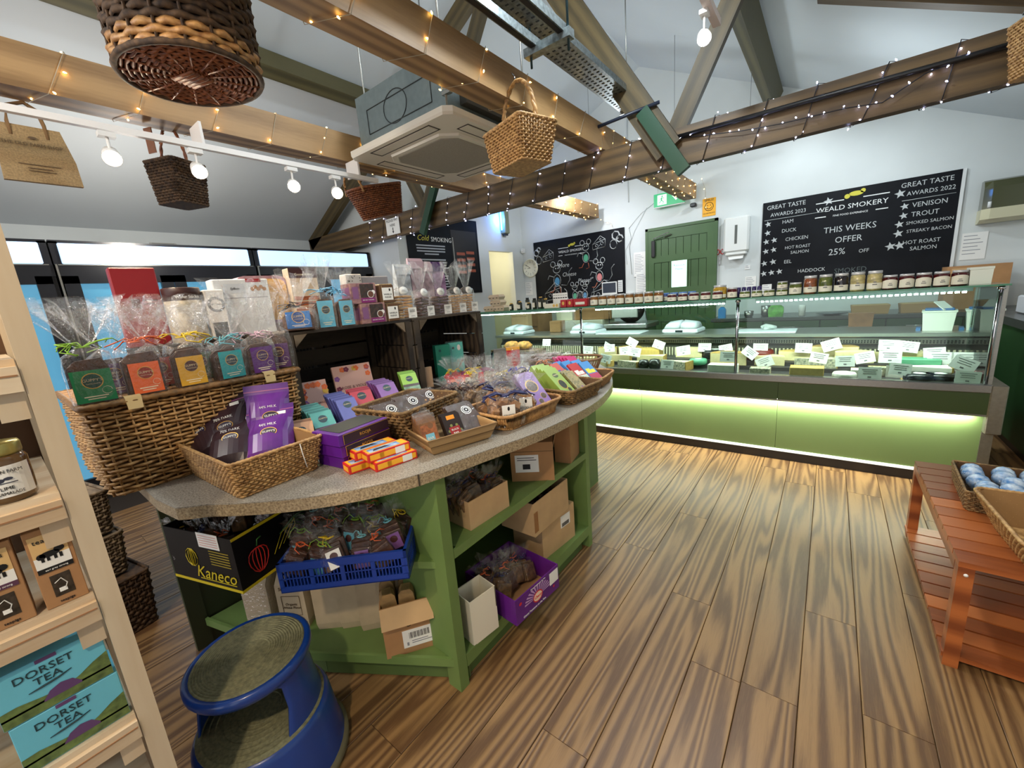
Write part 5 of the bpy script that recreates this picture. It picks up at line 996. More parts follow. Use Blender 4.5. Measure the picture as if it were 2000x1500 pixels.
# baskets stacked on the floor behind
for k, (z, x, y_, w_, d_, h_, m_, lb) in enumerate(((0, -2.72, .02, .50, .36, .28, wick_d, 'dark brown wicker hamper on the floor, bottom of the stack'), (.29, -2.75, -.01, .46, .34, .20, wick_g, 'grey wicker hamper in the middle of the floor stack'), (.50, -2.75, -.01, .44, .33, .20, wick_g, 'grey wicker hamper at the top of the floor stack'))):
    o = thing('wicker_hamper', lb, 'hamper', (x, y_, z+.002), 12, 'hampers stacked on the floor'); basket(o, w_*.92, d_*.92, w_, d_, h_, .02, 14, .02, .0045, m_, .005, .008)
    MB().box(-w_*.48, w_*.48, -d_*.48, d_*.48, h_-.015, h_-.002).build('lid', m_, o)

# ================================================================== STEP STOOL
st = thing('kick_stool', 'blue round step stool with ribbed grey-green treads', 'step stool', (-1.325, .285, 0), 38)
bl_m = mat('stool_blue', (20, 62, 142), .3, noise=.08, nscale=10, coat=.3); tr_m = mat('stool_tread', (136, 134, 100), .75, noise=.25, nscale=90, bump=.3)
def rings(prof, n=40): return MB().lathe(prof, n)
rings([(.215, .0), (.222, .012), (.222, .03), (.212, .036)]).build('floor_bumper', mat('stool_bumper', (104, 98, 74), .7), st)
q = MB(); q.lathe([(.212, .03), (.205, .05), (.188, .20), (.180, .215), (.172, .218)], 40, caps=False); q.lathe([(.168, .219), (.18, .212)], 40, caps=False); q.build('base_drum', bl_m, st)
q = MB(); q.lathe([(.176, .212), (.174, .222), (.02, .222), (.001, .222)], 40)
for k in range(7): q.lathe([(.05+k*.018, .222), (.053+k*.018, .2245), (.056+k*.018, .222)], 40, caps=False)
q.build('lower_tread', tr_m, st)
q = MB()
for a0, a1 in ((-.55, .55), (PI-.45, PI+.45)):
    n = 10; R_ = []
    for z, r_, k in ((.215, .168, 1.15), (.30, .158, .92), (.37, .150, .95), (.398, .148, 1.35), (.41, .150, 1.7)):
        ring = [((r_)*math.cos((a0+a1)/2+(i/n-.5)*(a1-a0)*k), r_*math.sin((a0+a1)/2+(i/n-.5)*(a1-a0)*k), z) for i in range(n+1)]
        ring += [((r_-.006)*math.cos((a0+a1)/2+(i/n-.5)*(a1-a0)*k), (r_-.006)*math.sin((a0+a1)/2+(i/n-.5)*(a1-a0)*k), z) for i in range(n, -1, -1)]
        R_.append(ring)
    q.loft(R_, 0, True)
q.build('support_leg', bl_m, st)
rings([(.148, .385), (.160, .39), (.168, .405), (.168, .422), (.160, .428), (.150, .425)]).build('top_ring', bl_m, st)
q = MB(); q.lathe([(.152, .40), (.150, .426), (.02, .426), (.001, .426)], 40)
for k in range(14): q.lathe([(.052+k*.007, .426), (.0545+k*.007, .4285), (.057+k*.007, .426)], 48, caps=False)
q.build('upper_tread', tr_m, st)

# ================================================================== BENCH on the right
bn = thing('slatted_bench', 'orange-brown slatted wooden bench at the right edge', 'bench', (.41, 1.85, 0), 0); bw_ = wood('bench_wood', (172, 98, 50), (122, 62, 30), 'X', bands=10, dist=1.2, bump=.12, rough=.35)
nb = 11; L_ = .96; W_ = .52
for k in range(nb):
    a = k*(L_/nb); MB().box(0, W_, a+.003, a+L_/nb-.004, .40, .42).build('seat_slat', bw_, bn)
MB().box(.0, .022, .05, L_-.05, .365, .40).box(W_-.022, W_, .05, L_-.05, .365, .40).build('apron', bw_, bn)
for x_ in (.0, W_-.04):
    for y_ in (.0, L_-.045): MB().box(x_, x_+.04, y_, y_+.045, 0, .40).build('leg', bw_, bn)
for k in range(11): a = .0+k*(L_-.0)/11; MB().box(-.005, W_+.0, a+.004, a+L_/11-.005, .032, .05).build('lower_slat', bw_, bn)
MB().box(.02, .04, .05, L_-.05, .004, .032).box(W_-.04, W_-.02, .05, L_-.05, .004, .032).build('lower_rail', bw_, bn)
MB().lathe([(.006, 0), (.006, .002), (.001, .003)], 10).build('screw_cap', card_w, bn, (.02, -.001, .375), (PI/2, 0, 0))
b = thing('display_basket', 'dark seagrass basket of blue wrapped sweets on the bench', 'basket', (.66, 2.45, .4205), -3); basket(b, .30, .34, .32, .36, .085, .01, 10, .012, .004, mat('wicker_dull', (1, 1, 1)), .004, .005)
blw = mat('blue_wrap', (70, 126, 182), .3, noise=.6, nscale=45, c2=(196, 210, 222))
for i in range(5):
    for j in range(3):
        o = thing('wrapped_sweet_jar', 'round blue sweet bag in the bench basket, %s row counted from the front, %s' % (['nearest', 'second', 'third', 'fourth', 'farthest'][i], ['left', 'middle', 'right'][j]), 'sweets', (.56+j*.085+rf.uniform(-.01, .01), 2.32+i*.063, .488+rf.uniform(0, .012)), rf.uniform(-50, 50), 'blue sweet bags on the bench', None)
        MB().lathe([(.001, -.028), (.030, -.022), (.036, 0), (.030, .022), (.001, .028)], 12).build('contents', blw, o, rot=(PI/2, rf.uniform(-.5, .5), 0)); MB().lathe([(.002, .02), (.03, .016), (.038, .0), (.03, -.026), (.001, -.03)], 12).build('film', film_m, o, rot=(.3, .2, 0)); 
b = thing('display_basket', 'pale rounded wicker tray basket at the near end of the bench', 'basket', (.74, 2.02, .4205), 4); basket(b, .34, .38, .46, .44, .13, .03, 11, .014, .0042, wick_p, .004, .007)

# ================================================================== SHELF UNIT at the left edge
sh = thing('shelf_unit', 'cream limed wooden shelf unit at the left edge', 'shelf unit', (-1.1, 0, 0)); lime = wood('limed_wood', (206, 190, 164), (190, 168, 138), 'Z', bands=8, dist=1.5, bump=.15, fine=.6); limey = wood('limed_wood_y', (214, 198, 172), (190, 162, 128), 'Y', bands=10, dist=1.5, bump=.15, fine=.6)
MB().box(-.03, .005, .026, .058, 0, 1.75).build('front_post', lime, sh); MB().box(-.40, -.37, .026, .058, 0, 1.75).build('back_post', lime, sh)
MB().box(-.40, .0, -.9, -.87, 0, 1.75).build('side_panel', lime, sh); MB().box(-.405, -.395, -.9, .03, .1, 1.75).build('back_board', mat('shelf_back_dark', (84, 60, 40), .8), sh)
for k, (zt, zb) in enumerate(((1.383, 1.327), (1.135, 1.086), (.918, .866), (.627, .575), (.32, .27))):
    MB().box(-.39, -.002, -.87, .024, zt-.018, zt).build('shelf_board', limey, sh)
    MB().box(-.002, .010, -.87, .024, zb, zt-.012).build('shelf_lip', limey, sh); MB().box(.010, .0115, -.87, .022, (zb+zt)/2-.001, (zb+zt)/2+.002).build('lip_groove', mat('groove_brown', (150, 110, 76), .8), sh)
    MB().box(-.02, -.004, -.012, .022, zb-.05, zb).build('bracket', lime, sh)
XS = -1.1
def on_shelf(name, lb, cat, y, z, group=None): return thing(name, lb, cat, (XS-.012, y, z+.0005), group=group, rot=(0, 0, PI/2))
o = on_shelf('marmalade_jar', 'squat jar of lime marmalade with white label on the left shelf', 'jar', -.030, 1.135); 
MB().lathe([(.030, 0), (.034, .006), (.034, .075), (.028, .086), (.001, .086)], 24).build('contents', mat('marmalade', (92, 66, 34), .1, coat=.5), o, (0, .034, 0)); MB().lathe([(.030, .084), (.031, .088), (.031, .102), (.029, .106), (.001, .106)], 24).build('lid', mat('gold_lid', (168, 160, 96), .3, .6), o, (0, .034, 0))
n = 12; MB().loft([[(.0345*math.sin(a), .034-.0345*math.cos(a), z) for a in [-1.1+2.2*i/n for i in range(n+1)]] for z in (.012, .068)], closed=False).build('paper_label', card_w, o)
text('OGDEN FARM', .0085, ink, o, (.0, -.0012, .058), sx=.85); text('LIME', .0085, ink, o, (0, -.0012, .028)); text('MARMALADE', .0075, ink, o, (0, -.0012, .019), sx=.85)
MB().disc((-.006, -.0008, .043), .006, 8, ry=.004).disc((.004, -.0008, .045), .006, 8, ry=.003).box(-.014, .014, -.0011, -.0006, .037, .0385).build('cow_drawing', mat('ink_blue', (50, 54, 72), .7), o)
kraft = mat('kraft_card', (170, 126, 84), .8, noise=.06, nscale=20)
def teabox(y, lb, band, wd=.055):
    o = on_shelf('tea_box', lb, 'tea box', y, .918, 'teapigs style kraft boxes'.replace('teapigs style ', '')); h = .156
    MB().box(-wd/2, wd/2, 0, .06, 0, h, bev=.001).build('carton', kraft, o)
    MB().box(-wd/2+.004, wd/2-.006, -.001, 0, h*.46, h*.93).build('label_top', mat('label_sand', (214, 178, 120), .6), o); MB().box(-wd/2+.004, wd/2-.006, -.0014, -.001, h*.46, h*.66).build('label_white', card_w, o)
    MB().box(-wd/2+.004, wd/2-.006, -.0018, -.0014, h*.46, h*.52).build('label_band', band, o)
    text('teapigs', .0125, ink, o, (-.002, -.002, h*.86), sx=1.0, name='brand_name'); text('earl grey strong', .0045, card_w, o, (0, -.0022, h*.49))
    nv = mat('navy_ink', (34, 40, 84), .6); q = MB(); q.disc((-.003, -.002, h*.68), .013, 12, ry=.006); q.disc((.010, -.002, h*.715), .007, 10, ry=.006); [q.box(x-.002, x+.002, -.0022, -.0018, h*.60, h*.66) for x in (-.013, -.006, .003, .010)]; q.disc((-.014, -.002, h*.67), .006, 8); q.build('dog_picture', nv, o)
    MB().box(-.013, .013, -.001, 0, h*.12, h*.40, bev=.0004).build('window', mat('tea_window', (72, 62, 52), .2, noise=.5, nscale=90), o); q = MB(); q.tube([(-.009, -.0018, h*.30), (0, -.0018, h*.34), (.006, -.0018, h*.26), (.002, -.0018, h*.2)], .0009, 4); q.box(-.006, .004, -.002, -.001, h*.17, h*.22); q.build('tea_bag', card_w, o)
    text('teapigs', .007, ink, o, (0, -.001, h*.055), name='brand_name')
teabox(-.008, 'kraft tea box with navy dog picture next to the shelf post', mat('navy_ink', (1, 1, 1))); teabox(-.076, 'second kraft tea box cut by the left edge', mat('plum_ink', (86, 50, 74), .6)); teabox(-.142, 'third kraft tea box beyond the left edge', mat('navy_ink', (1, 1, 1)))
aqua = mat('tea_aqua', (104, 188, 212), .5); hillg = mat('tea_hill', (112, 134, 72), .6, noise=.4, nscale=60, c2=(70, 88, 50)); plum = mat('tea_plum', (92, 62, 108), .6)
for k, (z, lb, dx) in enumerate(((.627, 'lower aqua tea box with hills on the left shelf', 0), (.732, 'upper aqua tea box stacked on the other', -.004))):
    o = on_shelf('tea_box', lb, 'tea box', -.052+dx, z, 'aqua tea boxes'); MB().box(-.072, .072, 0, .10, 0, .104, bev=.0012).build('carton', aqua, o)
    MB().box(-.0715, .0715, -.0006, .0, .002, .022).loft([[(x, -.0006, .018), (x, -.0006, zz)] for x, zz in ((-.0715, .035), (-.05, .036), (-.02, .030), (.01, .026), (.03, .034), (.05, .046), (.0715, .055))], closed=False).build('hill_print', hillg, o)
    MB().loft([[(x, -.0009, .018), (x, -.0009, zz)] for x, zz in ((-.02, .020), (-.01, .034), (.005, .04), (.02, .036), (.03, .022))], closed=False).build('lavender_print', plum, o); MB().box(-.015, .012, -.0009, -.0, .097, .104).build('top_tab', plum, o)
    text('DORSET', .0205, mat('tea_ink', (22, 54, 62), .6), o, (-.008, -.0012, .082), name='brand_name'); text('TEA', .0205, mat('tea_ink', (1, 1, 1)), o, (-.006, -.0012, .063), name='brand_name'); MB().tube([(-.033, -.001, .048), (-.015, -.001, .0495), (.005, -.001, .052), (.023, -.001, .057)], [.0008, .0022, .002, .0008], 4).build('swash', mat('tea_ink', (1, 1, 1)), o)
for i in range(5):
    tag(MB().lathe([(.001, 0), (.03, .0), (.036, .02), (.03, .05), (.012, .062), (.001, .062)], 14).build('brown_bag', mat('brown_bag', (116, 76, 44), .7, noise=.4, nscale=40), loc=(-1.15, .0-.075*i, .3205)), ['first', 'second', 'third', 'fourth', 'fifth'][i]+' brown filled bag from the post on the lowest visible shelf', 'bag', 'brown bags on the lowest shelf')
tag(MB().box(-.10, 0, -.30, -.012, 0, .10, bev=.004).build('pale_box', mat('pale_box', (214, 206, 196), .6), loc=(-1.11, .02, 1.3835)), 'pale box on the topmost shelf at the left edge', 'box')
# ================================================================== PRODUCTS
rp = random.Random(5)
def curl(parent, c, at=(0, 0, 0), n=5, r=.035, name='ribbon', th=.0018):
    q = MB()
    for i in range(n):
        a = rp.uniform(0, 2*PI); l = r*rp.uniform(.8, 1.7); z = rp.uniform(-.012, .022)
        q.tube([(0, 0, 0), (l*.5*math.cos(a), l*.5*math.sin(a)*.7, .014), (l*math.cos(a), l*math.sin(a)*.7, z), (l*1.1*math.cos(a+.5), l*1.1*math.sin(a+.5)*.7, z-.012)], th, 4)
    q.tube([(.014*math.cos(t*PI/4), .011*math.sin(t*PI/4), 0) for t in range(8)], th*1.6, 5, closed=True)
    return q.build(name, c, parent, at)
def bagmesh(w, d, h, neck, top, fl, seed, lean=.0, n=28):
    R_ = random.Random(seed); q = MB(); rings_ = []
    ph = [R_.uniform(0, 6) for _ in range(6)]
    def sup(a, w_, d_, e=.45): c, s = math.cos(a), math.sin(a); return (w_/2*abs(c)**e*(1 if c > 0 else -1), d_/2*abs(s)**e*(1 if s > 0 else -1))
    for z, k, e, j in ((0, .96, .4, .0), (h*.3, 1.03, .4, .02), (h*.7, 1.04, .45, .03), (h, .92, .6, .05)):
        rings_.append([(lambda p: (p[0]*k*(1+j*math.sin(5*a+ph[0])), p[1]*k*(1+j*math.cos(4*a+ph[1])), z+R_.uniform(-1, 1)*j*.1))(sup(a, w, d, e)) for a in [2*PI*i/n for i in range(n)]])
    rings_.append([(.018*math.cos(2*PI*i/n)+lean*.2, .013*math.sin(2*PI*i/n), neck) for i in range(n)])
    for t in (.35, .7, 1):
        rr = []
        for i in range(n):
            a = 2*PI*i/n; ruf = 1+.38*math.sin(7*a+ph[2])*t+.2*math.sin(11*a+ph[3]); z = neck+(top-neck)*t*(1+.16*math.sin(3*a+ph[4])*t)
            rr.append((.018*math.cos(a)+fl*t*math.cos(a)*ruf+lean*t, .013*math.sin(a)+fl*.45*t*math.sin(a)*ruf, z))
        rings_.append(rr)
    q.loft(rings_, 0, False); me = bpy.data.meshes.new('film'); me.from_pydata(q.v, [], q.f); me.materials.append(film_m); return me
BAGS = {}
def film_obj(key, parent, m=None):
    if key not in BAGS: BAGS[key] = bagmesh(*key)
    o = bpy.data.objects.new('film', BAGS[key]); COL.objects.link(o); o.parent = parent; return o
def roundel(parent, y, z, r, c, ring=gold, txt='GUPPY\'S', ts=None, x=0, rot=None):
    g_ = bpy.data.objects.new('roundel', None)
    q = MB(); q.disc((x, y-.0004, z), r, 18, 1); q.disc((x, y-.0008, z), r*.9, 18, 0); o = q.build('roundel', [c, ring], parent)
    text(txt, ts or r*.5, mat('roundel_text', (216, 198, 160), .6), parent, (x, y-.0014, z+r*.1), ext=.0001); text('CHOCOLATE', r*.22, mat('roundel_text', (1, 1, 1)), parent, (x, y-.0014, z-r*.35), ext=.0001)
    return o
def slabs(parent, w, d, h, n=5, m=choc, seed=0):
    R_ = random.Random(seed)
    for i in range(n):
        y = -d/2+d*(i+.5)/n; k = R_.uniform(.82, 1); k2 = R_.uniform(.86, 1); t = d/n*.42; e = w*.5
        P_ = [(-e*k, 0), (e*k, 0), (e*k*.98, h*k2*.8), (e*k*.7, h*k2), (-e*k*.6, h*k2*.97), (-e*k, h*k2*.84)]
        MB().loft([[(x, y-t, z) for x, z in P_], [(x, y+t, z) for x, z in P_]][::-1], caps=True).build('chocolate_slab', m, parent)
def choc_bag(x, y, z, rz, lb, card, rib, w=.105, d=.07, h=.145, top=.27, fl=.07, seed=0, group='ribbon tied chocolate bags on the hamper', dark=None, m=choc, tilt=0, cw=.076, chh=.098, rt='GUPPY\'S'):
    r = thing('chocolate_bag', lb, 'chocolate bag', (x, y, z), group=group, rot=(math.radians(-tilt), 0, math.radians(rz)))
    slabs(r, w*.9, d*.85, h*.95, 5, m, seed)
    cc = MB().box(-cw/2, cw/2, -d/2-.0035, -d/2-.002, .006, .006+chh).build('label_card', card, r)
    roundel(r, -d/2-.0035, .006+chh*.66, cw*.27, dark or mat('roundel_brown', (72, 34, 34), .5), txt=rt)
    q = MB(); q.box(-cw*.3, cw*.3, -d/2-.0042, -d/2-.0035, .006+chh*.16, .006+chh*.19); q.box(-cw*.22, cw*.22, -d/2-.0042, -d/2-.0035, .006+chh*.09, .006+chh*.115); q.tube([(cw*.3+cw*.13*math.cos(i*.7), -d/2-.0036, .006+chh*.33+cw*.13*math.sin(i*.7)) for i in range(9)], .0006, 4); q.build('printed_line', mat('label_cream_ink', (238, 226, 196), .6), r)
    film_obj((w*1.08, d*1.12, h, h+.025, top, fl, seed), r)
    if rib is not None: curl(r, rib, (0, 0, h+.025), 9, .05)
    return r
HX, HZ = -1.77, 1.2035
cm = lambda n, c: mat(n, c, .45, noise=.05, nscale=30)
choc_bag(HX, .175, HZ, 84, 'chocolate bag with green card and lime ribbon, leftmost on the hamper', cm('card_green', (20, 140, 84)), mat('ribbon_lime', (140, 190, 50), .5), seed=1, dark=mat('roundel_green', (10, 78, 66), .5), cw=.088, chh=.096, top=.30, fl=.085)
choc_bag(HX, .292, HZ, 92, 'chocolate bag with orange card and orange ribbon on the hamper', cm('card_orange', (238, 106, 48)), mat('ribbon_orange', (224, 100, 50), .5), seed=2, dark=mat('roundel_rust', (140, 32, 24), .5), top=.30, fl=.10)
choc_bag(HX, .415, HZ, 90, 'chocolate bag with yellow card and yellow ribbon on the hamper', cm('card_yellow', (226, 172, 46)), mat('ribbon_yellow', (240, 208, 30), .5), seed=3, h=.145, top=.27, fl=.10)
choc_bag(HX, .535, HZ, 94, 'chocolate bag with teal card and pale blue ribbon on the hamper', cm('card_teal', (40, 164, 170)), mat('ribbon_sky', (116, 196, 212), .5), seed=4, h=.12, dark=mat('roundel_slate', (40, 66, 78), .5), top=.24)
choc_bag(HX, .645, HZ, 88, 'chocolate bag with purple card and pink ribbon on the hamper', cm('card_purple', (92, 38, 122)), mat('ribbon_pink', (214, 180, 200), .5), seed=5, h=.125, dark=mat('roundel_purple', (62, 24, 88), .5), top=.34, fl=.09)
choc_bag(HX-.05, .745, HZ, 60, 'bark chocolate bag at the right end of the hamper behind the purple card', cm('card_purple2', (84, 40, 104)), None, seed=6, h=.15, w=.09, top=.30, fl=.05)
# second row behind
for i, (y_, c) in enumerate(((.24, (96, 60, 120)), (.36, (180, 60, 50)), (.48, (60, 110, 60)), (.60, (60, 140, 160)))):
    choc_bag(HX-.13, y_, HZ, 88, 'film wrapped chocolate bag in the second row on the hamper, ' + ['behind the orange one', 'behind the yellow one', 'behind the teal one', 'behind the purple one'][i], cm('card_back%d' % i, c), None, seed=10+i, h=.13, top=.30, fl=.09)
CX, CZ = -1.955, 1.3405
blue_c = cm('card_blue', (30, 110, 184)); sky_c = cm('card_sky', (110, 194, 222))
choc_bag(CX+.02, .90, CZ, 66, 'small chocolate tray bag with deep blue card at the crate corner', blue_c, mat('ribbon_black', (24, 24, 30), .5), w=.15, h=.09, d=.10, seed=21, cw=.10, chh=.075, group='bags on the crates', dark=mat('roundel_blue', (20, 66, 130), .5), top=.26, fl=.07, m=choc_l, tilt=12)
choc_bag(CX, 1.035, CZ, 80, 'chocolate bag with left sky blue card on the crate', sky_c, mat('ribbon_sky2', (110, 176, 214), .5), w=.10, h=.15, seed=22, cw=.072, chh=.125, group='bags on the crates', dark=mat('roundel_slate', (1, 1, 1)), top=.33, fl=.05, m=choc_l)
choc_bag(CX, 1.14, CZ, 84, 'chocolate bag with right sky blue card on the crate', sky_c, mat('ribbon_sky2', (1, 1, 1)), w=.09, h=.145, seed=23, cw=.068, chh=.12, group='bags on the crates', dark=mat('roundel_slate', (1, 1, 1)), top=.28, fl=.05, m=choc_l)
flo = mat('floral_card', (168, 130, 120), .6, noise=.7, nscale=45, c2=(112, 70, 90)); plumb = mat('plum_card', (124, 30, 104), .5)
def truffle(y_, z_, lb, x=CX+.0):
    r = thing('truffle_box', lb, 'chocolate box', (x, y_, z_), 86, 'window truffle boxes on the crate'); MB().box(-.072, .072, -.05, .05, 0, .104, bev=.002).build('carton', flo, r)
    MB().box(-.02, .058, -.0515, -.05, .03, .098, bev=.0006).build('window', mat('truffle_window', (66, 44, 36), .12, noise=.4, nscale=60, coat=.6), r); MB().box(-.02, .06, -.0525, -.0515, .004, .028).build('name_band', plumb, r)
    text('SEA SALT CARAMEL', .0075, card_w, r, (.02, -.053, .017)); q = MB(); q.disc((.036, -.0528, .046), .019, 16, 0); q.disc((.036, -.0534, .046), .016, 16, 1); q.disc((.052, -.0530, .056), .011, 12, 0); q.build('truffle_print', [card_w, mat('truffle_brown', (104, 66, 50), .5)], r)
    MB().box(-.073, -.0725, -.04, .04, .02, .085).box(-.062, -.03, -.0512, -.05, .025, .085).build('side_label', mat('mauve_card', (128, 84, 128), .6), r)
truffle(1.285, CZ, 'lower window truffle box on the crate'); truffle(1.25, CZ+.105, 'upper window truffle box on the crate', CX-.01)
def fudge(y_, z_, lb):
    r = thing('fudge_box', lb, 'fudge box', (CX, y_, z_), 86, 'vanilla fudge boxes'); MB().box(-.042, .042, -.05, .05, 0, .094, bev=.002).build('carton', mat('fudge_carton', (92, 62, 34), .6), r); MB().box(-.030, .034, -.0515, -.05, .014, .080).build('paper_label', card_w, r)
    text('VANILLA', .0125, ink, r, (.002, -.052, .044)); text('FUDGE', .0125, ink, r, (.002, -.052, .029)); MB().disc((.016, -.052, .068), .005, 8, ry=.008).build('leaf_logo', mat('navy_ink', (1, 1, 1)), r); MB().box(-.03, -.028, -.0505, -.05, 0, .094).box(-.04, .04, -.045, .045, .094, .100, bev=.002).build('gold_top', mat('fudge_gold', (206, 176, 130), .4, noise=.3, nscale=80), r)
fudge(1.405, CZ, 'lower vanilla fudge box on the crate'); fudge(1.385, CZ+.101, 'upper vanilla fudge box on the crate')
bis = mat('biscuit', (206, 160, 100), .7, noise=.2, nscale=50, bump=.4); bisd = mat('dark_biscuit', (84, 50, 34), .7, noise=.3, nscale=50, bump=.4); bisp = mat('pale_biscuit', (216, 182, 132), .7, noise=.25, nscale=50, c2=(170, 120, 72), bump=.4)
def cookie_bag(y_, lb, m, seed, w=.125, x=CX, h=.15, top=.31, tag_=True, cols=2):
    r = thing('biscuit_bag', lb, 'biscuit bag', (x, y_, CZ), 84+rp.uniform(-6, 6), 'biscuit bags on the crate'); R_ = random.Random(seed)
    for c in range(cols):
        for k in range(int(h/.017)-1):
            MB().lathe([(.001, -.007), (w/cols*.42, -.006), (w/cols*.46, 0), (w/cols*.40, .006), (.001, .0075)], 12).build('biscuit', m, r, ((c-(cols-1)/2)*w/cols*.96+R_.uniform(-.003, .003), R_.uniform(-.004, .004), .012+k*.0165), (R_.uniform(-.12, .12), R_.uniform(-.12, .12), 0))
    MB().box(.008, .062, -.037, -.0362, .006, .064).build('paper_label', card_w, r); text('DOUBLE\nCHOC' if m is bisd else 'VANILLA\nBISCUITS', .0085, ink, r, (.035, -.0375, .045))
    MB().box(.022, .05, -.0378, -.0372, .014, .0155).box(.024, .046, -.0378, -.0372, .018, .0195).build('printed_line', mat('pale_ink2', (1, 1, 1)), r)
    film_obj((w*1.04, .075, h, h+.02, top, .05, seed), r)
    if tag_:
        o = MB(); o.lathe([(.001, 0), (1, 0), (1, .03), (.001, .03)], 20, T=T_(sc=(.030, .024, .03))); t = o.build('oval_tag', card_w, r, (-.012, -.048, h-.005), (PI/2-.15, 0, .15)); 
        q = MB(); q.box(-.014, .014, -.003, -.001, .0011, .0016); q.box(-.010, .010, .004, .006, .0011, .0016); q.build('tag_print', mat('card_ink', (1, 1, 1)), t)
cookie_bag(1.515, 'bag of golden round biscuits with oval tag, left of the dark ones', bis, 31, .13, h=.165)
cookie_bag(1.655, 'bag of dark chocolate biscuits behind a leaning film tuft', bisd, 32, .11)
cookie_bag(1.80, 'bag of dark chocolate biscuits with two oval tags', bisd, 33, .14)
cookie_bag(1.935, 'bag of pale crinkled biscuits right of the dark ones', bisp, 34, .10)
cookie_bag(2.05, 'bag of pale biscuits with a tall twisted film neck at the crate end', bisp, 35, .10, top=.33)
# rear: tins and cartons standing on the rear crates (x ~ -2.45, z 1.33)
RX, RZ = -2.46, 1.3305
def rear(nm, lb, cat, y_, w, h, d, m, x=RX, rz=88, bev=.004, z=RZ, group=None):
    r = thing(nm, lb, cat, (x, y_, z), rz, group); MB().box(-w/2, w/2, -d/2, d/2, 0, h, bev=bev).build('carton', m, r); return r
r = rear('gift_carton', 'tall dark red carton standing before the fridges', 'box', .46, .155, .345, .06, mat('dark_red_card', (140, 22, 30), .45)); MB().box(-.03, .0, -.031, -.03, .17, .21).box(.01, .06, -.031, -.03, .20, .205).box(.01, .05, -.031, -.03, .185, .19).build('printed_picture', mat('red_print', (86, 24, 26), .5), r); text('CHOCOLATES', .012, mat('pink_ink', (214, 150, 140), .6), r, (.03, -.031, .225))
r = thing('wafer_tin', 'round tin lettered wafer sticks with a brown band', 'tin', (RX+.08, .60, RZ)); MB().lathe([(.07, 0), (.072, .005), (.072, .225), (.001, .225)], 32).build('tin', mat('tin_cream', (196, 184, 160), .35, noise=.25, nscale=30), r); MB().lathe([(.0724, .19), (.0724, .243), (.07, .248), (.001, .248)], 32).build('lid_band', mat('band_brown', (62, 34, 30), .4), r)
text('Wafer Sticks', .019, card_w, r, (.073, 0, .205), rot=(PI/2, 0, PI/2), sx=.9)
r = rear('treat_box', 'small box with black circular badge beside the wafer tin', 'box', .715, .08, .235, .05, card_w, x=RX+.10); q = MB(); q.disc((0, -.0262, .165), .036, 24, 0); q.disc((0, -.0268, .165), .024, 20, 1); q.build('badge', [ink, card_w], r); text('FOREST', .014, card_w, r, (0, -.0272, .192)); text('GIFT KNOT', .011, ink, r, (0, -.0272, .165)); MB().box(-.03, .03, -.0262, -.025, .0, .08).build('lower_band', ink, r)
r = rear('white_gift_box', 'wide white box with brown nut picture and red tab', 'box', .855, .25, .285, .10, mat('gloss_white', (222, 226, 228), .3), x=RX+.04); q = MB(); [q.disc((.045+i*.014, -.051, .238+(.006 if i % 2 else -.004)), .010, 10) for i in range(5)]; q.build('nut_picture', mat('nut_brown', (176, 120, 60), .5), r); MB().box(.02, .09, -.0512, -.05, .268, .285).build('red_tab', red_t, r); MB().box(-.08, .01, -.0508, -.05, .215, .262).build('logo_panel', mat('panel_grey', (206, 212, 218), .4), r); text('Sylbon', .016, ink, r, (-.035, -.0514, .238), shear=.3); MB().box(-.11, .11, -.0508, -.05, .19, .194).build('printed_line', mat('pale_ink2', (1, 1, 1)), r)
r = thing('biscuit_tin', 'large rounded tin with golden front and mauve sides', 'tin', (RX-.07, 1.0, RZ+.0), 88); 
P_, _ = perim(.27, .26, .05, 40); 
MB().loft([[(p[0], y_, .05+.13+p[1]) for p in P_] for y_ in (-.05, .05)][::-1], caps=True).build('tin', mat('tin_mauve', (184, 140, 150), .3, noise=.3, nscale=20), r); P_, _ = perim(.235, .225, .04, 40); MB().loft([[(p[0], y_, .18+p[1]) for p in P_] for y_ in (-.056, -.05)][::-1], caps=True).build('gold_front', mat('tin_gold', (222, 166, 58), .3), r); MB().box(-.12, .12, -.045, .045, 0, .05).build('riser', mat('riser_brown', (96, 66, 50), .7), r)
r = rear('wafer_box', 'tall carton showing orange wafers under a dark red band', 'box', 1.20, .16, .345, .08, mat('wafer_cream', (210, 190, 160), .5)); MB().box(-.08, .08, -.0412, -.04, .29, .345).build('top_band', mat('maroon_band', (64, 26, 24), .5), r); text('Cocoa Wafer', .018, mat('label_cream_ink', (1, 1, 1)), r, (0, -.042, .31)); q = MB(); [q.box(-.07, .07, -.042, -.04, .075+i*.03, .097+i*.03) for i in range(4)]; q.build('wafer_print', mat('wafer_orange', (184, 96, 48), .6, noise=.3, nscale=60), r)
r = rear('dotted_box', 'small white box with black dots behind the truffle boxes', 'box', 1.52, .11, .31, .08, mat('soft_white', (206, 204, 200), .5)); q = MB(); [q.disc((rp.uniform(-.045, .045), -.0412, .22+rp.uniform(0, .08)), .0035, 8) for _ in range(12)]; q.build('black_dots', ink, r)
rear('grey_box', 'long plain grey box right of the dotted box', 'box', 1.68, .20, .295, .07, mat('grey_card', (150, 150, 156), .6), x=RX)
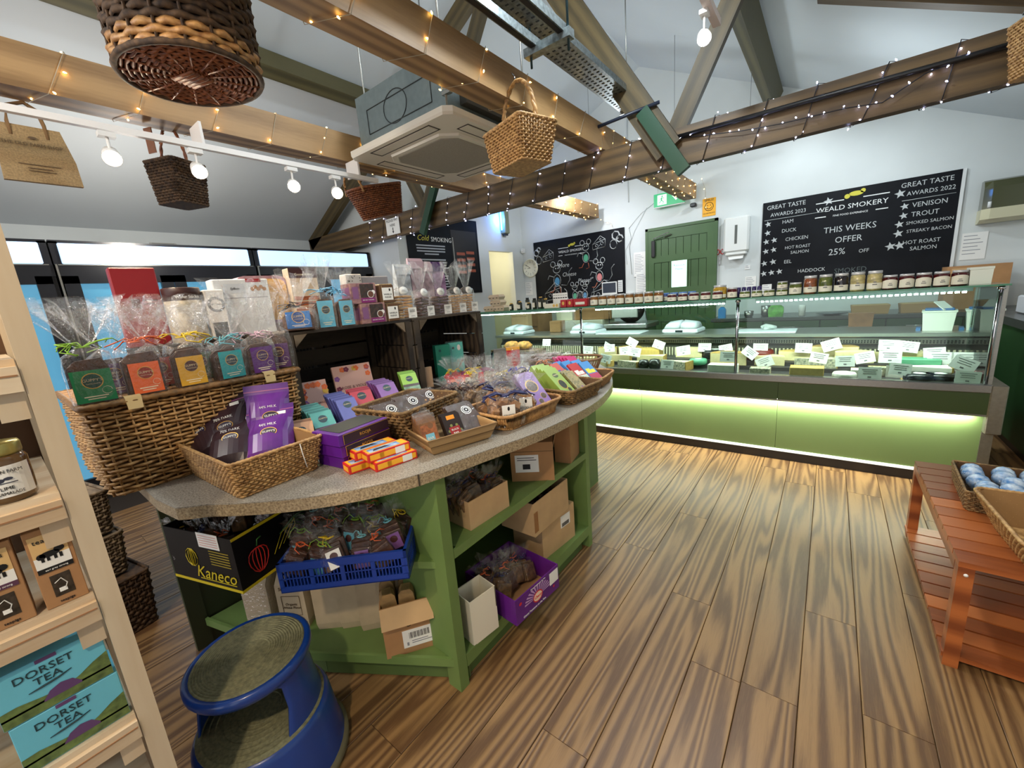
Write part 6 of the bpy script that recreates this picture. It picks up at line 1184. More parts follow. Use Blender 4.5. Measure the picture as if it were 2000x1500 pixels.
for i, (y_, c, c2, h) in enumerate(((1.80, (196, 208, 220), (24, 30, 60), .36), (1.92, (206, 180, 196), (96, 70, 90), .40), (2.0, (202, 176, 190), (220, 200, 60), .38), (2.12, (176, 130, 180), (70, 20, 100), .38))):
    r = thing('gift_pouch', ['pale blue', 'pink', 'second pink', 'purple and yellow'][i] + ' folded top gift pouch behind the biscuit bags', 'pouch', (-2.30, y_, RZ-.0), 86, 'folded gift pouches'); mm = mat('pouch%d' % i, c, .5, noise=.3, nscale=25)
    MB().loft([[(-.055, -.03, 0), (.055, -.03, 0), (.055, .03, 0), (-.055, .03, 0)], [(-.055, -.025, h*.7), (.055, -.025, h*.7), (.055, .025, h*.7), (-.055, .025, h*.7)], [(-.055, -.008, h), (.055, -.008, h), (.055, .004, h), (-.055, .004, h)]], caps=True).build('pouch', mm, r)
    MB().loft([[(-.056, -.009, h), (.056, -.009, h)], [(-.056, -.03, h-.02), (.056, -.03, h-.02)], [(-.056, -.034, h-.07), (.056, -.034, h-.07)]], closed=False).build('folded_top', mat('pouchf%d' % i, c2 if i > 2 else c, .5), r)
tag(MB().box(-.22, .20, -.16, .44, 0, .001).build('shelf_liner', black, loc=(-2.13, 1.8, 1.3415)), 'thin dark liner under the gift pouches', 'liner') if False else None
# ---- things inside and in front of the crates
def panel_card(x, y_, z, rz, w, h, lb, lean=18):
    r = thing('chocolate_card_box', lb, 'chocolate box', (x, y_, z), group='rose and violet boxes', rot=(math.radians(-lean), 0, math.radians(rz))); MB().box(-w/2, w/2, -.012, .012, 0, h).build('carton', mat('rose_card', (206, 166, 156), .55), r)
    MB().box(-w/2, w/2, -.0126, -.012, 0, h*.27).build('lilac_band', mat('lilac_band', (206, 190, 214), .5), r)
    text('ROSE & VIOLET', w*.105, mat('wine_ink', (92, 40, 52), .6), r, (0, -.0132, h*.45)); text('CREAMS', w*.05, mat('wine_ink', (1, 1, 1)), r, (0, -.0132, h*.36))
    q = MB(); R_ = random.Random(int(h*1000))
    for _ in range(12):
        cx, cz = R_.choice([(-w*.42, R_.uniform(.2, .95)*h), (w*.40, R_.uniform(.2, .95)*h), (R_.uniform(-.4, .4)*w, h*.9)]); k = R_.randrange(4)
        for j in range(5): q.disc((cx+.008*math.cos(j*1.26), -.0130-.0001*j, cz+.008*math.sin(j*1.26)), .007, 8, k)
    q.build('flower_print', [mat('fl_orange', (214, 104, 52), .6), mat('fl_wine', (108, 34, 66), .6), mat('fl_violet', (128, 80, 150), .6), mat('fl_yellow', (206, 170, 70), .6)], r)['kind'] = 'stuff'
    q = MB(); [q.tube([(-.01+i*.012, -.0135, h*.12), (.002+i*.012, -.0135, h*.19)], .003, 5) for i in range(3)]; q.build('chocolate_print', mat('choc_ink', (48, 30, 34), .5), r)
panel_card(-1.99, 1.165, .915, 74, .20, .22, 'tall rose and violet chocolate box standing in the left crate')
panel_card(-1.90, .905, .905, 78, .12, .20, 'narrow rose and violet chocolate box at the left crate post')
EDGE = {'bar_teal': (58, 128, 124), 'bar_blue': (60, 64, 134), 'bar_red': (150, 40, 60), 'bar_purple': (96, 54, 122), 'bar_lime': (110, 156, 52), 'bar_peach': (150, 112, 88)}  # darker copies of the bar colours, for painted shading in each row
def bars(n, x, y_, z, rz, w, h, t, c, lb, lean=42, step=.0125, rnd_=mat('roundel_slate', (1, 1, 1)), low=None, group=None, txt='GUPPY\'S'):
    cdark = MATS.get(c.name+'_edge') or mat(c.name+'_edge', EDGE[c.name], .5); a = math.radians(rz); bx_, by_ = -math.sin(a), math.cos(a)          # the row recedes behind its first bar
    for k in range(n):
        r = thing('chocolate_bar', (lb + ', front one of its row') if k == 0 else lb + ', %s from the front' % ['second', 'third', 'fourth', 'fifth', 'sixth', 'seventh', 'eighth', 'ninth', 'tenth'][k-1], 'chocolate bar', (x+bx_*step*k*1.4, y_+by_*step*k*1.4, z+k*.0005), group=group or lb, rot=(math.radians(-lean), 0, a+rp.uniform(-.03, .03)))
        MB().box(-w/2, w/2, -t/2, t/2, 0, h+k*.0012+(.004 if k % 2 else 0)).build('wrapper', c if k % 2 == 0 else cdark, r)  # every other wrapper darker: shading between bars put into the colour
        if k == 0:
            if low: MB().box(-w/2, w/2, -t/2-.0006, -t/2, 0, h*.42).build('lower_panel', low, r); MB().box(-w/2, w/2, -t/2-.0012, -t/2-.0006, h*.42, h*.52).build('name_band', mat('band_brown', (1, 1, 1)), r)
            q = MB(); q.disc((0, -t/2-.0008, h*.76), w*.21, 18, 0); q.build('roundel', rnd_, r); text(txt, w*.105, mat('roundel_text', (1, 1, 1)), r, (0, -t/2-.0014, h*.77), ext=.0001)
teal = cm('bar_teal', (92, 176, 170)); peri = cm('bar_blue', (92, 98, 176)); redb = cm('bar_red', (200, 66, 84)); purb = cm('bar_purple', (136, 84, 164)); lime = cm('bar_lime', (156, 204, 84)); peach = cm('bar_peach', (214, 168, 134))
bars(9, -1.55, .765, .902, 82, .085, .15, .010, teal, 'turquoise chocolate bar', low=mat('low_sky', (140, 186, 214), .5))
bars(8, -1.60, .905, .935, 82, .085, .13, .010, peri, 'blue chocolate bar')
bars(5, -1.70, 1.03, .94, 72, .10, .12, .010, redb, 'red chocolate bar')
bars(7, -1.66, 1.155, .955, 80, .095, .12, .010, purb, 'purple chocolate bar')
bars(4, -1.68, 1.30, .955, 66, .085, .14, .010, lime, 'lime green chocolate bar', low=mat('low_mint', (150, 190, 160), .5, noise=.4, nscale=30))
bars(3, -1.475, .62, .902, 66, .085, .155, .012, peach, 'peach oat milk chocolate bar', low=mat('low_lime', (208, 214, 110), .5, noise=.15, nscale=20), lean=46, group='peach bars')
tag(MB().box(-.16, .16, -.30, .30, 0, .032).build('bar_riser', mat('riser_dark', (52, 40, 32), .8), loc=(-1.78, 1.10, .9005)), 'low dark riser beneath the chocolate bars', 'riser')
# teal books, card and pink items in right crate
for i, (y_, c, lb) in enumerate(((1.80, (20, 120, 100), 'dark teal carton at the left inside the right crate'), (1.92, (80, 190, 178), 'light teal carton in film inside the right crate'))):
    r = thing('teal_carton', lb, 'box', (-1.99, y_, .915), 68); MB().box(-.05, .05, -.025, .025, 0, .235).build('carton', mat('teal%d' % i, c, .4), r); MB().disc((-.02, -.0258, .20), .009, 12).build('seal', mat('teal_dark', (20, 76, 74), .5), r)
    if i: MB().box(-.054, .054, -.03, .03, 0, .245, bev=.006).build('film', film_m, r); MB().disc((.02, -.0262, .20), .012, 10, ry=.02).build('white_drawing', card_w, r)
r = thing('plain_card', 'small buff card at the left of the right crate', 'card', (-1.93, 1.60, .915), 66); MB().box(-.035, .035, -.012, .012, 0, .125).build('card', mat('buff_card', (172, 144, 118), .7), r)
r = thing('magenta_box', 'flat magenta box lying in the right crate', 'box', (-1.84, 1.93, .905), 66); MB().box(-.12, .12, -.06, .06, 0, .055).build('carton', mat('magenta', (156, 24, 96), .45), r); MB().box(-.121, .121, -.061, .05, .0, .02).build('purple_side', mat('purple_side', (70, 50, 130), .5), r)
# ---- basket 1 pouches
def pouch(x, y_, z, rz, lean, tilt, lb, c, c2, txt, w=.155, h=.225):
    r = thing('chocolate_pouch', lb, 'pouch', (x, y_, z), group='foil pouches in the seagrass basket', rot=(math.radians(-lean), math.radians(tilt), math.radians(rz))); mm = mat(c[0], c[1], .3, noise=.55, nscale=9, c2=c2, coat=.3)
    n = 10; R_ = []
    for z_, d_, ww in ((0, .022, .92), (.03, .036, 1), (h*.45, .034, .98), (h*.72, .014, .95), (h*.84, .003, 1), (h, .0012, 1)):
        R_.append([(w/2*ww*x_, -d_*math.sqrt(max(0, 1-x_*x_)) if z_ < h*.8 else -d_, z_) for x_ in [-1+2*i/n for i in range(n+1)]] + [(w/2*ww*x_, d_*math.sqrt(max(0, 1-x_*x_))*.6 if z_ < h*.8 else d_, z_) for x_ in [1-2*i/n for i in range(n+1)]])
    MB().loft(R_, 0, False, caps=True).build('pouch', mm, r); MB().box(-w/2, w/2, -.0032, -.0028, h*.885, h*.90).build('zip_line', mat('zip_pink', (150, 80, 130), .4), r)
    text(txt, .0135, mat('print_white', (1, 1, 1)), r, (-.002, -.024, h*.60), rot=(PI/2+.28, 0, 0)); q = MB(); q.disc((.0, 0, 0), .026, 20, 1, ry=.017); q.disc((0, -.0006, 0), .024, 20, 0, ry=.015); q.build('roundel', [mat('roundel_night', (34, 26, 56), .4), gold], r, (.004, -.0335, h*.44), (.12, 0, 0)); text('GUPPY\'S', .011, mat('print_white', (1, 1, 1)), r, (.004, -.0352, h*.445))
    if rp.random() < .8: MB().box(.02, .052, -.006, -.004, h*.80, h*.86, bev=.001).build('price_sticker', card_w, r)
dkp = ('pouch_dark', (58, 38, 46)); pup = ('pouch_purple', (104, 40, 140))
pouch(-1.66, .40, .95, 52, 40, -30, 'dark pouch farthest left, tilted out of the basket', dkp, (34, 22, 34), '70% DARK', h=.25)
pouch(-1.63, .45, .955, 56, 34, -12, 'dark pouch behind the front dark one', dkp, (34, 22, 34), '70% DARK')
pouch(-1.555, .415, .935, 54, 48, -6, 'front dark pouch with bronze swirl', dkp, (96, 62, 56), '70% DARK')
pouch(-1.57, .56, .965, 66, 22, 2, 'rear purple milk chocolate pouch standing tallest', pup, (60, 28, 96), '44% MILK', w=.145)
pouch(-1.475, .505, .935, 56, 44, -2, 'front purple milk chocolate pouch with pink glow', pup, (176, 76, 190), '44% MILK')
# ---- gift boxes
pu = mat('box_purple', (84, 20, 130), .4); dkb = mat('box_dark', (44, 22, 34), .35)
for k in range(3):
    r = thing('slim_gift_box', ['bottom', 'middle', 'top'][k] + ' slim purple and black gift box with gold lettering', 'gift box', (-1.325+.006*k, .735-.006*k, .9005+k*.042), 97, 'slim gift boxes'); MB().box(-.105, .105, -.07, .07, 0, .040, bev=.001).build('box', pu, r)
    MB().box(-.088, .104, -.0712, -.07, .003, .037).build('black_front', dkb, r); q = MB(); q.box(-.088, .104, -.0718, -.0712, .0355, .037); q.box(-.088, -.0865, -.0718, -.0712, .003, .037); q.build('gold_edge', gold, r); text('ROOJA', .015, gold, r, (0, -.072, .019), name='brand_name')
    if k == 2: MB().box(-.085, .1, -.05, .06, .0402, .0415).build('dark_top', mat('box_green_black', (38, 48, 46), .4), r)
for k, (x, y_, z, rz, lb) in enumerate(((-1.20, .70, .9005, 80, 'bottom left little red and yellow box'), (-1.135, .755, .9005, 80, 'bottom right little red and yellow box'), (-1.215, .735, .931, 82, 'top left little red and yellow box with blue picture'), (-1.155, .745, .931, 80, 'top right little red and yellow box with blue picture'))):
    r = thing('crayon_box', lb, 'small box', (x, y_, z), rz, 'little red and yellow boxes'); MB().box(-.075, .075, -.028, .028, 0, .030, bev=.001).build('carton', mat('toy_red', (206, 40, 36), .4), r)
    MB().box(-.035, .070, -.0287, -.028, .006, .024, bev=.0003).box(-.068, -.02, -.0287, -.028, .006, .024).build('yellow_panel', mat('toy_yellow', (244, 178, 44), .4), r); MB().box(.02, .055, -.0292, -.0287, .004, .026).build('price_label', card_w, r)
    MB().box(-.070, .070, -.024, .024, .030, .0305).build('yellow_lid', mat('toy_yellow', (1, 1, 1)), r); MB().box(-.062, .045, -.019, .015, .0305, .031).build('blue_picture', mat('toy_blue', (50, 110, 190), .4, noise=.5, nscale=30, c2=(190, 214, 236)), r); MB().quad([(-.05, -.012, .0312), (.02, -.004, .0312), (.0, .008, .0312), (-.04, .004, .0312)]).build('dark_picture', ink, r); MB().box(-.0757, -.075, -.02, .02, .007, .023).build('yellow_end', mat('toy_yellow', (1, 1, 1)), r)
# ---- rope basket slabs
dc = mat('slab_dark', (50, 34, 28), .5, noise=.35, nscale=30, c2=(78, 56, 44), spec=.25)
def slab_pack(x, y_, z, rz, lean, lb, n=3, w=.11, h=.11, m=dc, nuts=False, group='dark chocolate slabs with white roundels'):
    for k in range(n):
        a = math.radians(rz); r = thing('chocolate_slab_pack', lb + [' in front', ' just behind', ' at the back'][k % 3], 'chocolate slab', (x-math.sin(a)*-0+(-math.sin(a))*.016*k, y_+math.cos(a)*.016*k, z), group=group, rot=(math.radians(-lean), 0, a)); MB().box(-w/2, w/2, -.006, .006, 0, h).build('slab', m, r); MB().box(-w/2-.002, w/2+.002, -.008, .008, -.001, h+.006, bev=.002).build('film', film_s, r)
        if k == 0:
            q = MB(); q.disc((w*.15, -.0088, h*.72), .022, 20, 0); q.disc((w*.15, -.0092, h*.72), .0185, 20, 1); q.disc((w*.15, -.0096, h*.72), .015, 20, 0); q.disc((w*.15, -.01, h*.72), .0115, 20, 1); q.disc((w*.15, -.0104, h*.72), .004, 8, 0); q.build('white_roundel', [card_w, ink], r)
            if nuts: q = MB(); [q.disc((rp.uniform(-w*.4, w*.3), -.0086, rp.uniform(.1, .9)*h), .005, 6) for _ in range(8)]; q.build('nut', bisp, r)
slab_pack(-1.335, .925, .955, 82, 50, 'dark slab at the left of the rope basket', w=.105); slab_pack(-1.335, 1.035, .960, 82, 48, 'dark slab in the middle of the rope basket', w=.11); slab_pack(-1.345, 1.14, .960, 80, 48, 'nutty dark slab at the right of the rope basket', nuts=True, w=.10)
# ---- tray
thin = mat('thin_brown', (150, 104, 66), .5, noise=.25, nscale=50)
for k in range(10):
    r = thing('wrapped_bar', ('orange labelled nut bar at the front of the tray row' if k == 0 else 'thin wrapped nut bar, number %s behind the front one in the tray' % ['', 'one', 'two', 'three', 'four', 'five', 'six', 'seven', 'eight', 'nine'][k]), 'nut bar', (-1.105-k*.0135, .905+k*.006, .912), group='nut bars in the tray', rot=(math.radians(-20), 0, math.radians(76))); MB().box(-.034, .034, -.004, .004, 0, .105).build('wrapper', thin, r)
    if k % 3 == 0: MB().box(-.036, .036, -.006, .006, .088, .122, bev=.002).build('film', film_m, r)
    if k == 0: MB().box(-.030, .030, -.0048, -.004, .004, .082).build('label', mat('nut_orange', (184, 110, 66), .5, noise=.4, nscale=60), r); MB().box(-.017, .017, -.0054, -.0048, .006, .048).build('blue_label', mat('aqua_label', (120, 186, 210), .5), r); text('BAR', .014, card_w, r, (0, -.006, .03)); MB().disc((.01, -.0054, .076), .011, 12).build('seal', mat('seal_brown', (120, 84, 56), .5), r)
for k in range(3):
    r = thing('dark_bar', ['front', 'second', 'rear'][k] + ' black wrapped bar with red crest in the tray', 'chocolate bar', (-1.075-k*.014, 1.005+k*.006, .912), group='black bars in the tray', rot=(math.radians(-30), 0, math.radians(76))); MB().box(-.038, .038, -.005, .005, 0, .10).build('wrapper', mat('bar_black', (44, 34, 32), .35), r)
    if k == 0: MB().box(-.022, .022, -.0056, -.005, .014, .05, bev=.0002).build('red_crest', mat('crest_red', (150, 36, 38), .5), r); text('BLACK', .010, card_w, r, (0, -.0065, .038)); text('BAR', .012, card_w, r, (0, -.0065, .024)); MB().box(-.02, .014, -.0056, -.005, .08, .096, bev=.0002).build('orange_sticker', mat('sticker_orange', (240, 150, 40), .5), r); q = MB(); [q.disc((.024*math.cos(i), -.0053, .032+.026*math.sin(i)), .006, 6) for i in range(7)]; q.build('crest_leaf', mat('crest_green', (120, 130, 70), .6), r)
slab_pack(-1.055, 1.085, .922, 80, 54, 'large dark slab leaning in the tray', n=2, w=.12, h=.145, group='large slabs in the tray')
# ---- fudge basket
fud = mat('fudge', (180, 134, 84), .6, noise=.3, nscale=25, c2=(140, 94, 54)); navy = mat('ribbon_navy', (22, 28, 84), .45)
def fudge_bag(x, y_, z, rz, lb, seed, tag_txt=None, m=fud, w=.13, rib=navy, group='fudge bags in the ribbed basket', h=.085, top=.19, dark=False):
    r = thing('fudge_bag', lb, 'fudge bag', (x, y_, z), rz, group); R_ = random.Random(seed)
    for k in range(16):
        MB().box(-.019, .019, -.014, .014, -.015, .015, bev=.002).build('fudge_cube', m, r, (R_.uniform(-w*.36, w*.36), R_.uniform(-.028, .028), .017+R_.uniform(0, h*.78)), (R_.uniform(0, 3), R_.uniform(0, 3), R_.uniform(0, 3)))
    film_obj((w, .085, h, h+.015, top, .06, seed), r)
    if rib: curl(r, rib, (0, 0, h+.015), 6, .055 if w > .11 else .035, th=.0042 if w > .11 else .003)
    if tag_txt: MB().box(-.027, .027, -.0508, -.05, .0, .092).build('label_tag', card_w, r); text(tag_txt, .013, ink, r, (0, -.0515, .042)); MB().disc((.0, -.0513, .077), .005, 8, ry=.009).build('leaf_logo', mat('navy_ink', (1, 1, 1)), r)
fudge_bag(-1.02, 1.235, .91, 52, 'ginger fudge bag with navy ribbon and white tag', 41, 'GINGER\nFUDGE', h=.105, w=.145, top=.21); fudge_bag(-1.01, 1.345, .915, 48, 'chocolate fudge bag with white tag beside the ginger one', 42, 'CHOCOLATE\nFUDGE', w=.10); fudge_bag(-1.12, 1.27, .925, 60, 'fudge bag behind the tagged ones', 43, w=.13, h=.11, top=.22); fudge_bag(-1.13, 1.40, .93, 50, 'rearmost fudge bag with black ribbon', 44, w=.11, rib=mat('ribbon_black', (1, 1, 1)))
def window_box(x, y_, z, rz, lean, c, lb, w=.095, h=.17, tilt=0, wins=((.0, .10, .027), (.022, .045, .012), (-.005, .025, .010)), group=None, ell=1.0, wm=None):
    r = thing('window_box', lb, 'chocolate box', (x, y_, z), group=group, rot=(math.radians(-lean), math.radians(tilt), math.radians(rz))); MB().box(-w/2, w/2, -.015, .015, 0, h, bev=.001).build('carton', c, r); q = MB()
    for a, b, rr in wins: q.disc((a, -.0156, b), rr*1.12, 20, 1, ry=rr*1.12*ell); q.disc((a, -.0162, b), rr, 20, 0, ry=rr*ell)
    q.build('window', [wm or mat('window_choc', (110, 88, 70), .3, noise=.6, nscale=120, c2=(40, 30, 26)), gold], r); return r
r = window_box(-.975, 1.445, .925, 76, 46, mat('lilac_box', (122, 66, 142), .4, noise=.25, nscale=6, c2=(150, 130, 190)), 'purple box with three round windows in the ribbed basket', h=.19, w=.11, wins=((.0, .115, .030), (.030, .055, .014), (.0, .03, .012))); text('GUPPY\'S', .012, mat('print_white', (1, 1, 1)), r, (0, -.0164, .15))
window_box(-1.01, 1.475, .930, 78, 46, mat('lilac_box', (1, 1, 1)), 'second purple window box behind the first', h=.18)
# ---- green boxes
gb_ = mat('green_box', (140, 168, 74), .45)
for k, (x, y_, lb) in enumerate(((-.955, 1.655, 'front green box with oval windows'), (-.985, 1.665, 'second green box behind the front one'), (-1.015, 1.675, 'third green box with oval windows from the front'), (-1.055, 1.68, 'rearmost green box, leaning back'))):
    r = window_box(x, y_, .925+.003*k, 80-k*2, 50, gb_, lb, w=.085, h=.185, wins=((.0, .075, .020), (.016, .035, .010)), group='green window boxes', ell=1.4, wm=mat('window_green_dark', (60, 66, 50), .3, noise=.4, nscale=90)); q = MB(); q.disc((0, -.0158, .135), .018, 16, ry=.015); q.build('roundel', mat('roundel_moss', (72, 88, 44), .5), r); text('GUPPY\'S', .0085, mat('label_cream_ink', (1, 1, 1)), r, (0, -.0164, .136))
for k in range(3):
    r = thing('patterned_bar', ['front', 'middle', 'rear'][k] + ' beige patterned bar right of the green boxes', 'chocolate bar', (-.945-.02*k, 1.775+.004*k, .925), group='beige patterned bars', rot=(math.radians(-50), 0, math.radians(80))); MB().box(-.035, .035, -.006, .006, 0, .14).build('wrapper', mat('beige_pattern', (178, 160, 110), .6, noise=.6, nscale=90, c2=(110, 110, 84)), r); MB().disc((.01, -.0066, .03), .006, 8).disc((-.008, -.0066, .022), .005, 8).build('flower_print', mat('fl_violet', (1, 1, 1)), r)
# ---- blue and red bars
for k, (c, c2, x, y_) in enumerate((((70, 136, 196), (176, 60, 90), -.99, 2.03), ((178, 44, 44), (200, 210, 190), -1.02, 1.96), ((74, 140, 200), (210, 90, 80), -1.05, 2.06), ((72, 136, 196), (196, 90, 70), -1.09, 2.02), ((72, 136, 196), (196, 90, 70), -1.12, 1.98), ((196, 92, 80), (60, 90, 170), -1.10, 1.92))):
    r = thing('picture_bar', ['blue bar with yellow and pink blocks, nearest the rounded end', 'red bar with white lettering beside the beige bars', 'blue bar behind the colour-block one', 'blue bar third in the fan', 'blue bar farthest back in the fan', 'coral bar with blue figure at the left of the fan'][k], 'chocolate bar', (x, y_, .925+.002*k), group='blue and red bars in the end basket', rot=(math.radians(-52), 0, math.radians(74+k*3))); MB().box(-.038, .038, -.006, .006, 0, .15).build('wrapper', mat('pic%d' % k, c, .45), r); MB().box(-.038, .038, -.0066, -.006, 0, .055).build('colour_block', mat('picb%d' % k, c2, .45), r); MB().box(-.03, .0, -.0068, -.006, .06, .095).box(.002, .03, -.0068, -.006, .06, .085).build('picture', mat('picc%d' % k, [(226, 214, 60), (230, 226, 214), (226, 214, 60), (214, 120, 100), (214, 120, 100), (66, 84, 170)][k], .5), r)
for k in range(5):
    r = thing('magenta_bar', ['front', 'second', 'third', 'fourth', 'rear'][k] + ' magenta bar in the fan before the oval basket', 'chocolate bar', (-1.20-.022*k, 2.20-.004*k, .95), group='magenta bars', rot=(math.radians(-52), 0, math.radians(72))); MB().box(-.035, .035, -.005, .005, 0, .11).build('wrapper', mat('magenta_bar', (190, 50, 110), .4), r); MB().box(-.035, .035, -.0056, -.005, 0, .04).build('purple_foot', mat('purple_side', (1, 1, 1)), r)
tag(MB().box(-.07, .07, -.05, .05, 0, .02).build('green_pack', mat('green_pack', (60, 140, 110), .4), loc=(-1.34, 2.42, .907)), 'green pack lying in the oval open basket', 'pack')
# ---- clear sweet bags in the middle of the table
sweet = mat('sweets_mixed', (150, 122, 96), .4, noise=.6, nscale=60, c2=(226, 214, 196))
SB = [(-1.60, 1.63, 'with red sweets nearest the crate post', (196, 44, 40), None), (-1.66, 1.69, 'with red and yellow sweets', (206, 60, 44), (240, 210, 40)), (-1.50, 1.66, 'with yellow bow beside the red ones', (206, 190, 160), (240, 210, 40)), (-1.56, 1.76, 'of pale sweets by the crate', (226, 214, 190), (240, 210, 40)), (-1.46, 1.78, 'of cream sweets in the row', (214, 200, 170), None), (-1.38, 1.70, 'with yellow bow in the middle of the table', (170, 130, 90), (240, 210, 40)), (-1.36, 1.83, 'with blue bow', (190, 170, 150), (50, 50, 190)), (-1.30, 1.60, 'of dark fudge with black bow', (110, 80, 56), (24, 24, 30)), (-1.27, 1.74, 'with black bow behind the fudge basket', (140, 104, 74), (24, 24, 30)), (-1.28, 1.90, 'of round chocolates with blue bow', (100, 76, 60), (50, 50, 190)), (-1.40, 1.95, 'of white chocolates', (220, 210, 196), None), (-1.25, 2.02, 'of round truffles near the magenta bars', (120, 96, 76), None), (-1.50, 1.90, 'of silver sweets at the crate corner', (190, 184, 180), None), (-1.34, 2.10, 'of truffles with orange bow', (126, 100, 80), (230, 140, 70)), (-1.48, 2.06, 'of mints farthest back', (206, 210, 206), None)]
for i, (x, y_, lb, c, rb_) in enumerate(SB):
    x -= .14 if i < 5 else .06; y_ += .02
    fudge_bag(x, y_, .9005, 50+rp.uniform(-20, 20), 'clear film bag ' + lb, 60+i % 5, m=mat('sweet%d' % i, c, .4, noise=.3, nscale=60), w=.085, rib=mat('ribbon_%s' % str(rb_), rb_, .5) if rb_ else None, group='clear sweet bags on the table', h=.085, top=.185)
for i, (x, y_) in enumerate(((-1.56, 1.45), (-1.47, 1.50), (-1.40, 1.43), (-1.48, 1.38), (-1.36, 1.52))):
    fudge_bag(x, y_, .9005, 50, 'low bag of brown nut clusters behind the rope basket, ' + ['leftmost', 'second', 'nearest the edge', 'nearest the lime bars', 'rightmost'][i], 66+i, m=mat('cluster', (92, 68, 46), .5, noise=.5, nscale=50, c2=(150, 120, 84)), w=.10, rib=mat('ribbon_brown', (60, 30, 28), .5), group='brown cluster bags', h=.07, top=.13)
for k in range(6):
    r = thing('red_packet', ['first', 'second', 'third', 'fourth', 'fifth', 'sixth'][k] + ' red sweet packet from the crate post in the standing row', 'sweet packet', (-1.66+.012*k, 1.585+.026*k, .9005), group='red sweet packets', rot=(math.radians(-12), 0, math.radians(62))); MB().box(-.035, .035, -.009, .009, 0, .10, bev=.002).build('packet', mat('packet_red', (206, 44, 38), .4, noise=.12, nscale=30), r); MB().box(-.03, .03, -.0097, -.009, .06, .085).build('print_panel', mat('packet_print', (226, 120, 90), .5), r)
r = thing('leaflet_box', 'upright red leaflet box with white lettering and yellow top', 'box', (-1.69, 2.17, .9005), 44); MB().box(-.045, .045, -.03, .03, 0, .185).build('carton', mat('leaflet_red', (196, 36, 44), .5), r); MB().box(-.046, .046, -.031, .031, .168, .186).build('yellow_top', mat('leaflet_yellow', (232, 170, 60), .5), r); q = MB(); [q.box(-.035, .03-.01*(i % 3), -.0306, -.03, .03+i*.021, .036+i*.021) for i in range(6)]; q.build('printed_line', mat('pink_ink', (1, 1, 1)), r); MB().box(-.13, -.046, -.03, .02, .0, .18).build('grey_side_panel', mat('side_grey', (112, 112, 108), .7), r)
r = thing('glass_jar', 'glass jar of orange sweets between the crate and the leaflet box', 'jar', (-1.93, 2.30, .9005)); MB().lathe([(.05, 0), (.055, .01), (.055, .12), (.045, .13)], 16, caps=False).build('glass', glass_m, r); MB().lathe([(.001, .004), (.05, .006), (.05, .06), (.001, .075)], 14).build('sweets', mat('teal1', (1, 1, 1)), r)
r = thing('sausage_tray', 'wicker tray of cling wrapped salami at the back of the island', 'tray', (-1.62, 2.52, .9005), 20); basket(r, .30, .20, .34, .24, .05, .03, 6, .016, .004, mat('wicker_dull', (1, 1, 1)), .004, .006)
for i in range(16):
    o = thing('wrapped_salami', 'thin wrapped salami stick in the tray at the back of the island', 'salami', (-1.62+rp.uniform(-.11, .11), 2.52+rp.uniform(-.06, .06), .925+.0035*i), rp.uniform(0, 180), 'salami sticks on the island'); MB().tube([(-.06, 0, 0), (-.04, 0, .004), (.04, 0, .004), (.06, 0, 0)], [.003, .011, .011, .003], 7).build('skin', mat('sausage_skin', (1, 1, 1)), o)

# ================================================================== UNDER THE ISLAND TOP
def open_box(nm, lb, A, B, depth, h, m, z, flaps=False, t=.004, group=None):
    a, b_ = Vector((*A, z)), Vector((*B, z)); w = (b_-a).length; rz = math.degrees(math.atan2(b_.y-a.y, b_.x-a.x)); r = thing(nm, lb, 'box', tuple(a), rz, group)
    MB().box(0, w, 0, depth, 0, t).build('bottom', m, r)
    for x0, x1, y0, y1, n_ in ((0, w, 0, t, 'front_wall'), (0, w, depth-t, depth, 'back_wall'), (0, t, t, depth-t, 'side_wall'), (w-t, w, t, depth-t, 'side_wall')): MB().box(x0, x1, y0, y1, t, h).build(n_, m, r)
    if flaps: MB().bar((w/2, 0, h), (w/2, -.03, h-.07), w, .003).build('flap', brd2, r)
    return r, w
yl = mat('box_yellow', (214, 190, 20), .5); kb = mat('kaneco_black', (10, 9, 10), .5, spec=.2)
r, w = open_box('printed_carton', 'black and yellow printed vegetable carton on the left shelf', (-1.805, .240), (-1.472, .341), .34, .20, kb, .5305)
r['category'] = 'box'
MB().box(-.0012, w+.0012, -.0012, .34, .0, .010).box(w+.0002, w+.0012, 0, .34, .19, .20).build('yellow_edge', yl, r); text('Kaneco', .066, yl, r, (w*.66, -.0018, .048), sx=1.0, shear=.35, name='brand_name'); MB().box(w*.42, w*.94, -.0016, -.0008, .022, .0245).build('underline', yl, r)
q = MB(); [q.box(w*.64, w*.92, -.0016, -.0008, .088+i*.010, .0915+i*.010) for i in range(6)]; q.build('yellow_print', mat('box_yellow_dim', (150, 130, 30), .6), r); MB().box(w*.52, w*.82, -.0022, -.001, .150, .205).build('delivery_label', card_w, r); q = MB(); [q.box(w*.54, w*.80, -.0028, -.0022, .158+i*.009, .160+i*.009) for i in range(5)]; q.build('printed_line', mat('pink_ink', (1, 1, 1)), r)
q = MB(); [q.tube([(w*.30+.030*math.cos(t)*s_+.02, -.0015, .10+.034*math.sin(t)) for t in [i*PI/5 for i in range(10)]], .0014, 4, closed=True) for s_ in (1, .55, .15)]; q.build('pumpkin_outline', yl, r)
rr_ = mat('pepper_red', (200, 40, 34), .5); q = MB(); X_ = w+.0014
for s_ in (1, .6, .2): q.tube([(X_, .075+.036*math.cos(t)*s_, .085+.045*math.sin(t)+(.006*math.cos(2*t))) for t in [i*PI/7 for i in range(14)]], .0018, 4, closed=True)
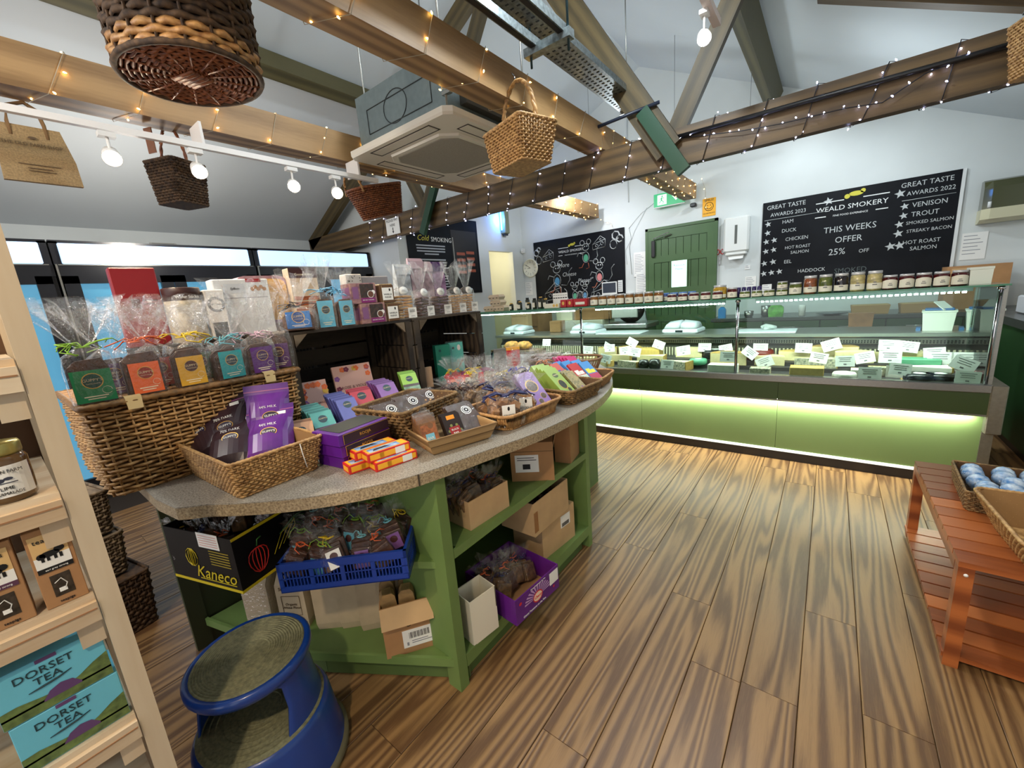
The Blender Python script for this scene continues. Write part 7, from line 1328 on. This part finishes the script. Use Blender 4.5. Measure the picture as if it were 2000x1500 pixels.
q.build('pepper_outline', rr_, r); q = MB(); q.tube([(X_, .075, .13), (X_, .08, .15), (X_, .095, .155)], .0025, 4); [q.tube([(X_, .20+.05*math.cos(t)+k*.012, .10+.03*math.sin(t)+k*.006) for t in [i*.3 for i in range(9)]], .0012, 4) for k in range(5)]; q.build('leaf_outline', mat('leaf_print', (60, 120, 50), .5), r); q = MB(); [q.tube([(X_, .13+.02*k, .06+.008*k), (X_, .17+.02*k, .12), (X_, .23, .14+.002*k)], .0012, 4) for k in range(4)]; q.build('corn_outline', yl, r)
# blue crate
r = thing('plastic_crate', 'blue slotted plastic crate heaped with bagged chocolates', 'crate', (-1.357, .413, .5305), 41.7); bc_ = mat('crate_blue', (20, 54, 140), .35); w, d, h = .416, .29, .105
def grid_side(a, b, nm, back=0):
    q = MB(); a, b = Vector(a), Vector(b); n_ = int((b-a).length/.011); u = (b-a).normalized(); nrm = Vector((u.y, -u.x, 0))
    def pl_(x0, x1, z0, z1, t=.003):
        p = [a+u*x0, a+u*x1]; q.loft([[tuple(p[0]+Vector((0, 0, z0))), tuple(p[1]+Vector((0, 0, z0))), tuple(p[1]-nrm*t+Vector((0, 0, z0))), tuple(p[0]-nrm*t+Vector((0, 0, z0)))], [tuple(p[0]+Vector((0, 0, z1))), tuple(p[1]+Vector((0, 0, z1))), tuple(p[1]-nrm*t+Vector((0, 0, z1))), tuple(p[0]-nrm*t+Vector((0, 0, z1)))]], caps=True)
    L_ = (b-a).length; pl_(0, L_, 0, .022); pl_(0, L_, .078, h, .010); pl_(0, L_, .048, .052)
    for i in range(n_+1): x = min(i*.011, L_-.004); pl_(x, x+(.012 if i % 9 == 0 else .0035), .02, .08, .006 if i % 9 == 0 else .003)
    q.build(nm, bc_, r)['kind'] = 'stuff'
grid_side((0, 0, 0), (w, 0, 0), 'front_side'); grid_side((w, 0, 0), (w, d, 0), 'right_side'); grid_side((0, d, 0), (0, 0, 0), 'left_side'); grid_side((w, d, 0), (0, d, 0), 'back_side'); MB().box(0, w, 0, d, 0, .004).build('base', bc_, r)
# small bagged chocolates (prototypes, copied)
def mini_bag(seed, card, rib, m=choc):
    r = thing('bagged_chocolate', 'x', 'chocolate bag', (0, 0, 0), group='x'); R_ = random.Random(seed)
    for k in range(3): MB().box(-.032, .032, -.006, .006, 0, .07+.01*k, bev=.002).build('chocolate_slab', m, r, (R_.uniform(-.006, .006), -.016+k*.016, 0), (R_.uniform(-.1, .1), R_.uniform(-.1, .1), 0))
    if card: MB().box(-.022, .022, -.031, -.030, .004, .062).build('label_card', card, r); MB().disc((0, -.0315, .042), .013, 14).build('roundel', mat('roundel_brown', (1, 1, 1)), r)
    o = film_obj((.078, .066, .085, .10, .15, .040, 80+seed), r); o.data.materials[0] = film_d
    if rib: curl(r, rib, (0, 0, .10), 3, .026, th=.0015)
    return keep(r)
protos = [mini_bag(1, cm('mini_purple', (128, 84, 150)), mat('ribbon_sky', (1, 1, 1))), mini_bag(2, None, mat('ribbon_orange', (1, 1, 1))), mini_bag(3, cm('mini_aqua', (90, 170, 196)), mat('ribbon_lime', (1, 1, 1))), mini_bag(4, card_w, mat('ribbon_yellow', (1, 1, 1))), mini_bag(5, None, mat('ribbon_navy', (1, 1, 1)), mat('nut_cluster', (130, 96, 58), .5, noise=.5, nscale=50))]
used = set()
def scatter(A, rz, w, d, z0, zr, n, kinds, where, group, base_rot=25):
    a = math.radians(rz); R_ = random.Random(n*7+int(z0*100)); words_ = ['front left', 'front middle', 'front right', 'middle left', 'centre', 'middle right', 'back left', 'back middle', 'back right']
    cn = ['with purple card', 'with orange ribbon', 'with aqua card', 'with white card', 'with navy ribbon']
    cols = max(1, round(math.sqrt(n*w/d))); rows_ = max(1, math.ceil(n/cols)); i = 0
    for j in range(rows_):
        for c in range(cols):
            if i >= n: break
            u, v = (c+.5+R_.uniform(-.2, .2))/cols*w, (j+.5+R_.uniform(-.2, .2))/rows_*d; k = kinds[i % len(kinds)]
            x = A[0]+u*math.cos(a)-v*math.sin(a); y_ = A[1]+u*math.sin(a)+v*math.cos(a); pr = protos[k]
            wd = words_[min(2, int(3*(j+.5)/rows_))*3+min(2, int(3*(c+.5)/cols))]
            ordn = ['', 'another ', 'third ', 'fourth ', 'fifth ', 'sixth ']; lb = 'bagged chocolate %s, %s of %s' % (cn[k], wd, where); t = 0
            while lb in used: t += 1; lb = '%sbagged chocolate %s, %s of %s' % (ordn[min(t, 5)], cn[k], wd, where)
            used.add(lb)
            rot = (math.radians(R_.uniform(-35, 10)), math.radians(R_.uniform(-25, 25)), a+math.radians(R_.uniform(-base_rot, base_rot))); loc = (x, y_, z0+R_.uniform(0, zr))
            if k not in placed: placed.add(k); pr.location = loc; pr.rotation_euler = rot; pr['label'] = lb; pr['group'] = group
            else: o = dup(pr, loc, label=lb, rot=rot); o['group'] = group
            i += 1
placed = set()
scatter((-1.357, .413), 41.7, .40, .28, .56, .05, 20, [1, 2, 3, 0, 1, 2], 'the blue crate', 'bagged chocolates in the blue crate')
scatter((-1.805, .240), 17, .32, .32, .60, .04, 9, [3, 4, 1], 'the yellow-edged carton', 'bagged chocolates in the black and yellow carton')
# lower left shelf: carton with barcode, flour bags
r, w = open_box('cardboard_carton', 'open brown carton with barcode label on the bottom shelf', (-1.225, .661), (-1.116, .814), .20, .215, brd, .1275, True); MB().box(w*.35, w*.98, -.0012, 0, .025, .10).build('barcode_label', card_w, r); q = MB(); [q.box(w*.48+i*.0042, w*.48+i*.0042+(.0024 if i % 3 else .0012), -.002, -.0012, .062, .088) for i in range(18)]; q.build('barcode', ink, r)
text('U', .03, ink, r, (w*.5, -.0018, .125)); MB().box(w*.42, w*.46, -.002, -.0012, .034, .048).box(w*.52, w*.92, -.002, -.0012, .04, .043).box(w*.52, w*.84, -.002, -.0012, .049, .052).build('printed_line', mat('pale_ink2', (1, 1, 1)), r)
for i in range(4): o = thing('paper_pouch', 'crumpled kraft pouch standing in the open brown carton, %s' % ['front left', 'front right', 'back left', 'back right'][i], 'pouch', (-1.225+(.03+.07*(i % 2))*.58-.82*(.05+.08*(i//2)), .661+(.03+.07*(i % 2))*.82+.58*(.05+.08*(i//2)), .16), 55+rp.uniform(-10, 10), 'kraft pouches in the carton'); MB().loft([[(-.03*k, -.02, z), (.03*k, -.02, z), (.03*k, .02, z), (-.03*k, .02, z)] for z, k in ((0, 1), (.15, 1.05), (.2, .9), (.215, .55))], caps=True).build('pouch', mat('pouch_kraft', (178, 142, 92), .6, noise=.3, nscale=20), o)
fl_m = mat('flour_paper', (196, 178, 148), .75, noise=.08, nscale=14, bump=.4)
for i, (x, y_, rz, lb) in enumerate(((-1.86, .50, 30, 'flour bag in film nearest the end panel'), (-1.72, .58, 34, 'printed paper flour bag beside the film one'), (-1.58, .66, 40, 'plain flour bag behind the stool'), (-1.50, .72, 44, 'plain flour bag, second behind the stool'), (-1.42, .76, 48, 'plain flour bag, third behind the stool'), (-1.34, .80, 50, 'plain flour bag left of the open brown carton'))):
    r = thing('flour_bag', lb, 'flour bag', (x, y_, .1275), rz, 'flour bags on the bottom shelf'); MB().loft([[(-.06*k, -.045*k2, z), (.06*k, -.045*k2, z), (.06*k, .045*k2, z), (-.06*k, .045*k2, z)] for z, k, k2 in ((0, .95, .95), (.03, 1.02, 1.05), (.20, 1, 1), (.24, .95, .4), (.26, .95, .15))], caps=True).build('bag', fl_m, r)
    if i == 1: text('Stone Mill', .022, mat('print_brown', (1, 1, 1)), r, (0, -.0475, .185)); MB().box(-.04, .04, -.0475, -.0465, .06, .062).box(-.04, .04, -.0475, -.0465, .15, .152).box(-.04, -.038, -.0475, -.0465, .06, .15).box(.038, .04, -.0475, -.0465, .06, .15).build('printed_frame', mat('print_brown', (1, 1, 1)), r); text('Organic\nWhite Flour', .016, mat('print_brown', (1, 1, 1)), r, (0, -.0478, .105))
    if i == 0: MB().box(-.066, .066, -.052, .052, .0, .25, bev=.01).build('film', film_m, r)
# right bays
r, w = open_box('cardboard_carton', 'brown carton of dark bagged sweets on the upper right shelf', (-1.016, .962), (-1.002, 1.183), .17, .115, brd2, .5675, group='cartons under the island'); scatter((-1.03, .965), 86, .21, .13, .60, .03, 8, [4, 4, 1, 4], 'the upper right carton', 'bagged chocolates on the upper right shelf')
r = thing('cardboard_carton', 'brown carton with white address label on the upper right shelf', 'box', (-1.129, 1.369, .5675), 33, 'cartons under the island'); MB().box(0, .20, 0, .16, 0, .19).build('carton', brd, r); MB().box(.02, .13, -.0012, 0, .045, .13).build('address_label', card_w, r); MB().box(.055, .09, -.002, -.0012, .06, .085).box(.03, .11, -.002, -.0012, .115, .118).box(.03, .12, -.002, -.0012, .104, .107).build('printed_line', ink, r); MB().box(0, .20, -.001, 0, .145, .148).build('seam', mat('seam_brown', (1, 1, 1)), r)
r = thing('cardboard_carton', 'brown carton with open flap next to the green end upright', 'box', (-1.068, 1.657, .5675), 12, 'cartons under the island'); MB().box(0, .085, 0, .15, 0, .20).build('carton', brd, r); MB().bar((-.0, 0, .18), (-.03, -.03, .03), .06, .003).build('flap', brd2, r)
r = thing('cardboard_carton', 'lower brown carton with barcode at the bottom right', 'box', (-1.036, 1.472, .1275), 84, 'cartons under the island'); MB().box(-.02, .25, 0, .2, 0, .20).build('carton', brd2, r); MB().box(.13, .21, -.0012, 0, .10, .165).build('label', card_w, r); q = MB(); [q.box(.14+i*.004, .142+i*.004, -.002, -.0012, .105, .125) for i in range(15)]; q.build('barcode', ink, r)
r, w = open_box('cardboard_carton', 'taped brown carton stacked on the barcode carton', (-1.000, 1.345), (-.998, 1.65), .2, .165, brd2, .3285, group='cartons under the island'); MB().box(.0, .03, -.0012, 0, .02, .12).build('tape', mat('tape_brown', (150, 104, 62), .4), r)
for i in range(3): tag(MB().box(-.03, .03, -.02, .02, 0, .12, bev=.004).build('pouch', choc, loc=(-1.09, 1.42+i*.08, .333)), 'dark pouch in the stacked carton, ' + ['nearest', 'middle', 'farthest'][i], 'pouch', 'dark pouches')
r, w = open_box('cardboard_carton', 'white open carton at the foot of the right bay', (-.987, .885), (-.967, 1.010), .10, .19, mat('carton_white', (222, 216, 196), .7), .1275); MB().box(w-.004, w-.001, -.001, .0, .1, .19).build('slit', mat('joint_dark', (1, 1, 1)), r)
for i, c in enumerate(((176, 70, 40), (90, 96, 60))): tag(MB().box(-.03, .03, -.022, .022, 0, .10, bev=.002).build('small_pack', mat('small_pack%d' % i, c, .4, noise=.4, nscale=40), loc=(-1.03, .925+i*.055, .133)), ['orange brown', 'olive'][i] + ' small pack inside the white carton', 'pack')
pv = mat('purple_card', (96, 28, 130), .4, noise=.1, nscale=10); r, w = open_box('purple_carton', 'long open purple carton printed with a cherry burst', (-.905, 1.050), (-.880, 1.335), .30, .115, pv, .1275)
r['category'] = 'box'; MB().box(.004, w-.004, .0042, .0052, .004, .112).box(.0042, .0052, .005, .29, .004, .112).box(.005, w-.005, .01, .29, .0042, .006).build('brown_inside', brd, r)
q = MB()
for i in range(13): a = PI*(i+.5)/13; q.quad([(w*.48+.028*math.cos(a-.05), -.0012, .050+.022*math.sin(a-.05)), (w*.48+.085*math.cos(a-.07), -.0012, .050+.058*math.sin(a-.07)), (w*.48+.085*math.cos(a+.07), -.0012, .050+.058*math.sin(a+.07)), (w*.48+.028*math.cos(a+.05), -.0012, .050+.022*math.sin(a+.05))])
q.build('sunburst', mat('burst_lilac', (190, 150, 200), .5), r); q = MB(); q.disc((w*.48, -.0016, .052), .032, 20, 0, ry=.026); q.disc((w*.48, -.002, .052), .027, 20, 1, ry=.02); q.build('logo_disc', [mat('logo_red', (206, 40, 50), .5), mat('logo_cream', (240, 214, 190), .5)], r); text('Cherry', .017, mat('logo_red', (1, 1, 1)), r, (w*.48, -.0026, .052), shear=.3); text('Cherry Tomatoes on the Vine', .012, card_w, r, (w*.40, -.0014, .012)); text('Cherry Tomatoes on the Vine', .008, card_w, r, (w*.5, -.0014, .106))
MB().box(w*.77, w*.98, -.0018, -.0008, .045, .103, bev=.0003).build('white_label', card_w, r); q = MB(); q.disc((w*.10, -.0014, .085), .009, 10, ry=.007); q.disc((w*.86, -.002, .030), .006, 8); q.build('cherry_print', mat('logo_red', (1, 1, 1)), r)
scatter((-1.0, 1.06), 85, .26, .18, .14, .03, 9, [4, 1, 4], 'the purple carton', 'bagged nut clusters in the purple carton')
# ------------------------------------------------------------------ lettering becomes plain mesh
dg = bpy.context.evaluated_depsgraph_get()
for o in [x for x in bpy.data.objects if x.type == 'FONT']:
    me = bpy.data.meshes.new_from_object(o.evaluated_get(dg)); nm = o.name; c = bpy.data.objects.new('tmp', me)
    c.parent = o.parent; c.location = o.location; c.rotation_euler = o.rotation_euler; c.scale = o.scale
    for k in o.keys(): c[k] = o[k]
    COL.objects.link(c); bpy.data.objects.remove(o); c.name = nm
